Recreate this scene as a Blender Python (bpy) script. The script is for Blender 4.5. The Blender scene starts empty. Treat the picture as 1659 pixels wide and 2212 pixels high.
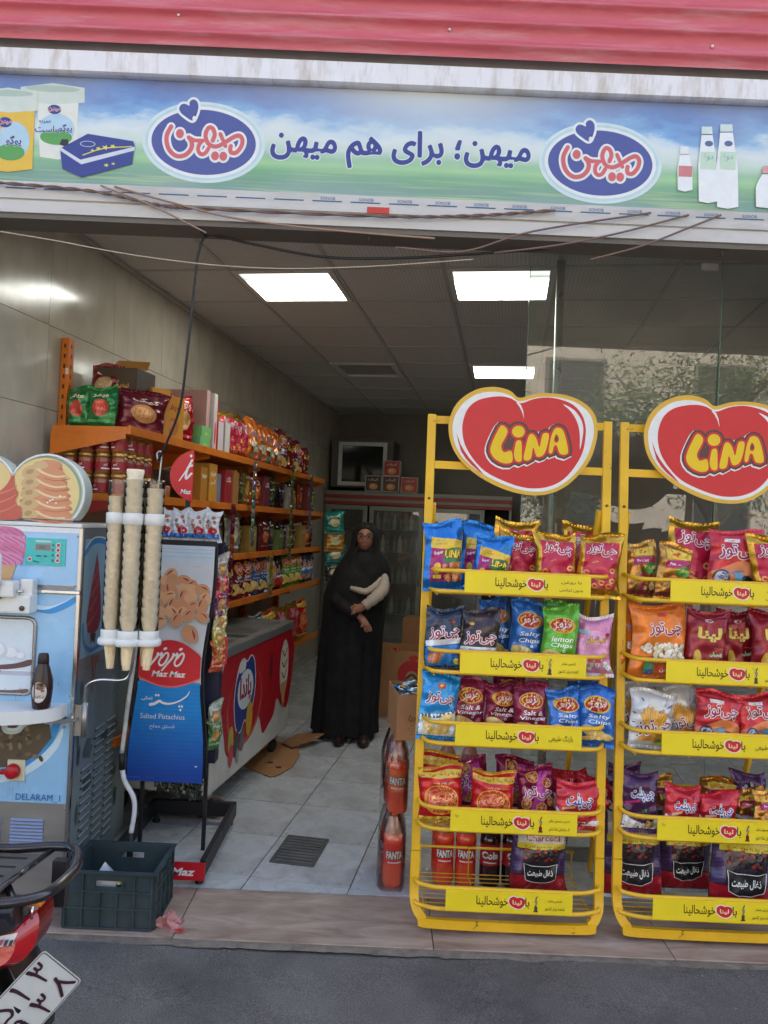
import bpy, bmesh, math, random
import numpy as np
from mathutils import Vector, Matrix, noise
from mathutils.geometry import tessellate_polygon

SC = bpy.context.scene
COL = SC.collection
R = math.radians
pi = math.pi

# ------------------------------------------------------------------ camera
CAM_H, PITCH, ROLL = 1.6, 0.0169, 0.043
cam = bpy.data.cameras.new('camera')
cam.sensor_fit = 'VERTICAL'
cam.sensor_height = 36.0
cam.sensor_width = 27.0
cam.lens = 36.0 * 1661.0 / 2212.0
cam.clip_start = 0.05
cam.clip_end = 2000
cam_o = bpy.data.objects.new('camera', cam)
COL.objects.link(cam_o)
cam_o.matrix_world = Matrix.Translation((0, 0, CAM_H)) @ Matrix.Rotation(pi / 2 + PITCH, 4, 'X') @ Matrix.Rotation(ROLL, 4, 'Z')
SC.camera = cam_o

# ------------------------------------------------------------------ sky, sun, exposure
SUN_EL, SUN_AZ = R(50), R(35)          # azimuth clockwise from +Y: behind the building, to the right
world = bpy.data.worlds.new('World')
SC.world = world
world.use_nodes = True
wn = world.node_tree.nodes
wl = world.node_tree.links
sky = wn.new('ShaderNodeTexSky')
sky.sky_type = 'NISHITA'
sky.sun_disc = False
sky.sun_elevation = SUN_EL
sky.sun_rotation = SUN_AZ
sky.air_density = 1.0
sky.dust_density = 4.0
sky.ozone_density = 0.6
wn['Background'].inputs['Strength'].default_value = 0.13
wl.new(sky.outputs[0], wn['Background'].inputs['Color'])
sun = bpy.data.lights.new('sun', 'SUN')
sun.energy = 4.0
sun.angle = R(0.5)
sun.color = (1.0, 0.95, 0.87)
sun_o = bpy.data.objects.new('sun', sun)
COL.objects.link(sun_o)
sd = Vector((math.sin(SUN_AZ) * math.cos(SUN_EL), math.cos(SUN_AZ) * math.cos(SUN_EL), math.sin(SUN_EL)))
sun_o.rotation_euler = sd.to_track_quat('Z', 'Y').to_euler()
sun_o.location = sd * 40
SC.view_settings.view_transform = 'Standard'
SC.view_settings.look = 'None'
SC.view_settings.gamma = 1.0
SC.view_settings.use_curve_mapping = False
SC.view_settings.exposure = 2.15
SC.cycles.use_denoising = True
SC.cycles.max_bounces = 6
SC.cycles.transparent_max_bounces = 16
SC.cycles.caustics_reflective = False
SC.cycles.caustics_refractive = False
SC.cycles.sample_clamp_indirect = 6.0

# the shop's own axes: u across (right), d into the shop
ANG = math.atan(270 / 1661)
UX = Vector((math.cos(ANG), -math.sin(ANG), 0))
DX = Vector((math.sin(ANG), math.cos(ANG), 0))
def W(u, d, z=0.0):
    return UX * u + DX * d + Vector((0, 0, z))
def shop(o, u, d, z=0.0, rz=0.0):
    o.location = W(u, d, z)
    o.rotation_euler = (0, 0, -ANG + rz)
    return o

# ------------------------------------------------------------------ materials
def lin(c):
    if isinstance(c, str):
        c = tuple(int(c[i:i + 2], 16) for i in (0, 2, 4))
    o = []
    for x in c[:3]:
        x = x / 255.0
        o.append(x / 12.92 if x <= 0.04045 else ((x + 0.055) / 1.055) ** 2.4)
    return (o[0], o[1], o[2], 1.0)
MATS = {}
def mat(col, rough=0.5, metal=0.0, var=0.10, scale=9.0, bump=0.0, bscale=60.0, coat=0.0, trans=0.0, emit=0.0, ior=1.45, alpha=1.0, dirt=None, dscale=3.0, damt=0.5, stretch=None, spec=0.5, crease=0.0, dlo=0.48):
    key = (str(col), rough, metal, var, scale, bump, bscale, coat, trans, emit, alpha, str(dirt), dscale, damt, str(stretch), spec, crease, dlo)
    if key in MATS:
        return MATS[key]
    m = bpy.data.materials.new('surface_%d' % len(MATS))
    m.use_nodes = True
    nt = m.node_tree
    N, L = nt.nodes, nt.links
    b = N['Principled BSDF']
    c = lin(col)
    b.inputs['Base Color'].default_value = c
    b.inputs['Roughness'].default_value = rough
    b.inputs['Metallic'].default_value = metal
    b.inputs['IOR'].default_value = ior
    b.inputs['Specular IOR Level'].default_value = spec
    if coat:
        b.inputs['Coat Weight'].default_value = coat
        b.inputs['Coat Roughness'].default_value = 0.15
    if trans:
        b.inputs['Transmission Weight'].default_value = trans
    if alpha < 1:
        b.inputs['Alpha'].default_value = alpha
    if emit:
        b.inputs['Emission Color'].default_value = c
        b.inputs['Emission Strength'].default_value = emit
    if var or bump or dirt:
        tc = N.new('ShaderNodeTexCoord')
        src = tc.outputs['Object']
        if stretch:
            mp = N.new('ShaderNodeMapping')
            mp.inputs['Scale'].default_value = stretch
            L.new(src, mp.inputs['Vector'])
            src = mp.outputs[0]
    if var:
        nz = N.new('ShaderNodeTexNoise')
        nz.inputs['Scale'].default_value = scale
        nz.inputs['Detail'].default_value = 5
        nz.inputs['Roughness'].default_value = 0.62
        L.new(src, nz.inputs['Vector'])
        mr = N.new('ShaderNodeMapRange')
        mr.inputs['From Min'].default_value = 0.28
        mr.inputs['From Max'].default_value = 0.72
        mr.inputs['To Min'].default_value = 1 - var
        mr.inputs['To Max'].default_value = 1 + var
        L.new(nz.outputs['Fac'], mr.inputs['Value'])
        mx = N.new('ShaderNodeMix')
        mx.data_type = 'RGBA'
        mx.blend_type = 'MULTIPLY'
        mx.inputs['Factor'].default_value = 1.0
        mx.inputs['A'].default_value = c
        L.new(mr.outputs[0], mx.inputs['B'])
        outc = mx.outputs['Result']
        if dirt:
            n2 = N.new('ShaderNodeTexNoise')
            n2.inputs['Scale'].default_value = dscale
            n2.inputs['Detail'].default_value = 8
            n2.inputs['Roughness'].default_value = 0.7
            L.new(src, n2.inputs['Vector'])
            r2 = N.new('ShaderNodeMapRange')
            r2.inputs['From Min'].default_value = dlo
            r2.inputs['From Max'].default_value = min(.95, dlo + .2) if dlo < .55 else dlo + .03
            r2.inputs['To Max'].default_value = damt
            L.new(n2.outputs['Fac'], r2.inputs['Value'])
            m2 = N.new('ShaderNodeMix')
            m2.data_type = 'RGBA'
            m2.inputs['B'].default_value = lin(dirt)
            L.new(r2.outputs[0], m2.inputs['Factor'])
            L.new(outc, m2.inputs['A'])
            outc = m2.outputs['Result']
        L.new(outc, b.inputs['Base Color'])
        rr = N.new('ShaderNodeMapRange')
        rr.inputs['From Min'].default_value = 0.3
        rr.inputs['From Max'].default_value = 0.7
        rr.inputs['To Min'].default_value = max(0.02, rough * 0.8)
        rr.inputs['To Max'].default_value = min(1, rough * 1.25)
        L.new(nz.outputs['Fac'], rr.inputs['Value'])
        L.new(rr.outputs[0], b.inputs['Roughness'])
    if bump:
        n3 = N.new('ShaderNodeTexNoise')
        if crease:
            n3.noise_type = 'RIDGED_MULTIFRACTAL'
        n3.inputs['Scale'].default_value = bscale
        n3.inputs['Detail'].default_value = 4
        L.new(src, n3.inputs['Vector'])
        bp = N.new('ShaderNodeBump')
        bp.inputs['Strength'].default_value = bump
        bp.inputs['Distance'].default_value = 0.004 if crease else 0.01
        L.new(n3.outputs['Fac'], bp.inputs['Height'])
        L.new(bp.outputs[0], b.inputs['Normal'])
    MATS[key] = m
    return m

def ink(col, rough=0.4, metal=0.0):
    return mat(col, rough=rough, metal=metal, var=0.05, scale=25)

# ------------------------------------------------------------------ mesh gatherer
class G:
    def __init__(s):
        s.v = []; s.f = []; s.m = []; s.sm = []; s.mats = []
    def mi(s, m):
        if m not in s.mats:
            s.mats.append(m)
        return s.mats.index(m)
    def add(s, vs, fs, m, smooth=False):
        k = len(s.v)
        s.v.extend([tuple(v) for v in vs])
        i = s.mi(m)
        for f in fs:
            s.f.append([k + a for a in f]); s.m.append(i); s.sm.append(smooth)
        return s
    def box(s, c, size, m, rot=None, bev=0.0):
        x, y, z = (a / 2 for a in size)
        vs = [Vector((i * x, j * y, k * z)) for i in (-1, 1) for j in (-1, 1) for k in (-1, 1)]
        fs = [(0, 1, 3, 2), (4, 6, 7, 5), (0, 4, 5, 1), (2, 3, 7, 6), (0, 2, 6, 4), (1, 5, 7, 3)]
        if bev:
            b = bmesh.new()
            bv = [b.verts.new(v) for v in vs]
            for f in fs:
                b.faces.new([bv[i] for i in f])
            bmesh.ops.bevel(b, geom=list(b.edges), offset=bev, segments=2, affect='EDGES', profile=0.6)
            b.verts.index_update()
            vs = [v.co.copy() for v in b.verts]
            fs = [[v.index for v in f.verts] for f in b.faces]
            b.free()
        if rot is not None:
            rm = rot if isinstance(rot, Matrix) else Matrix.Rotation(rot, 3, 'Z')
            vs = [rm @ v for v in vs]
        c = Vector(c)
        return s.add([v + c for v in vs], fs, m)
    def bb(s, x0, x1, y0, y1, z0, z1, m, bev=0.0):
        return s.box(((x0 + x1) / 2, (y0 + y1) / 2, (z0 + z1) / 2), (x1 - x0, y1 - y0, z1 - z0), m, bev=bev)
    def tube(s, path, r, m, n=10, closed=False, cap=True, square=False):
        P = [Vector(p) for p in path]
        k = len(P)
        rs = r if isinstance(r, (list, tuple)) else [r] * k
        T = []
        for i in range(k):
            if closed:
                t = P[(i + 1) % k] - P[i - 1]
            else:
                t = P[min(i + 1, k - 1)] - P[max(i - 1, 0)]
            T.append(t.normalized())
        up = Vector((0, 0, 1)) if abs(T[0].z) < 0.9 else Vector((1, 0, 0))
        nn = (up - T[0] * up.dot(T[0])).normalized()
        vs = []; fs = []
        for i in range(k):
            nn = (nn - T[i] * nn.dot(T[i])).normalized()
            bb = T[i].cross(nn)
            for j in range(n):
                a = 2 * pi * j / n + (pi / 4 if n == 4 else 0)
                vs.append(P[i] + (nn * math.cos(a) + bb * math.sin(a)) * rs[i])
        for i in range(k if closed else k - 1):
            for j in range(n):
                a = i * n + j; b2 = i * n + (j + 1) % n
                c2 = ((i + 1) % k) * n + (j + 1) % n; d2 = ((i + 1) % k) * n + j
                fs.append((a, b2, c2, d2))
        if cap and not closed:
            fs.append(list(range(n))[::-1]); fs.append([(k - 1) * n + j for j in range(n)])
        return s.add(vs, fs, m, smooth=(n > 6))
    def lathe(s, prof, m, c=(0, 0, 0), n=24, cap=True, smooth=True, a0=0, a1=2 * pi):
        full = abs(a1 - a0 - 2 * pi) < 1e-6
        vs = []; fs = []
        k = len(prof)
        nn = n if full else n + 1
        for (r, z) in prof:
            for j in range(nn):
                a = a0 + (a1 - a0) * j / n
                vs.append((c[0] + r * math.cos(a), c[1] + r * math.sin(a), c[2] + z))
        for i in range(k - 1):
            for j in range(n):
                j2 = (j + 1) % nn
                fs.append((i * nn + j, i * nn + j2, (i + 1) * nn + j2, (i + 1) * nn + j))
        if cap and full:
            if prof[0][0] > 1e-4: fs.append(list(range(nn))[::-1])
            if prof[-1][0] > 1e-4: fs.append([(k - 1) * nn + j for j in range(nn)])
        return s.add(vs, fs, m, smooth=smooth)
    def prism(s, poly, z0, z1, m, fn=None, m2=None):
        """poly in 2D, extruded z0..z1; fn maps (a,b,h)->xyz"""
        fn = fn or (lambda a, b, h: (a, b, h))
        n = len(poly)
        tr = tessellate_polygon([[Vector((p[0], p[1], 0)) for p in poly]])
        vb = [fn(p[0], p[1], z0) for p in poly]; vt = [fn(p[0], p[1], z1) for p in poly]
        area = sum(poly[i][0] * poly[(i + 1) % n][1] - poly[(i + 1) % n][0] * poly[i][1] for i in range(n))
        s.add(vt, [t if area > 0 else t[::-1] for t in tr], m2 or m)
        s.add(vb, [t[::-1] if area > 0 else t for t in tr], m)
        q = [(i, (i + 1) % n, n + (i + 1) % n, n + i) for i in range(n)]
        return s.add(vb + vt, q if area > 0 else [f[::-1] for f in q], m)
    def mesh(s, name):
        me = bpy.data.meshes.new(name)
        me.from_pydata([tuple(v) for v in s.v], [], s.f)
        for m in s.mats:
            me.materials.append(m)
        if s.f:
            me.polygons.foreach_set('material_index', s.m)
            me.polygons.foreach_set('use_smooth', s.sm)
        me.update()
        return me
    def obj(s, name, parent=None, label=None, cat=None, group=None, kind=None, fixn=True):
        me = s.mesh(name)
        if fixn:
            b = bmesh.new(); b.from_mesh(me)
            bmesh.ops.recalc_face_normals(b, faces=b.faces)
            b.to_mesh(me); b.free()
        return put(name, me, parent, label, cat, group, kind)

def put(name, me, parent=None, label=None, cat=None, group=None, kind=None):
    o = bpy.data.objects.new(name, me)
    COL.objects.link(o)
    if parent is not None:
        o.parent = parent
    if label: o['label'] = label
    if cat: o['category'] = cat
    if group: o['group'] = group
    if kind: o['kind'] = kind
    return o
def thing(name, label, cat, group=None, loc=(0, 0, 0), rz=0.0):
    o = bpy.data.objects.new(name, None)
    COL.objects.link(o)
    o.empty_display_size = 0.1
    o.location = loc
    o.rotation_euler = (0, 0, rz)
    o['label'] = label; o['category'] = cat
    if group: o['group'] = group
    return o
def kids(o):
    return [c for c in COL.objects if c.parent == o]
def copy_tree(o, parent=None, label=None):
    c = o.copy(); COL.objects.link(c); c.parent = parent
    for ch in o.children:
        copy_tree(ch, c)
    if label: c['label'] = label
    return c

def smooth_path(pts, n=6, closed=False):
    P = [Vector(p) for p in pts]
    out = []
    k = len(P)
    for i in range(k if closed else k - 1):
        p0 = P[i - 1] if (closed or i > 0) else P[0] * 2 - P[1]
        p1 = P[i]; p2 = P[(i + 1) % k]
        p3 = P[(i + 2) % k] if (closed or i + 2 < k) else P[-1] * 2 - P[-2]
        for j in range(n):
            t = j / n
            out.append(0.5 * ((2 * p1) + (p2 - p0) * t + (2 * p0 - 5 * p1 + 4 * p2 - p3) * t * t + (3 * p1 - p0 - 3 * p2 + p3) * t ** 3))
    if not closed:
        out.append(P[-1])
    return out

def clip_poly(poly, f):
    """keep the part of a 2D polygon where f(p) >= 0 (f linear)"""
    out = []
    n = len(poly)
    for i in range(n):
        a = poly[i]; b = poly[(i + 1) % n]
        fa = f(a); fb = f(b)
        if fa >= 0: out.append(a)
        if fa * fb < 0:
            t = fa / (fa - fb)
            out.append((a[0] + (b[0] - a[0]) * t, a[1] + (b[1] - a[1]) * t))
    return out

# ------------------------------------------------------------------ flat print: shapes, strokes and lettering laid on a surface
FORMS = {}
for ch, base, n in [('ا', 0xFE8D, 2), ('آ', 0xFE81, 2), ('ب', 0xFE8F, 4), ('ت', 0xFE95, 4), ('ج', 0xFE9D, 4), ('ح', 0xFEA1, 4), ('خ', 0xFEA5, 4), ('د', 0xFEA9, 2), ('ذ', 0xFEAB, 2), ('ر', 0xFEAD, 2), ('ز', 0xFEAF, 2), ('س', 0xFEB1, 4), ('ش', 0xFEB5, 4), ('ص', 0xFEB9, 4), ('ط', 0xFEC1, 4), ('ع', 0xFEC9, 4), ('غ', 0xFECD, 4), ('ف', 0xFED1, 4), ('ق', 0xFED5, 4), ('ک', 0xFB8E, 4), ('گ', 0xFB92, 4), ('پ', 0xFB56, 4), ('چ', 0xFB7A, 4), ('ل', 0xFEDD, 4), ('م', 0xFEE1, 4), ('ن', 0xFEE5, 4), ('ه', 0xFEE9, 4), ('و', 0xFEED, 2), ('ی', 0xFBFC, 4)]:
    FORMS[ch] = (base, n)
def shape_fa(s):
    out = []
    i = 0
    prev = False
    while i < len(s):
        ch = s[i]
        if ch == '\u200c':
            prev = False; i += 1; continue
        if ch not in FORMS:
            out.append(ch); prev = False; i += 1; continue
        if ch == 'ل' and i + 1 < len(s) and s[i + 1] == 'ا':
            out.append(chr(0xFEFC if prev else 0xFEFB)); prev = False; i += 2; continue
        base, n = FORMS[ch]
        nxt = n == 4 and i + 1 < len(s) and s[i + 1] in FORMS
        if prev and nxt: o = 3
        elif prev: o = 1
        elif nxt: o = 2
        else: o = 0
        out.append(chr(base + o))
        prev = n == 4
        i += 1
    return ''.join(out[::-1])
def has_fa(s):
    return any(c in FORMS for c in s)
TXT = {}
def text_tris(s, bold=0.0, shear=0.0):
    key = (s, round(bold, 4), shear)
    if key in TXT:
        return TXT[key]
    c = bpy.data.curves.new('lettering', 'FONT')
    c.body = shape_fa(s) if has_fa(s) else s
    c.size = 1.0
    c.resolution_u = 2
    c.offset = bold
    c.shear = shear
    o = bpy.data.objects.new('lettering', c)
    COL.objects.link(o)
    bpy.context.view_layer.update()
    me = bpy.data.meshes.new_from_object(o.evaluated_get(bpy.context.evaluated_depsgraph_get()))
    me.calc_loop_triangles()
    V = np.array([v.co[:2] for v in me.vertices]) if len(me.vertices) else np.zeros((0, 2))
    T = np.array([t.vertices[:] for t in me.loop_triangles], dtype=int).reshape(-1, 3)
    # islands, so that joined letters that overlap can sit at hair-thin different heights
    par = list(range(len(V)))
    def find(a):
        while par[a] != a:
            par[a] = par[par[a]]; a = par[a]
        return a
    for t in T:
        a, b, d = find(t[0]), find(t[1]), find(t[2])
        par[b] = a; par[find(d)] = a
    roots = {}
    isl = np.array([roots.setdefault(find(t[0]), len(roots)) for t in T], dtype=int)
    bpy.data.objects.remove(o); bpy.data.curves.remove(c); bpy.data.meshes.remove(me)
    tri = V[T] if len(T) else np.zeros((0, 3, 2))
    TXT[key] = (tri, isl)
    return TXT[key]

class Art:
    STEP = 0.00012
    def __init__(s):
        s.L = []           # (tris Nx3x2, lift per tri, material)
        s.k = 0
    def tris(s, t, m, lift=None):
        t = np.asarray(t, float).reshape(-1, 3, 2)
        if len(t) == 0: return s
        s.k += 1
        base = np.full(len(t), s.k * s.STEP)
        if lift is not None: base = base + lift
        s.L.append((t, base, m))
        return s
    def poly(s, pts, m, smooth=0):
        if smooth:
            pts = [(p.x, p.y) for p in smooth_path([(p[0], p[1], 0) for p in pts], smooth, closed=True)]
        tr = tessellate_polygon([[Vector((p[0], p[1], 0)) for p in pts]])
        return s.tris([[pts[i] for i in t] for t in tr], m)
    def rect(s, x0, x1, y0, y1, m):
        return s.poly([(x0, y0), (x1, y0), (x1, y1), (x0, y1)], m)
    def ell(s, cx, cy, rx, ry, m, rot=0.0, n=28):
        c, q = math.cos(rot), math.sin(rot)
        P = [(cx + rx * math.cos(2 * pi * i / n) * c - ry * math.sin(2 * pi * i / n) * q, cy + rx * math.cos(2 * pi * i / n) * q + ry * math.sin(2 * pi * i / n) * c) for i in range(n)]
        return s.tris([[(cx, cy), P[i], P[(i + 1) % n]] for i in range(n)], m)
    def stroke(s, pts, w, m, smooth=5, closed=False, w1=None):
        P = smooth_path([(p[0], p[1], 0) for p in pts], smooth, closed) if smooth else [Vector((p[0], p[1], 0)) for p in pts]
        k = len(P)
        Lf = []; Rt = []
        for i in range(k):
            t = (P[(i + 1) % k] - P[i - 1]) if closed else (P[min(i + 1, k - 1)] - P[max(i - 1, 0)])
            t = t.normalized() if t.length > 1e-9 else Vector((1, 0, 0))
            ww = w if w1 is None else w + (w1 - w) * i / (k - 1)
            nrm = Vector((-t.y, t.x, 0)) * ww / 2
            Lf.append(P[i] + nrm); Rt.append(P[i] - nrm)
        T = []; lift = []
        for i in range(k if closed else k - 1):
            j = (i + 1) % k
            T += [[Lf[i][:2], Rt[i][:2], Rt[j][:2]], [Lf[i][:2], Rt[j][:2], Lf[j][:2]]]
            lift += [i * 2e-6] * 2
        if not closed:
            for e, (c, ww) in enumerate(((P[0], w), (P[-1], w if w1 is None else w1))):
                n = 10
                Q = [(c.x + ww / 2 * math.cos(2 * pi * a / n), c.y + ww / 2 * math.sin(2 * pi * a / n)) for a in range(n)]
                T += [[(c.x, c.y), Q[a], Q[(a + 1) % n]] for a in range(n)]
                lift += [-1.2e-5 * (e + 1)] * n
        return s.tris(T, m, np.array(lift))
    def text(s, txt, cx, cy, h, m, bold=0.0, rot=0.0, w=None, shear=0.0, align='C', outline=None, fat=None):
        """h: height of the lettering's box in metres; w: squeeze to this width; outline: list of (extra, material)"""
        t0, _isl0 = text_tris(txt, 0 if fat is not None else bold, shear)
        if len(t0) == 0: return s
        lo = t0.reshape(-1, 2).min(0); hi = t0.reshape(-1, 2).max(0)
        sy = h / (hi[1] - lo[1])
        sx = sy if w is None else w / (hi[0] - lo[0])
        mid = (lo + hi) / 2
        if align == 'L': mid[0] = lo[0]
        if align == 'R': mid[0] = hi[0]
        c, q = math.cos(rot), math.sin(rot)
        if fat is not None:        # thick lettering: the same letters laid a few times, slightly shifted
            em = sy * .62
            for fi, (rad, mm) in enumerate([(fat + ex, m2) for ex, m2 in (outline or [])] + [(fat, m)]):
                n = 8
                for k in range(n):
                    u = (t0 - mid) * np.array([sx, sy]) + np.array([math.cos(2 * pi * k / n), math.sin(2 * pi * k / n)]) * rad * em
                    v = np.stack([u[..., 0] * c - u[..., 1] * q + cx, u[..., 0] * q + u[..., 1] * c + cy], -1)
                    s.k -= 1 if k else 0
                    s.tris(v, mm, (_isl0 % 7) * 1.2e-5 + k * 1.1e-5)
            return s
        for ex, mm in list(outline or []) + [(0, m)]:
            t, isl = text_tris(txt, bold + ex, shear)
            u = (t - mid) * np.array([sx, sy])
            v = np.stack([u[..., 0] * c - u[..., 1] * q + cx, u[..., 0] * q + u[..., 1] * c + cy], -1)
            s.tris(v, mm, (isl % 7) * 1.2e-5)
        return s
    def xform(s, dx=0, dy=0, k=1.0, rot=0.0, kx=None):
        c, q = math.cos(rot), math.sin(rot)
        kx = k if kx is None else kx
        s.L = [(np.stack([t[..., 0] * kx * c - t[..., 1] * k * q + dx, t[..., 0] * kx * q + t[..., 1] * k * c + dy], -1), l, m) for t, l, m in s.L]
        return s
    def join(s, o):
        for t, l, m in o.L:
            s.L.append((t, l + s.k * s.STEP, m))
        s.k += o.k
        return s
    def onto(s, g, fn, lift=0.0008, maxlen=None, clip=None):
        """fn(a, b, h) arrays -> Nx3 points"""
        for t, l, m in s.L:
            if clip is not None:
                x0, x1, y0, y1 = clip
                cen = t.mean(1)
                ok = (cen[:, 0] > x0) & (cen[:, 0] < x1) & (cen[:, 1] > y0) & (cen[:, 1] < y1)
            if maxlen:
                for _ in range(9):
                    e = np.stack([np.linalg.norm(t[:, 1] - t[:, 0], axis=1), np.linalg.norm(t[:, 2] - t[:, 1], axis=1), np.linalg.norm(t[:, 0] - t[:, 2], axis=1)], 1)
                    big = e.max(1) > maxlen
                    if not big.any(): break
                    k = e[big].argmax(1)
                    tb = t[big]; n = np.arange(len(tb))
                    a = tb[n, k]; b = tb[n, (k + 1) % 3]; c = tb[n, (k + 2) % 3]
                    mid = (a + b) / 2
                    t = np.concatenate([t[~big], np.stack([a, mid, c], 1), np.stack([mid, b, c], 1)])
                    l = np.concatenate([l[~big], l[big], l[big]])
            if clip is not None:
                cen = t.mean(1)
                ok = (cen[:, 0] > x0) & (cen[:, 0] < x1) & (cen[:, 1] > y0) & (cen[:, 1] < y1)
                t = t[ok]; l = l[ok]
                if len(t) == 0: continue
                t = np.stack([t[..., 0].clip(x0, x1), t[..., 1].clip(y0, y1)], -1)
            flat = t.reshape(-1, 2)
            h = np.repeat(l, 3) + lift
            p = fn(flat[:, 0], flat[:, 1], h)
            # keep faces pointing outwards (counter-clockwise in a,b)
            ar = (t[:, 1, 0] - t[:, 0, 0]) * (t[:, 2, 1] - t[:, 0, 1]) - (t[:, 2, 0] - t[:, 0, 0]) * (t[:, 1, 1] - t[:, 0, 1])
            f = [(3 * i, 3 * i + 1, 3 * i + 2) if ar[i] >= 0 else (3 * i, 3 * i + 2, 3 * i + 1) for i in range(len(t)) if abs(ar[i]) > 1e-12]
            g.add(p.tolist(), f, m)
        return g
def front(y=0.0):
    """a flat face looking towards -Y: a -> x, b -> z"""
    return lambda a, b, h: np.stack([a, np.full_like(a, y) - h, b], -1)
def facing(o, ax, ay):
    o = np.array(o, float); ax = np.array(ax, float); ay = np.array(ay, float)
    n = np.cross(ax, ay); n /= np.linalg.norm(n)
    return lambda a, b, h: o + a[:, None] * ax + b[:, None] * ay + h[:, None] * n
# ================================================================== the setting
random.seed(7)
rnd = random.Random(11)

def veined(col1, col2, scale=(1.2, 9, 9), rough=0.45, joint=None):
    """stone: long streaks of two tones"""
    m = bpy.data.materials.new('stone')
    m.use_nodes = True
    N, L = m.node_tree.nodes, m.node_tree.links
    b = N['Principled BSDF']
    tc = N.new('ShaderNodeTexCoord')
    oi = N.new('ShaderNodeObjectInfo')
    va = N.new('ShaderNodeVectorMath'); va.operation = 'ADD'
    sc2 = N.new('ShaderNodeVectorMath'); sc2.operation = 'SCALE'; sc2.inputs['Scale'].default_value = 9.0
    cb = N.new('ShaderNodeCombineXYZ')
    for i in range(3): L.new(oi.outputs['Random'], cb.inputs[i])
    L.new(cb.outputs[0], sc2.inputs[0])
    L.new(tc.outputs['Object'], va.inputs[0]); L.new(sc2.outputs[0], va.inputs[1])
    mp = N.new('ShaderNodeMapping'); mp.inputs['Scale'].default_value = scale
    L.new(va.outputs[0], mp.inputs['Vector'])
    n1 = N.new('ShaderNodeTexNoise'); n1.inputs['Scale'].default_value = 2.2; n1.inputs['Detail'].default_value = 9; n1.inputs['Roughness'].default_value = 0.65; n1.inputs['Distortion'].default_value = 0.6
    L.new(mp.outputs[0], n1.inputs['Vector'])
    cr = N.new('ShaderNodeValToRGB')
    cr.color_ramp.elements[0].position = 0.32; cr.color_ramp.elements[0].color = lin(col1)
    cr.color_ramp.elements[1].position = 0.7; cr.color_ramp.elements[1].color = lin(col2)
    L.new(n1.outputs['Fac'], cr.inputs[0])
    n2 = N.new('ShaderNodeTexNoise'); n2.inputs['Scale'].default_value = 5; n2.inputs['Detail'].default_value = 8
    L.new(tc.outputs['Object'], n2.inputs['Vector'])
    mr = N.new('ShaderNodeMapRange'); mr.inputs['From Min'].default_value = 0.3; mr.inputs['From Max'].default_value = 0.7; mr.inputs['To Min'].default_value = 0.92; mr.inputs['To Max'].default_value = 1.05
    L.new(n2.outputs['Fac'], mr.inputs['Value'])
    mx = N.new('ShaderNodeMix'); mx.data_type = 'RGBA'; mx.blend_type = 'MULTIPLY'; mx.inputs['Factor'].default_value = 1
    L.new(cr.outputs[0], mx.inputs['A']); L.new(mr.outputs[0], mx.inputs['B'])
    L.new(mx.outputs['Result'], b.inputs['Base Color'])
    r2 = N.new('ShaderNodeMapRange'); r2.inputs['From Min'].default_value = 0.3; r2.inputs['From Max'].default_value = 0.7; r2.inputs['To Min'].default_value = rough * 0.75; r2.inputs['To Max'].default_value = rough * 1.3
    L.new(n2.outputs['Fac'], r2.inputs['Value']); L.new(r2.outputs[0], b.inputs['Roughness'])
    return m

# ---- street
def asphalt():
    m = mat((110, 106, 102), rough=0.85, var=0.28, scale=2.6, bump=0.9, bscale=190, dirt=(72, 70, 70), dscale=2.1, damt=0.6).copy()
    N, L = m.node_tree.nodes, m.node_tree.links
    tc = [n for n in N if n.type == 'TEX_COORD'][0]
    b = N['Principled BSDF']
    src = b.inputs['Base Color'].links[0].from_socket
    n = N.new('ShaderNodeTexNoise'); n.inputs['Scale'].default_value = 230; n.inputs['Detail'].default_value = 2
    L.new(tc.outputs['Object'], n.inputs['Vector'])
    r = N.new('ShaderNodeMapRange'); r.inputs['From Min'].default_value = 0.35; r.inputs['From Max'].default_value = 0.68; r.inputs['To Min'].default_value = 0.62; r.inputs['To Max'].default_value = 1.4
    L.new(n.outputs['Fac'], r.inputs['Value'])
    mx = N.new('ShaderNodeMix'); mx.data_type = 'RGBA'; mx.blend_type = 'MULTIPLY'; mx.inputs['Factor'].default_value = 1
    L.new(src, mx.inputs['A']); L.new(r.outputs[0], mx.inputs['B'])
    # fine cracks
    v = N.new('ShaderNodeTexVoronoi'); v.feature = 'DISTANCE_TO_EDGE'; v.inputs['Scale'].default_value = 1.9
    wv = N.new('ShaderNodeTexNoise'); wv.inputs['Scale'].default_value = 3.0; wv.inputs['Detail'].default_value = 5
    L.new(tc.outputs['Object'], wv.inputs['Vector'])
    mi = N.new('ShaderNodeMix'); mi.data_type = 'RGBA'; mi.inputs['Factor'].default_value = 0.35
    L.new(tc.outputs['Object'], mi.inputs['A']); L.new(wv.outputs['Color'], mi.inputs['B'])
    L.new(mi.outputs['Result'], v.inputs['Vector'])
    cr = N.new('ShaderNodeMapRange'); cr.inputs['From Min'].default_value = 0.0; cr.inputs['From Max'].default_value = 0.006; cr.inputs['To Min'].default_value = 0.62; cr.inputs['To Max'].default_value = 1.0
    L.new(v.outputs['Distance'], cr.inputs['Value'])
    m2 = N.new('ShaderNodeMix'); m2.data_type = 'RGBA'; m2.blend_type = 'MULTIPLY'; m2.inputs['Factor'].default_value = 0.7
    L.new(mx.outputs['Result'], m2.inputs['A']); L.new(cr.outputs[0], m2.inputs['B'])
    L.new(m2.outputs['Result'], b.inputs['Base Color'])
    return m
M_ASPH = asphalt()
g = G()
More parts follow.
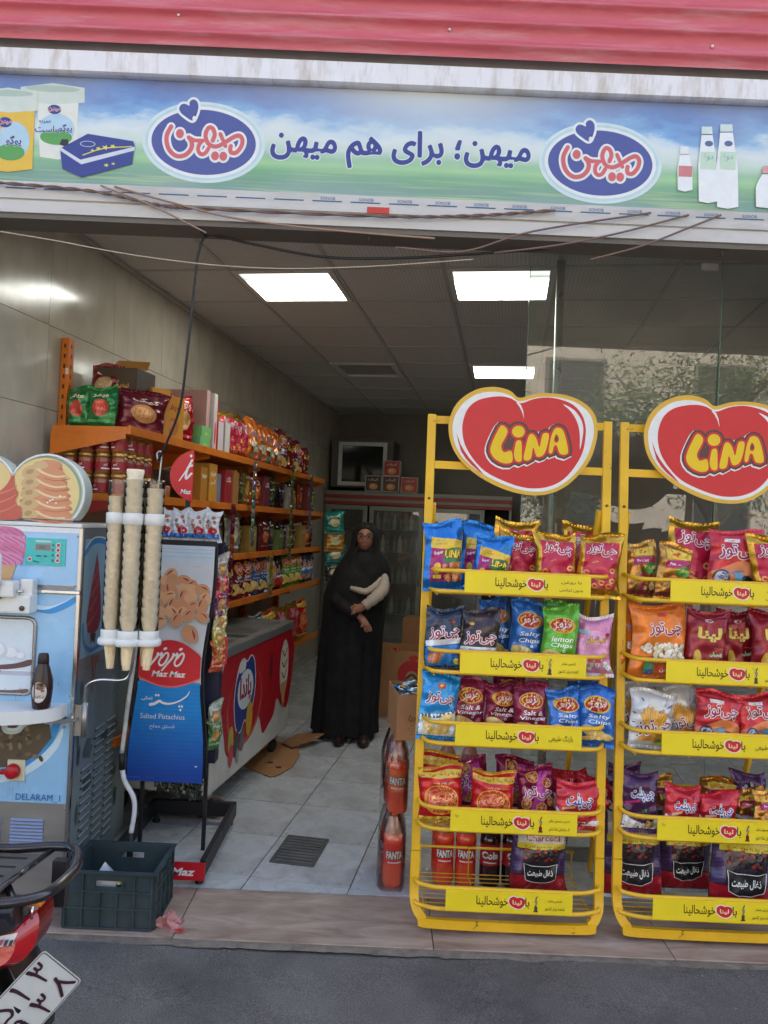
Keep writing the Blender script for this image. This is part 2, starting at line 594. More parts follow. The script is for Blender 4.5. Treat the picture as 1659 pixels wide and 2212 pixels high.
# fine near patch with gentle unevenness, coarse skirts to the horizon
nx, ny = 70, 60
xs = np.linspace(-3.5, 3.5, nx); ys = np.linspace(-2.5, 3.2, ny)
vs = []
for j in range(ny):
    for i in range(nx):
        x, y = xs[i], ys[j]
        e = min(1, (3.5 - abs(x)) / 0.6, (y + 2.5) / 0.6)
        z = -0.012 + e * (0.004 * math.sin(x * 3.1 + y * 1.7) + 0.003 * math.sin(y * 5.3 - x * 2.2 + 1.0)) - 0.004
        vs.append((x, y, z))
fs = [(j * nx + i, j * nx + i + 1, (j + 1) * nx + i + 1, (j + 1) * nx + i) for j in range(ny - 1) for i in range(nx - 1)]
g.add(vs, fs, M_ASPH, smooth=True)
B = 150.0
for x0, x1, y0, y1 in ((-B, -3.5, -B, B), (3.5, B, -B, B), (-3.5, 3.5, -B, -2.5), (-3.5, 3.5, 3.2, B)):
    g.add([(x0, y0, -0.016), (x1, y0, -0.016), (x1, y1, -0.016), (x0, y1, -0.016)], [(0, 1, 2, 3)], M_ASPH)
g.obj('street', kind='structure', label='grey worn asphalt in front of the shop', fixn=False)

# loose grit along the edge of the slabs
gp = G()
for k in range(420):
    x = rnd.uniform(-1.9, 2.1)
    y = 2.93 - abs(rnd.gauss(0, 0.05)) - (0.02 if rnd.random() < .5 else rnd.uniform(0, .25))
    if rnd.random() < .5: x = rnd.uniform(1.2, 1.7)
    r = rnd.uniform(0.001, 0.0035) * (1.6 if rnd.random() < .08 else 1)
    c = Vector((x, y, -0.014 + r * .5))
    vs = [c + Vector((rnd.uniform(.6, 1) * r * a, rnd.uniform(.6, 1) * r * b, rnd.uniform(.4, .8) * r * d)) for a, b, d in ((1, 0, 0), (-1, 0, 0), (0, 1, 0), (0, -1, 0), (0, 0, 1), (0, 0, -1))]
    gp.add(vs, [(0, 2, 4), (2, 1, 4), (1, 3, 4), (3, 0, 4), (2, 0, 5), (1, 2, 5), (3, 1, 5), (0, 3, 5)], mat(rnd.choice([(120, 116, 110), (95, 95, 98), (150, 143, 132)]), rough=.9, var=0))
gp.obj('grit', kind='stuff', label='loose grit where the asphalt meets the stone slabs', cat='grit')

g = G(); n_ = 160; vs = []          # ragged mortar and dirt where asphalt meets stone
for i in range(n_ + 1):
    x = -2.2 + 4.6 * i / n_; f1 = .018 + .02 * abs(noise.noise(Vector((x * 4, 1, 0)))) + .018 * abs(noise.noise(Vector((x * 15, 5, 0)))) + .05 * max(0, noise.noise(Vector((x * 1.3, 9, 0))))
    vs += [(x, 2.953, -.004), (x, 2.945 - f1 * .4, -.006 + .003 * noise.noise(Vector((x * 20, 2, 0)))), (x, 2.94 - f1, -.0125)]
g.add(vs, [(3 * i + j, 3 * i + j + 1, 3 * i + j + 4, 3 * i + j + 3) for i in range(n_) for j in range(2)], mat((118, 108, 98), rough=.95, var=.35, scale=14, bump=.8, bscale=70))
g.obj('dirt', kind='stuff', label='ragged strip of mortar and dirt along the stone slabs', cat='dirt')

# ---- threshold slabs
M_TRAV = veined((132, 110, 96), (186, 166, 150), scale=(1.6, 6, 6), rough=0.55)
g = G(); g.bb(-4.2, 4.2, 2.985, 3.35, -0.3, -0.012, mat((70, 66, 62), rough=.9))
thr = g.obj('threshold', kind='structure', label='pinkish beige travertine slabs along the shop front')
edges = [-4.2, -3.4, -2.45, -1.62, -0.735, 0.26, 1.18, 2.1, 3.1, 4.2]
for i in range(len(edges) - 1):
    g = G()
    x0, x1 = edges[i] + .0015, edges[i + 1] - .0015
    cx = (x0 + x1) / 2
    g.bb(x0 - cx, x1 - cx, -0.2, 0.197, -0.03, rnd.uniform(-.001, .001), M_TRAV, bev=0.003)
    o = g.obj('slab', thr); o.location = (cx, 3.15, 0)

# ---- shop floor
M_TILE = mat((190, 193, 194), rough=0.28, var=0.10, scale=4, dirt=(118, 112, 102), dscale=3.2, damt=0.65)
M_GROUT = mat((92, 90, 86), rough=.9)
def inFront(p):           # (u, d) -> world Y minus the inner edge of the slabs
    return W(p[0], p[1]).y - 3.352
g = G()
poly = clip_poly([(-2.2, 2.4), (3.1, 2.4), (3.1, 9.9), (-2.2, 9.9)], inFront)
g.prism(poly, -0.05, -0.004, M_GROUT, fn=lambda a, b, h: tuple(W(a, b, h)))
floor = g.obj('floor', kind='structure', label='pale grey square floor tiles inside the shop')
TS = 0.455
cache = {}
us = [-1.08 + TS * k for k in range(-3, 10)]
ds = [4.71 + TS * k for k in range(-6, 12)]
for ui in us:
    for di in ds:
        p = [(max(ui, -2.2), di), (min(ui + TS, 3.1), di), (min(ui + TS, 3.1), min(di + TS, 9.9)), (max(ui, -2.2), min(di + TS, 9.9))]
        if p[1][0] - p[0][0] < .02 or p[2][1] - p[1][1] < .02: continue
        q = clip_poly(p, inFront)
        if len(q) < 3: continue
        cu = sum(a for a, b in q) / len(q); cd = sum(b for a, b in q) / len(q)
        q = [(cu + (a - cu) * (1 - .003 / TS * 2), cd + (b - cd) * (1 - .003 / TS * 2)) for a, b in q]
        key = tuple((round(a - cu, 4), round(b - cd, 4)) for a, b in q)
        if key not in cache:
            g = G(); g.prism([(a - cu, b - cd) for a, b in q], -0.012, 0, M_TILE)
            cache[key] = g.mesh('tile')
        o = put('tile', cache[key], floor)
        shop(o, cu, cd, rnd.uniform(-.0008, .0008))

# ---- walls
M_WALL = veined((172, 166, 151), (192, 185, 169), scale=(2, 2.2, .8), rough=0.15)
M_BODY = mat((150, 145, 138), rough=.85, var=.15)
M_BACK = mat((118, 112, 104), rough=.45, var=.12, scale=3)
def wall(name, u0, u1, d0, d1, z0, z1, m, lab):
    g = G(); g.bb(u0, u1, d0, d1, z0, z1, m)
    o = g.obj(name, kind='structure', label=lab); shop(o, 0, 0); return o
wl_ = wall('wall_left', -2.42, -2.212, 2.66, 9.95, -0.1, 3.06, M_GROUT, 'glossy beige tiled wall on the left of the shop')
tw, th = 0.6, 0.40
g = G(); g.bb(-.006, .006, -tw / 2 + .0012, tw / 2 - .0012, -th / 2 + .0012, th / 2 - .0012, M_WALL)
tm = g.mesh('wall_tile')
for i in range(-2, 12):
    for k in range(-1, 7):
        d = 3.345 + tw * (i + .5); z = 2.085 - 1.6 + th * (k - .5)
        if d - tw / 2 < 2.6 or d > 9.9: continue
        if k == 6: continue
        o = put('wall_tile', tm, wl_); o.location = (-2.206 + rnd.uniform(-.0005, .0005), d, z)
for i in range(-1, 12):      # cut row under the ceiling
    g = G(); d = 3.345 + tw * (i + .5)
    g.bb(-.006, .006, -tw / 2 + .0012, tw / 2 - .0012, 2.0864 + .4, 3.03, M_WALL)
    o = g.obj('wall_tile', wl_); o.location = (-2.206, d, 0)
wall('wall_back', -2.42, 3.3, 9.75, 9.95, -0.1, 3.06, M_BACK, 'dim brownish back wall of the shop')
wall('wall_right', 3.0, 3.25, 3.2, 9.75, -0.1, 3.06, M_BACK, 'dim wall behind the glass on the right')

# ---- ceiling
def ceil_mat():
    m = mat((196, 196, 190), rough=.8, var=.06).copy()
    N, L = m.node_tree.nodes, m.node_tree.links
    tc = [n for n in N if n.type == 'TEX_COORD'][0]
    b = N['Principled BSDF']
    sx = N.new('ShaderNodeSeparateXYZ'); L.new(tc.outputs['Object'], sx.inputs[0])
    def mth(op, a, bb=None):
        n = N.new('ShaderNodeMath'); n.operation = op
        for i, q in enumerate((a, bb)):
            if q is None: continue
            if isinstance(q, (int, float)): n.inputs[i].default_value = q
            else: L.new(q, n.inputs[i])
        return n.outputs[0]
    s1 = mth('ADD', sx.outputs[0], sx.outputs[1]); s2 = mth('SUBTRACT', sx.outputs[0], sx.outputs[1])
    a = mth('SINE', mth('MULTIPLY', s1, 2 * pi / 0.042)); c = mth('SINE', mth('MULTIPLY', s2, 2 * pi / 0.042))
    p = mth('GREATER_THAN', mth('MULTIPLY', a, c), 0.62)
    mx = N.new('ShaderNodeMix'); mx.data_type = 'RGBA'
    L.new(p, mx.inputs['Factor'])
    L.new(b.inputs['Base Color'].links[0].from_socket, mx.inputs['A'])
    mx.inputs['B'].default_value = lin((232, 234, 230))
    L.new(mx.outputs['Result'], b.inputs['Base Color'])
    bp = N.new('ShaderNodeBump'); bp.inputs['Strength'].default_value = .5; bp.inputs['Distance'].default_value = .004
    L.new(p, bp.inputs['Height']); L.new(bp.outputs[0], b.inputs['Normal'])
    return m
M_CEIL = ceil_mat()
M_BAR = mat((178, 178, 172), rough=.45)
CT = 0.61
CU0, CD0 = -1.62, 4.12            # a corner of the first lamp's bay
g = G(); g.prism(clip_poly([(-2.3, 2.4), (3.1, 2.4), (3.1, 9.8), (-2.3, 9.8)], lambda p: W(p[0], p[1]).y - 3.10), 3.022, 3.06, M_BODY, fn=lambda a, b, h: tuple(W(a, b, h)))
ceiling = g.obj('ceiling', kind='structure', label='suspended ceiling of white perforated square tiles')
LAMPS = {(0, 0), (2, 0), (2, 4)}
VENTS = {(0, 4)}
g = G(); g.prism([(-CT / 2 + .011, -CT / 2 + .011), (CT / 2 - .011, -CT / 2 + .011), (CT / 2 - .011, CT / 2 - .011), (-CT / 2 + .011, CT / 2 - .011)], 0.006, 0.018, M_CEIL)
full = g.mesh('ceiling_tile')
for i in range(-1, 8):
    for j in range(-2, 10):
        if (i, j) in LAMPS or (i, j) in VENTS: continue
        u0, d0 = CU0 + CT * i, CD0 + CT * j
        p = [(max(u0, -2.2), d0), (u0 + CT, d0), (u0 + CT, d0 + CT), (max(u0, -2.2), d0 + CT)]
        q = clip_poly(p, lambda t: W(t[0], t[1]).y - 3.12)
        if len(q) < 3: continue
        if len(q) == 4 and i >= 0 and W(u0, d0).y > 3.13 and W(u0 + CT, d0).y > 3.13:
            o = put('ceiling_tile', full, ceiling); shop(o, u0 + CT / 2, d0 + CT / 2, 3.0)
        else:
            cu = sum(a for a, b in q) / len(q); cd = sum(b for a, b in q) / len(q)
            g = G(); g.prism([((a - cu) * .96, (b - cd) * .96) for a, b in q], .006, .018, M_CEIL)
            o = g.obj('ceiling_tile', ceiling); shop(o, cu, cd, 3.0)
for i in range(0, 9):
    u = CU0 + CT * i
    d0 = (3.135 - UX.y * u) / DX.y + .01
    g = G(); g.bb(-.012, .012, d0 - 6.3, 3.45, 0, .012, M_BAR); o = g.obj('ceiling_bar', ceiling); shop(o, u, 6.3, 3.0)
for j in range(-1, 10):
    d = CD0 + CT * j
    for i in range(-1, 8):
        u0 = max(CU0 + CT * i + .0122, -2.2); u1 = CU0 + CT * (i + 1) - .0122
        if W(u0, d).y < 3.13 or W(u1, d).y < 3.13: continue
        g = G(); g.bb(u0, u1, -.012, .012, 0.001, .012, M_BAR); o = g.obj('ceiling_bar', ceiling); shop(o, 0, d, 3.0)
g = G(); g.bb(-.02, 0, -3.3, 3.3, -.02, .0, M_BAR); o = g.obj('ceiling_trim', ceiling); shop(o, -2.178, 6.4, 3.0)

def lamp_mat():
    m = mat((250, 252, 244), emit=1.0, var=0).copy()
    N, L = m.node_tree.nodes, m.node_tree.links
    tc = N.new('ShaderNodeTexCoord'); sx = N.new('ShaderNodeSeparateXYZ'); L.new(tc.outputs['Object'], sx.inputs[0])
    # two tubes behind the diffuser, the nearer one weaker
    cr = N.new('ShaderNodeValToRGB'); cr.color_ramp.interpolation = 'EASE'
    e = cr.color_ramp.elements; e[0].position = 0; e[0].color = (.05, .05, .05, 1); e[1].position = 1; e[1].color = (.5, .5, .5, 1)
    for q_, v_ in ((.18, .09), (.30, .045), (.44, 1), (.9, 1)): k_ = e.new(q_); k_.color = (v_, v_, v_, 1)
    mr = N.new('ShaderNodeMapRange'); mr.inputs['From Min'].default_value = -.29; mr.inputs['From Max'].default_value = .29
    L.new(sx.outputs[1], mr.inputs['Value']); L.new(mr.outputs[0], cr.inputs[0])
    ml = N.new('ShaderNodeMath'); ml.operation = 'MULTIPLY'; ml.inputs[1].default_value = 4.2; L.new(cr.outputs[0], ml.inputs[0])
    L.new(ml.outputs[0], N['Principled BSDF'].inputs['Emission Strength'])
    return m
M_LAMP = lamp_mat()
M_LAMPF = mat((214, 216, 210), rough=.4, var=.03)
lname = {(0, 0): 'lit square ceiling lamp nearest the left wall', (2, 0): 'lit square ceiling lamp in the front row, crossed by the edge of the glass', (2, 4): 'lit ceiling lamp farther back, above the left heart sign', (4, 0): 'lit ceiling lamp behind the grey upper glass', (4, 4): 'lit ceiling lamp far back behind the glass'}
for (i, j) in sorted(LAMPS):
    t = thing('ceiling_lamp', lname[(i, j)], 'lamp', 'fluorescent lamps in the ceiling')
    shop(t, CU0 + CT * (i + .5), CD0 + CT * (j + .5), 3.0)
    h = CT / 2 - .013
    g = G()
    for a, b, sx, sy in ((0, h - .015, 2 * h, .03), (0, -h + .015, 2 * h, .03), (h - .015, 0, .03, 2 * h - .0602), (-h + .015, 0, .03, 2 * h - .0602)):
        g.box((a, b, .004), (sx, sy, .02), M_LAMPF)
    g.obj('frame', t)
    g = G()
    n = 24
    vs = []; fs = []
    for k in range(n * 4 + 1):
        y = -h + .0302 + (2 * h - .0604) * k / (n * 4)
        z = .008 + .0022 * math.sin(2 * pi * k / 4)
        vs += [(-h + .0302, y, z), (h - .0302, y, z)]
    fs = [(2 * k, 2 * k + 2, 2 * k + 3, 2 * k + 1) for k in range(n * 4)]
    g.add(vs, fs, M_LAMP, smooth=True)
    g.obj('diffuser', t, fixn=False)
t = thing('ceiling_vent', 'unlit slatted vent in the ceiling beside the lamps', 'vent'); shop(t, CU0 + CT * .5, CD0 + CT * 4.5, 3.0)
g = G(); h = CT / 2 - .013
for a, b, sx, sy in ((0, h - .025, 2 * h, .05), (0, -h + .025, 2 * h, .05), (h - .025, 0, .05, 2 * h - .1002), (-h + .025, 0, .05, 2 * h - .1002)):
    g.box((a, b, .004), (sx, sy, .02), M_LAMPF)
g.obj('frame', t)
for k in range(9):
    g = G(); g.box((0, -.2 + .05 * k, .01), (.47, .035, .004), M_BAR, rot=Matrix.Rotation(.5, 3, 'X')); g.obj('slat', t)
g = G(); g.bb(-.25, .25, -.25, .25, .03, .034, mat((40, 40, 40))); g.obj('backing', t)

# ---- unseen outer body of the building, added to keep the sun out of the shop
b_ = thing('shop_building', 'unseen plastered building mass above and beside the open front, added to block sun', 'building')
g = G(); g.bb(-7, 7, 3.10, 11, 3.062, 7.4, M_BODY); g.obj('sun_blocking_storey', b_)
g = G(); g.prism([(-7, 3.02), (-1.95, 3.02), (-0.75, 10.2), (-0.75, 11), (-7, 11)], -.1, 3.06, M_BODY); g.obj('sun_blocking_side', b_)
g = G(); g.prism([(7, 3.1), (3.6, 3.1), (4.9, 10.2), (4.9, 11), (7, 11)], -.1, 3.06, M_BODY); g.obj('sun_blocking_side', b_)
g = G(); g.bb(-0.74, 4.89, 10.3, 11, -.1, 3.06, M_BODY); g.obj('rear_wall', b_)

# ---- red corrugated fascia
M_RED = mat((202, 98, 110), rough=.36, var=.10, scale=4, dirt=(214, 164, 168), dscale=2.5, damt=.55, stretch=(1, 4, 9))
t = thing('corrugated_fascia', 'red corrugated sheet metal above the shop sign', 'cladding')
g = G()
prof = []
nz_ = 12 * 16
for k in range(nz_ + 1):
    z = 3.395 + 0.96 * k / nz_
    ph = (k % 16) / 16
    # wide flat pans with narrow rounded ribs
    rib = math.exp(-((ph - .5) / .13) ** 2)
    prof.append((2.90 - .10 * k / nz_ - 0.016 * rib + 0.004 * math.cos(2 * pi * ph), z))
vs = []; fs = []
for (y, z) in prof: vs += [(-3.4, y, z), (3.4, y, z)]
fs = [(2 * i, 2 * i + 1, 2 * i + 3, 2 * i + 2) for i in range(nz_)]
g.add(vs, fs, M_RED, smooth=True)
g.obj('sheet', t, fixn=False)
g = G(); g.bb(-3.4, 3.4, 2.96, 3.08, 3.385, 4.4, M_BODY); g.obj('backing_frame', t)
for x, z in ((-.86, 3.5), (.17, 3.49), (1.17, 3.47), (-2.0, 3.5)):
    g = G(); k = 0
    g.lathe([(.0, -.004), (.006, -.004), (.006, 0), (.004, .003), (0, .0035)], mat((225, 225, 225), rough=.3, metal=.6), n=10)
    o = g.obj('screw', t); o.location = (x, 2.90 - .0104 * (z - 3.395) / .1 - .004, z); o.rotation_euler = (pi / 2, 0, 0)

# ---- white flashing above the sign and aluminium beam below it
M_FLASH = mat((232, 232, 236), rough=.5, var=.05, scale=3, dirt=(168, 150, 124), dscale=5, damt=.55, stretch=(3.5, 1, .8))
M_ALU = mat((200, 198, 194), rough=.42, var=.06, scale=4, dirt=(140, 130, 118), dscale=5, damt=.35, stretch=(.5, 1, 3))
t = thing('sign_flashing', 'stained white metal strip between red cladding and sign', 'flashing')
g = G(); g.prism([(2.925, 3.283), (2.912, 3.287), (2.905, 3.36), (2.955, 3.383), (3.0, 3.383), (3.0, 3.283)], -3.4, 3.4, M_FLASH, fn=lambda a, b, h: (h, a, b)); g.obj('flashing_profile', t)
t = thing('front_beam', 'white aluminium beam under the sign along the shop opening', 'beam')
g = G(); g.prism([(2.945, 2.745), (2.945, 2.79), (2.955, 2.793), (2.955, 2.797), (2.945, 2.80), (2.945, 2.866), (3.06, 2.866), (3.06, 2.745)], -3.4, 3.4, M_ALU, fn=lambda a, b, h: (h, a, b)); g.obj('beam_profile', t)
g = G(); g.bb(-3.4, 3.4, 2.955, 3.09, 2.725, 2.7445, mat((110, 105, 98), rough=.6)); g.obj('beam_lip', t)
g = G(); g.bb(-3.4, 3.4, 3.061, 3.1, 2.7448, 3.38, M_BODY); g.obj('lintel', t)
g = G(); g.bb(-.115, -.03, 2.9415, 2.9445, 2.798, 2.822, ink((196, 60, 50))); g.obj('red_sticker', t)
g = G()
for x in np.arange(-2.4, 2.4, .148):
    g.bb(x, x + .115, 2.9435, 2.9447, 2.836 + .0, 2.840, mat((40, 96, 140), rough=.6, var=.3, scale=60))
    if x > -.4:
        a = Art(); a.text('SONOB', x + .06, 2.849, .012, ink((90, 120, 150)), bold=.01); a.onto(g, front(2.9447))
g.obj('printed_margin', t)
for x in (-.105, 1.27):
    g = G(); g.tube([(x, 2.97, 2.725), (x, 2.97, 2.700)], .004, mat((60, 60, 60)), n=8); g.obj('peg', t)

# ---- plate glass
def glass_mat(tint=(236, 242, 238), rough=0.0, base=0.105, dust_veil=3.6):
    m = bpy.data.materials.new('plate_glass')
    m.use_nodes = True
    N, L = m.node_tree.nodes, m.node_tree.links
    for n in list(N):
        if n.type == 'BSDF_PRINCIPLED': N.remove(n)
    out = [n for n in N if n.type == 'OUTPUT_MATERIAL'][0]
    tr = N.new('ShaderNodeBsdfTransparent'); tr.inputs[0].default_value = lin(tint)
    gl = N.new('ShaderNodeBsdfGlossy'); gl.inputs['Roughness'].default_value = rough
    fr = N.new('ShaderNodeFresnel'); fr.inputs['IOR'].default_value = 1.52
    mr = N.new('ShaderNodeMapRange'); mr.inputs['To Min'].default_value = base; mr.inputs['To Max'].default_value = 1
    L.new(fr.outputs[0], mr.inputs['Value'])
    mx = N.new('ShaderNodeMixShader')
    L.new(mr.outputs[0], mx.inputs[0]); L.new(tr.outputs[0], mx.inputs[1]); L.new(gl.outputs[0], mx.inputs[2])
    # pale dusty film, thick enough to paint a grey haze over the glass
    df = N.new('ShaderNodeBsdfDiffuse'); df.inputs[0].default_value = lin((200, 200, 192))
    nz = N.new('ShaderNodeTexNoise'); nz.inputs['Scale'].default_value = 2.2; nz.inputs['Detail'].default_value = 7
    tc = N.new('ShaderNodeTexCoord'); L.new(tc.outputs['Object'], nz.inputs['Vector'])
    m2 = N.new('ShaderNodeMapRange'); m2.inputs['From Min'].default_value = .35; m2.inputs['From Max'].default_value = .75; m2.inputs['To Min'].default_value = .02 * dust_veil; m2.inputs['To Max'].default_value = .08 * dust_veil
    L.new(nz.outputs['Fac'], m2.inputs['Value'])
    mx2 = N.new('ShaderNodeMixShader')
    L.new(m2.outputs[0], mx2.inputs[0]); L.new(mx.outputs[0], mx2.inputs[1]); L.new(df.outputs[0], mx2.inputs[2])
    L.new(mx2.outputs[0], out.inputs['Surface'])
    return m
M_GLASS = glass_mat()
M_GEDGE = mat((120, 160, 145), rough=.15, var=.03)
for k, (x0, x1, lab) in enumerate(((.675, 1.622, 'large clear glass pane behind the yellow racks, its left edge free'), (1.63, 2.95, 'glass pane at the right edge of the shop front'))):
    t = thing('glass_pane', lab, 'window')
    g = G(); g.add([(x0, 3.8, .06), (x1, 3.8, .06), (x1, 3.8, 2.985), (x0, 3.8, 2.985)], [(0, 1, 2, 3)], M_GLASS); g.obj('pane', t, fixn=False)
    g = G(); g.bb(x0 - .0005, x0 + .0015, 3.796, 3.806, .06, 2.985, M_GEDGE); g.obj('glass_edge', t)
    g = G(); g.bb(x0, x1, 3.785, 3.815, 0, .058, mat((130, 130, 126), rough=.4, metal=.6)); g.obj('bottom_rail', t)
    if k == 0:
        g = G(); g.bb(1.52, 1.60, 3.78, 3.795, 2.93, 2.962, mat((200, 200, 196))); g.obj('clamp', t)
g = G(); g.tube([(.86, 3.95, 0), (.86, 3.95, 3.0)], .022, mat((150, 158, 150), rough=.3, metal=.7), n=14)  # post added in place of a pole's reflection in the glass
g.obj('pole_reflection_post', label='thin vertical steel post added behind the glass for the reflection of a pole', cat='post')
# ================================================================== shop sign and cables
def sp(x, y):
    """drawing coordinates of the banner (1659 wide sketch) -> metres on the sign plane"""
    return (-1.559 + .0017905 * x + 9.4e-5 * (y - 157), 3.286 + 7.76e-5 * x - .0018043 * (y - 157))
def banner_mat():
    m = bpy.data.materials.new('printed_banner')
    m.use_nodes = True
    N, L = m.node_tree.nodes, m.node_tree.links
    b = N['Principled BSDF']; b.inputs['Roughness'].default_value = .38
    tc = N.new('ShaderNodeTexCoord'); sx = N.new('ShaderNodeSeparateXYZ'); L.new(tc.outputs['Object'], sx.inputs[0])
    def mth(op, a, c=None, clamp=False):
        n = N.new('ShaderNodeMath'); n.operation = op; n.use_clamp = clamp
        for i, q in enumerate((a, c)):
            if q is None: continue
            if isinstance(q, (int, float)): n.inputs[i].default_value = q
            else: L.new(q, n.inputs[i])
        return n.outputs[0]
    t = mth('DIVIDE', mth('SUBTRACT', sx.outputs[2], 2.867), .413)
    mp = N.new('ShaderNodeMapping'); mp.inputs['Scale'].default_value = (2.0, 1, 5); L.new(tc.outputs['Object'], mp.inputs[0])
    n1 = N.new('ShaderNodeTexNoise'); n1.inputs['Scale'].default_value = 1.3; n1.inputs['Detail'].default_value = 8; n1.inputs['Roughness'].default_value = .62; L.new(mp.outputs[0], n1.inputs['Vector'])
    # only the sky part wavers
    up = mth('MULTIPLY', mth('SUBTRACT', t, .3, True), 2.4, True)
    t2 = mth('SUBTRACT', t, mth('MULTIPLY', mth('SUBTRACT', n1.outputs['Fac'], .47), mth('MULTIPLY', up, .9)))
    cr = N.new('ShaderNodeValToRGB'); e = cr.color_ramp.elements
    e[0].position = 0; e[0].color = lin((96, 146, 128)); e[1].position = 1; e[1].color = lin((66, 92, 168))
    for p, c in ((.10, (84, 146, 112)), (.2, (92, 168, 104)), (.27, (150, 208, 128)), (.33, (136, 196, 140)), (.42, (206, 226, 208)), (.52, (226, 234, 232)), (.60, (200, 222, 234)), (.68, (104, 168, 220)), (.8, (76, 124, 196))):
        q = e.new(p); q.color = lin(c)
    L.new(t2, cr.inputs[0])
    # mown-field streaks
    mp2 = N.new('ShaderNodeMapping'); mp2.inputs['Scale'].default_value = (1.2, 1, 40); L.new(tc.outputs['Object'], mp2.inputs[0])
    n2 = N.new('ShaderNodeTexNoise'); n2.inputs['Scale'].default_value = 2; n2.inputs['Detail'].default_value = 4; L.new(mp2.outputs[0], n2.inputs['Vector'])
    st = mth('MULTIPLY', mth('SUBTRACT', n2.outputs['Fac'], .5, True), mth('SUBTRACT', 1.0, mth('MULTIPLY', t, 2.8, True), True))
    m1 = N.new('ShaderNodeMix'); m1.data_type = 'RGBA'; L.new(mth('MULTIPLY', st, 3.0, True), m1.inputs['Factor']); L.new(cr.outputs[0], m1.inputs['A']); m1.inputs['B'].default_value = lin((196, 226, 110))
    # white haze painted in the middle of the sky
    gx = mth('SUBTRACT', sx.outputs[0], .12)
    ga = mth('POWER', 2.718, mth('MULTIPLY', mth('MULTIPLY', gx, gx), -5.0))
    gf = mth('MULTIPLY', ga, mth('MULTIPLY', mth('SUBTRACT', t, .3, True), 1.5, True))
    m2 = N.new('ShaderNodeMix'); m2.data_type = 'RGBA'; L.new(mth('MULTIPLY', gf, .8), m2.inputs['Factor']); L.new(m1.outputs['Result'], m2.inputs['A']); m2.inputs['B'].default_value = lin((222, 230, 226))
    # sun-bleached film
    n3 = N.new('ShaderNodeTexNoise'); n3.inputs['Scale'].default_value = 3; n3.inputs['Detail'].default_value = 6; L.new(tc.outputs['Object'], n3.inputs['Vector'])
    m3 = N.new('ShaderNodeMix'); m3.data_type = 'RGBA'; L.new(mth('MULTIPLY', n3.outputs['Fac'], .55), m3.inputs['Factor']); L.new(m2.outputs['Result'], m3.inputs['A']); m3.inputs['B'].default_value = lin((190, 198, 200))
    L.new(m3.outputs['Result'], b.inputs['Base Color'])
    return m
sign = thing('shop_sign', 'long printed banner sign with blue oval logos and Persian slogan over green fields', 'sign')
g = G(); g.bb(-3.3, 3.3, 2.95, 2.99, 2.868, 3.281, banner_mat()); g.obj('banner', sign)

C_NAVY = ink((82, 92, 154)); C_SRED = ink((210, 104, 106)); C_WHT = ink((228, 232, 230)); C_HALO = ink((208, 224, 224)); C_HALO2 = ink((188, 214, 218))
def mihan_logo():
    a = Art(); k = .0002633
    q = lambda x, y: ((x - 822) * k, -(y - 710) * k)
    P = lambda pts: [q(*p) for p in pts]
    tilt = -.07
    a.ell(*q(822, 710), 905 * k, 600 * k, C_HALO, rot=tilt, n=56)
    a.ell(*q(822, 710), 858 * k, 560 * k, C_HALO2, rot=tilt, n=56)
    a.ell(*q(822, 710), 820 * k, 528 * k, C_WHT, rot=tilt, n=56)
    a.ell(*q(822, 710), 768 * k, 482 * k, C_NAVY, rot=tilt, n=56)
    heart = [(660, 390), (560, 335), (480, 265), (462, 200), (495, 150), (550, 142), (612, 168), (612, 118), (655, 78), (705, 88), (738, 140), (740, 215), (712, 310)]
    a.stroke(P(heart), 70 * k, C_WHT, closed=True); a.poly(P(heart), C_NAVY, smooth=4)
    S = [([(345, 478), (285, 600), (282, 720), (330, 840), (430, 915), (540, 905), (620, 840), (652, 760), (640, 690), (605, 640)], 64),
         ([(605, 640), (690, 682), (812, 690)], 58), ([(800, 690), (752, 760), (745, 840), (790, 890), (850, 870), (895, 800)], 58),
         ([(955, 690), (985, 600), (960, 515), (905, 492), (860, 560), (855, 650), (900, 740), (990, 776), (1080, 750), (1160, 700), (1270, 632), (1350, 615), (1393, 680), (1372, 780), (1300, 865), (1235, 868), (1213, 825), (1222, 768)], 62),
         ([(1068, 590), (1110, 690), (1145, 770)], 56)]
    D = [(475, 585, 58, 68), (992, 915, 57, 67), (1112, 920, 57, 67)]
    for pts, w in S: a.stroke(P(pts), (w + 66) * k, C_WHT)
    for x, y, rx, ry in D: a.ell(*q(x, y), (rx + 33) * k, (ry + 33) * k, C_WHT)
    for pts, w in S: a.stroke(P(pts), w * k, C_SRED)
    for x, y, rx, ry in D: a.ell(*q(x, y), rx * k, ry * k, C_SRED)
    return a
for cx, cy in ((439.4, 307.7), (1294.5, 352.5)):
    a = mihan_logo(); c = sp(cx, cy)
    a.xform(c[0], c[1], 1.0, rot=.043)
    g = G(); a.onto(g, front(2.95)); g.obj('oval_logo', sign)
a = Art()
c = sp(864, 325)
a.text('میهن؛ برای هم میهن', c[0], c[1], .15, ink((62, 70, 140)), fat=.045, w=1.0, outline=[(.05, ink((214, 226, 222)))])
g = G(); a.onto(g, front(2.95)); g.obj('slogan', sign)
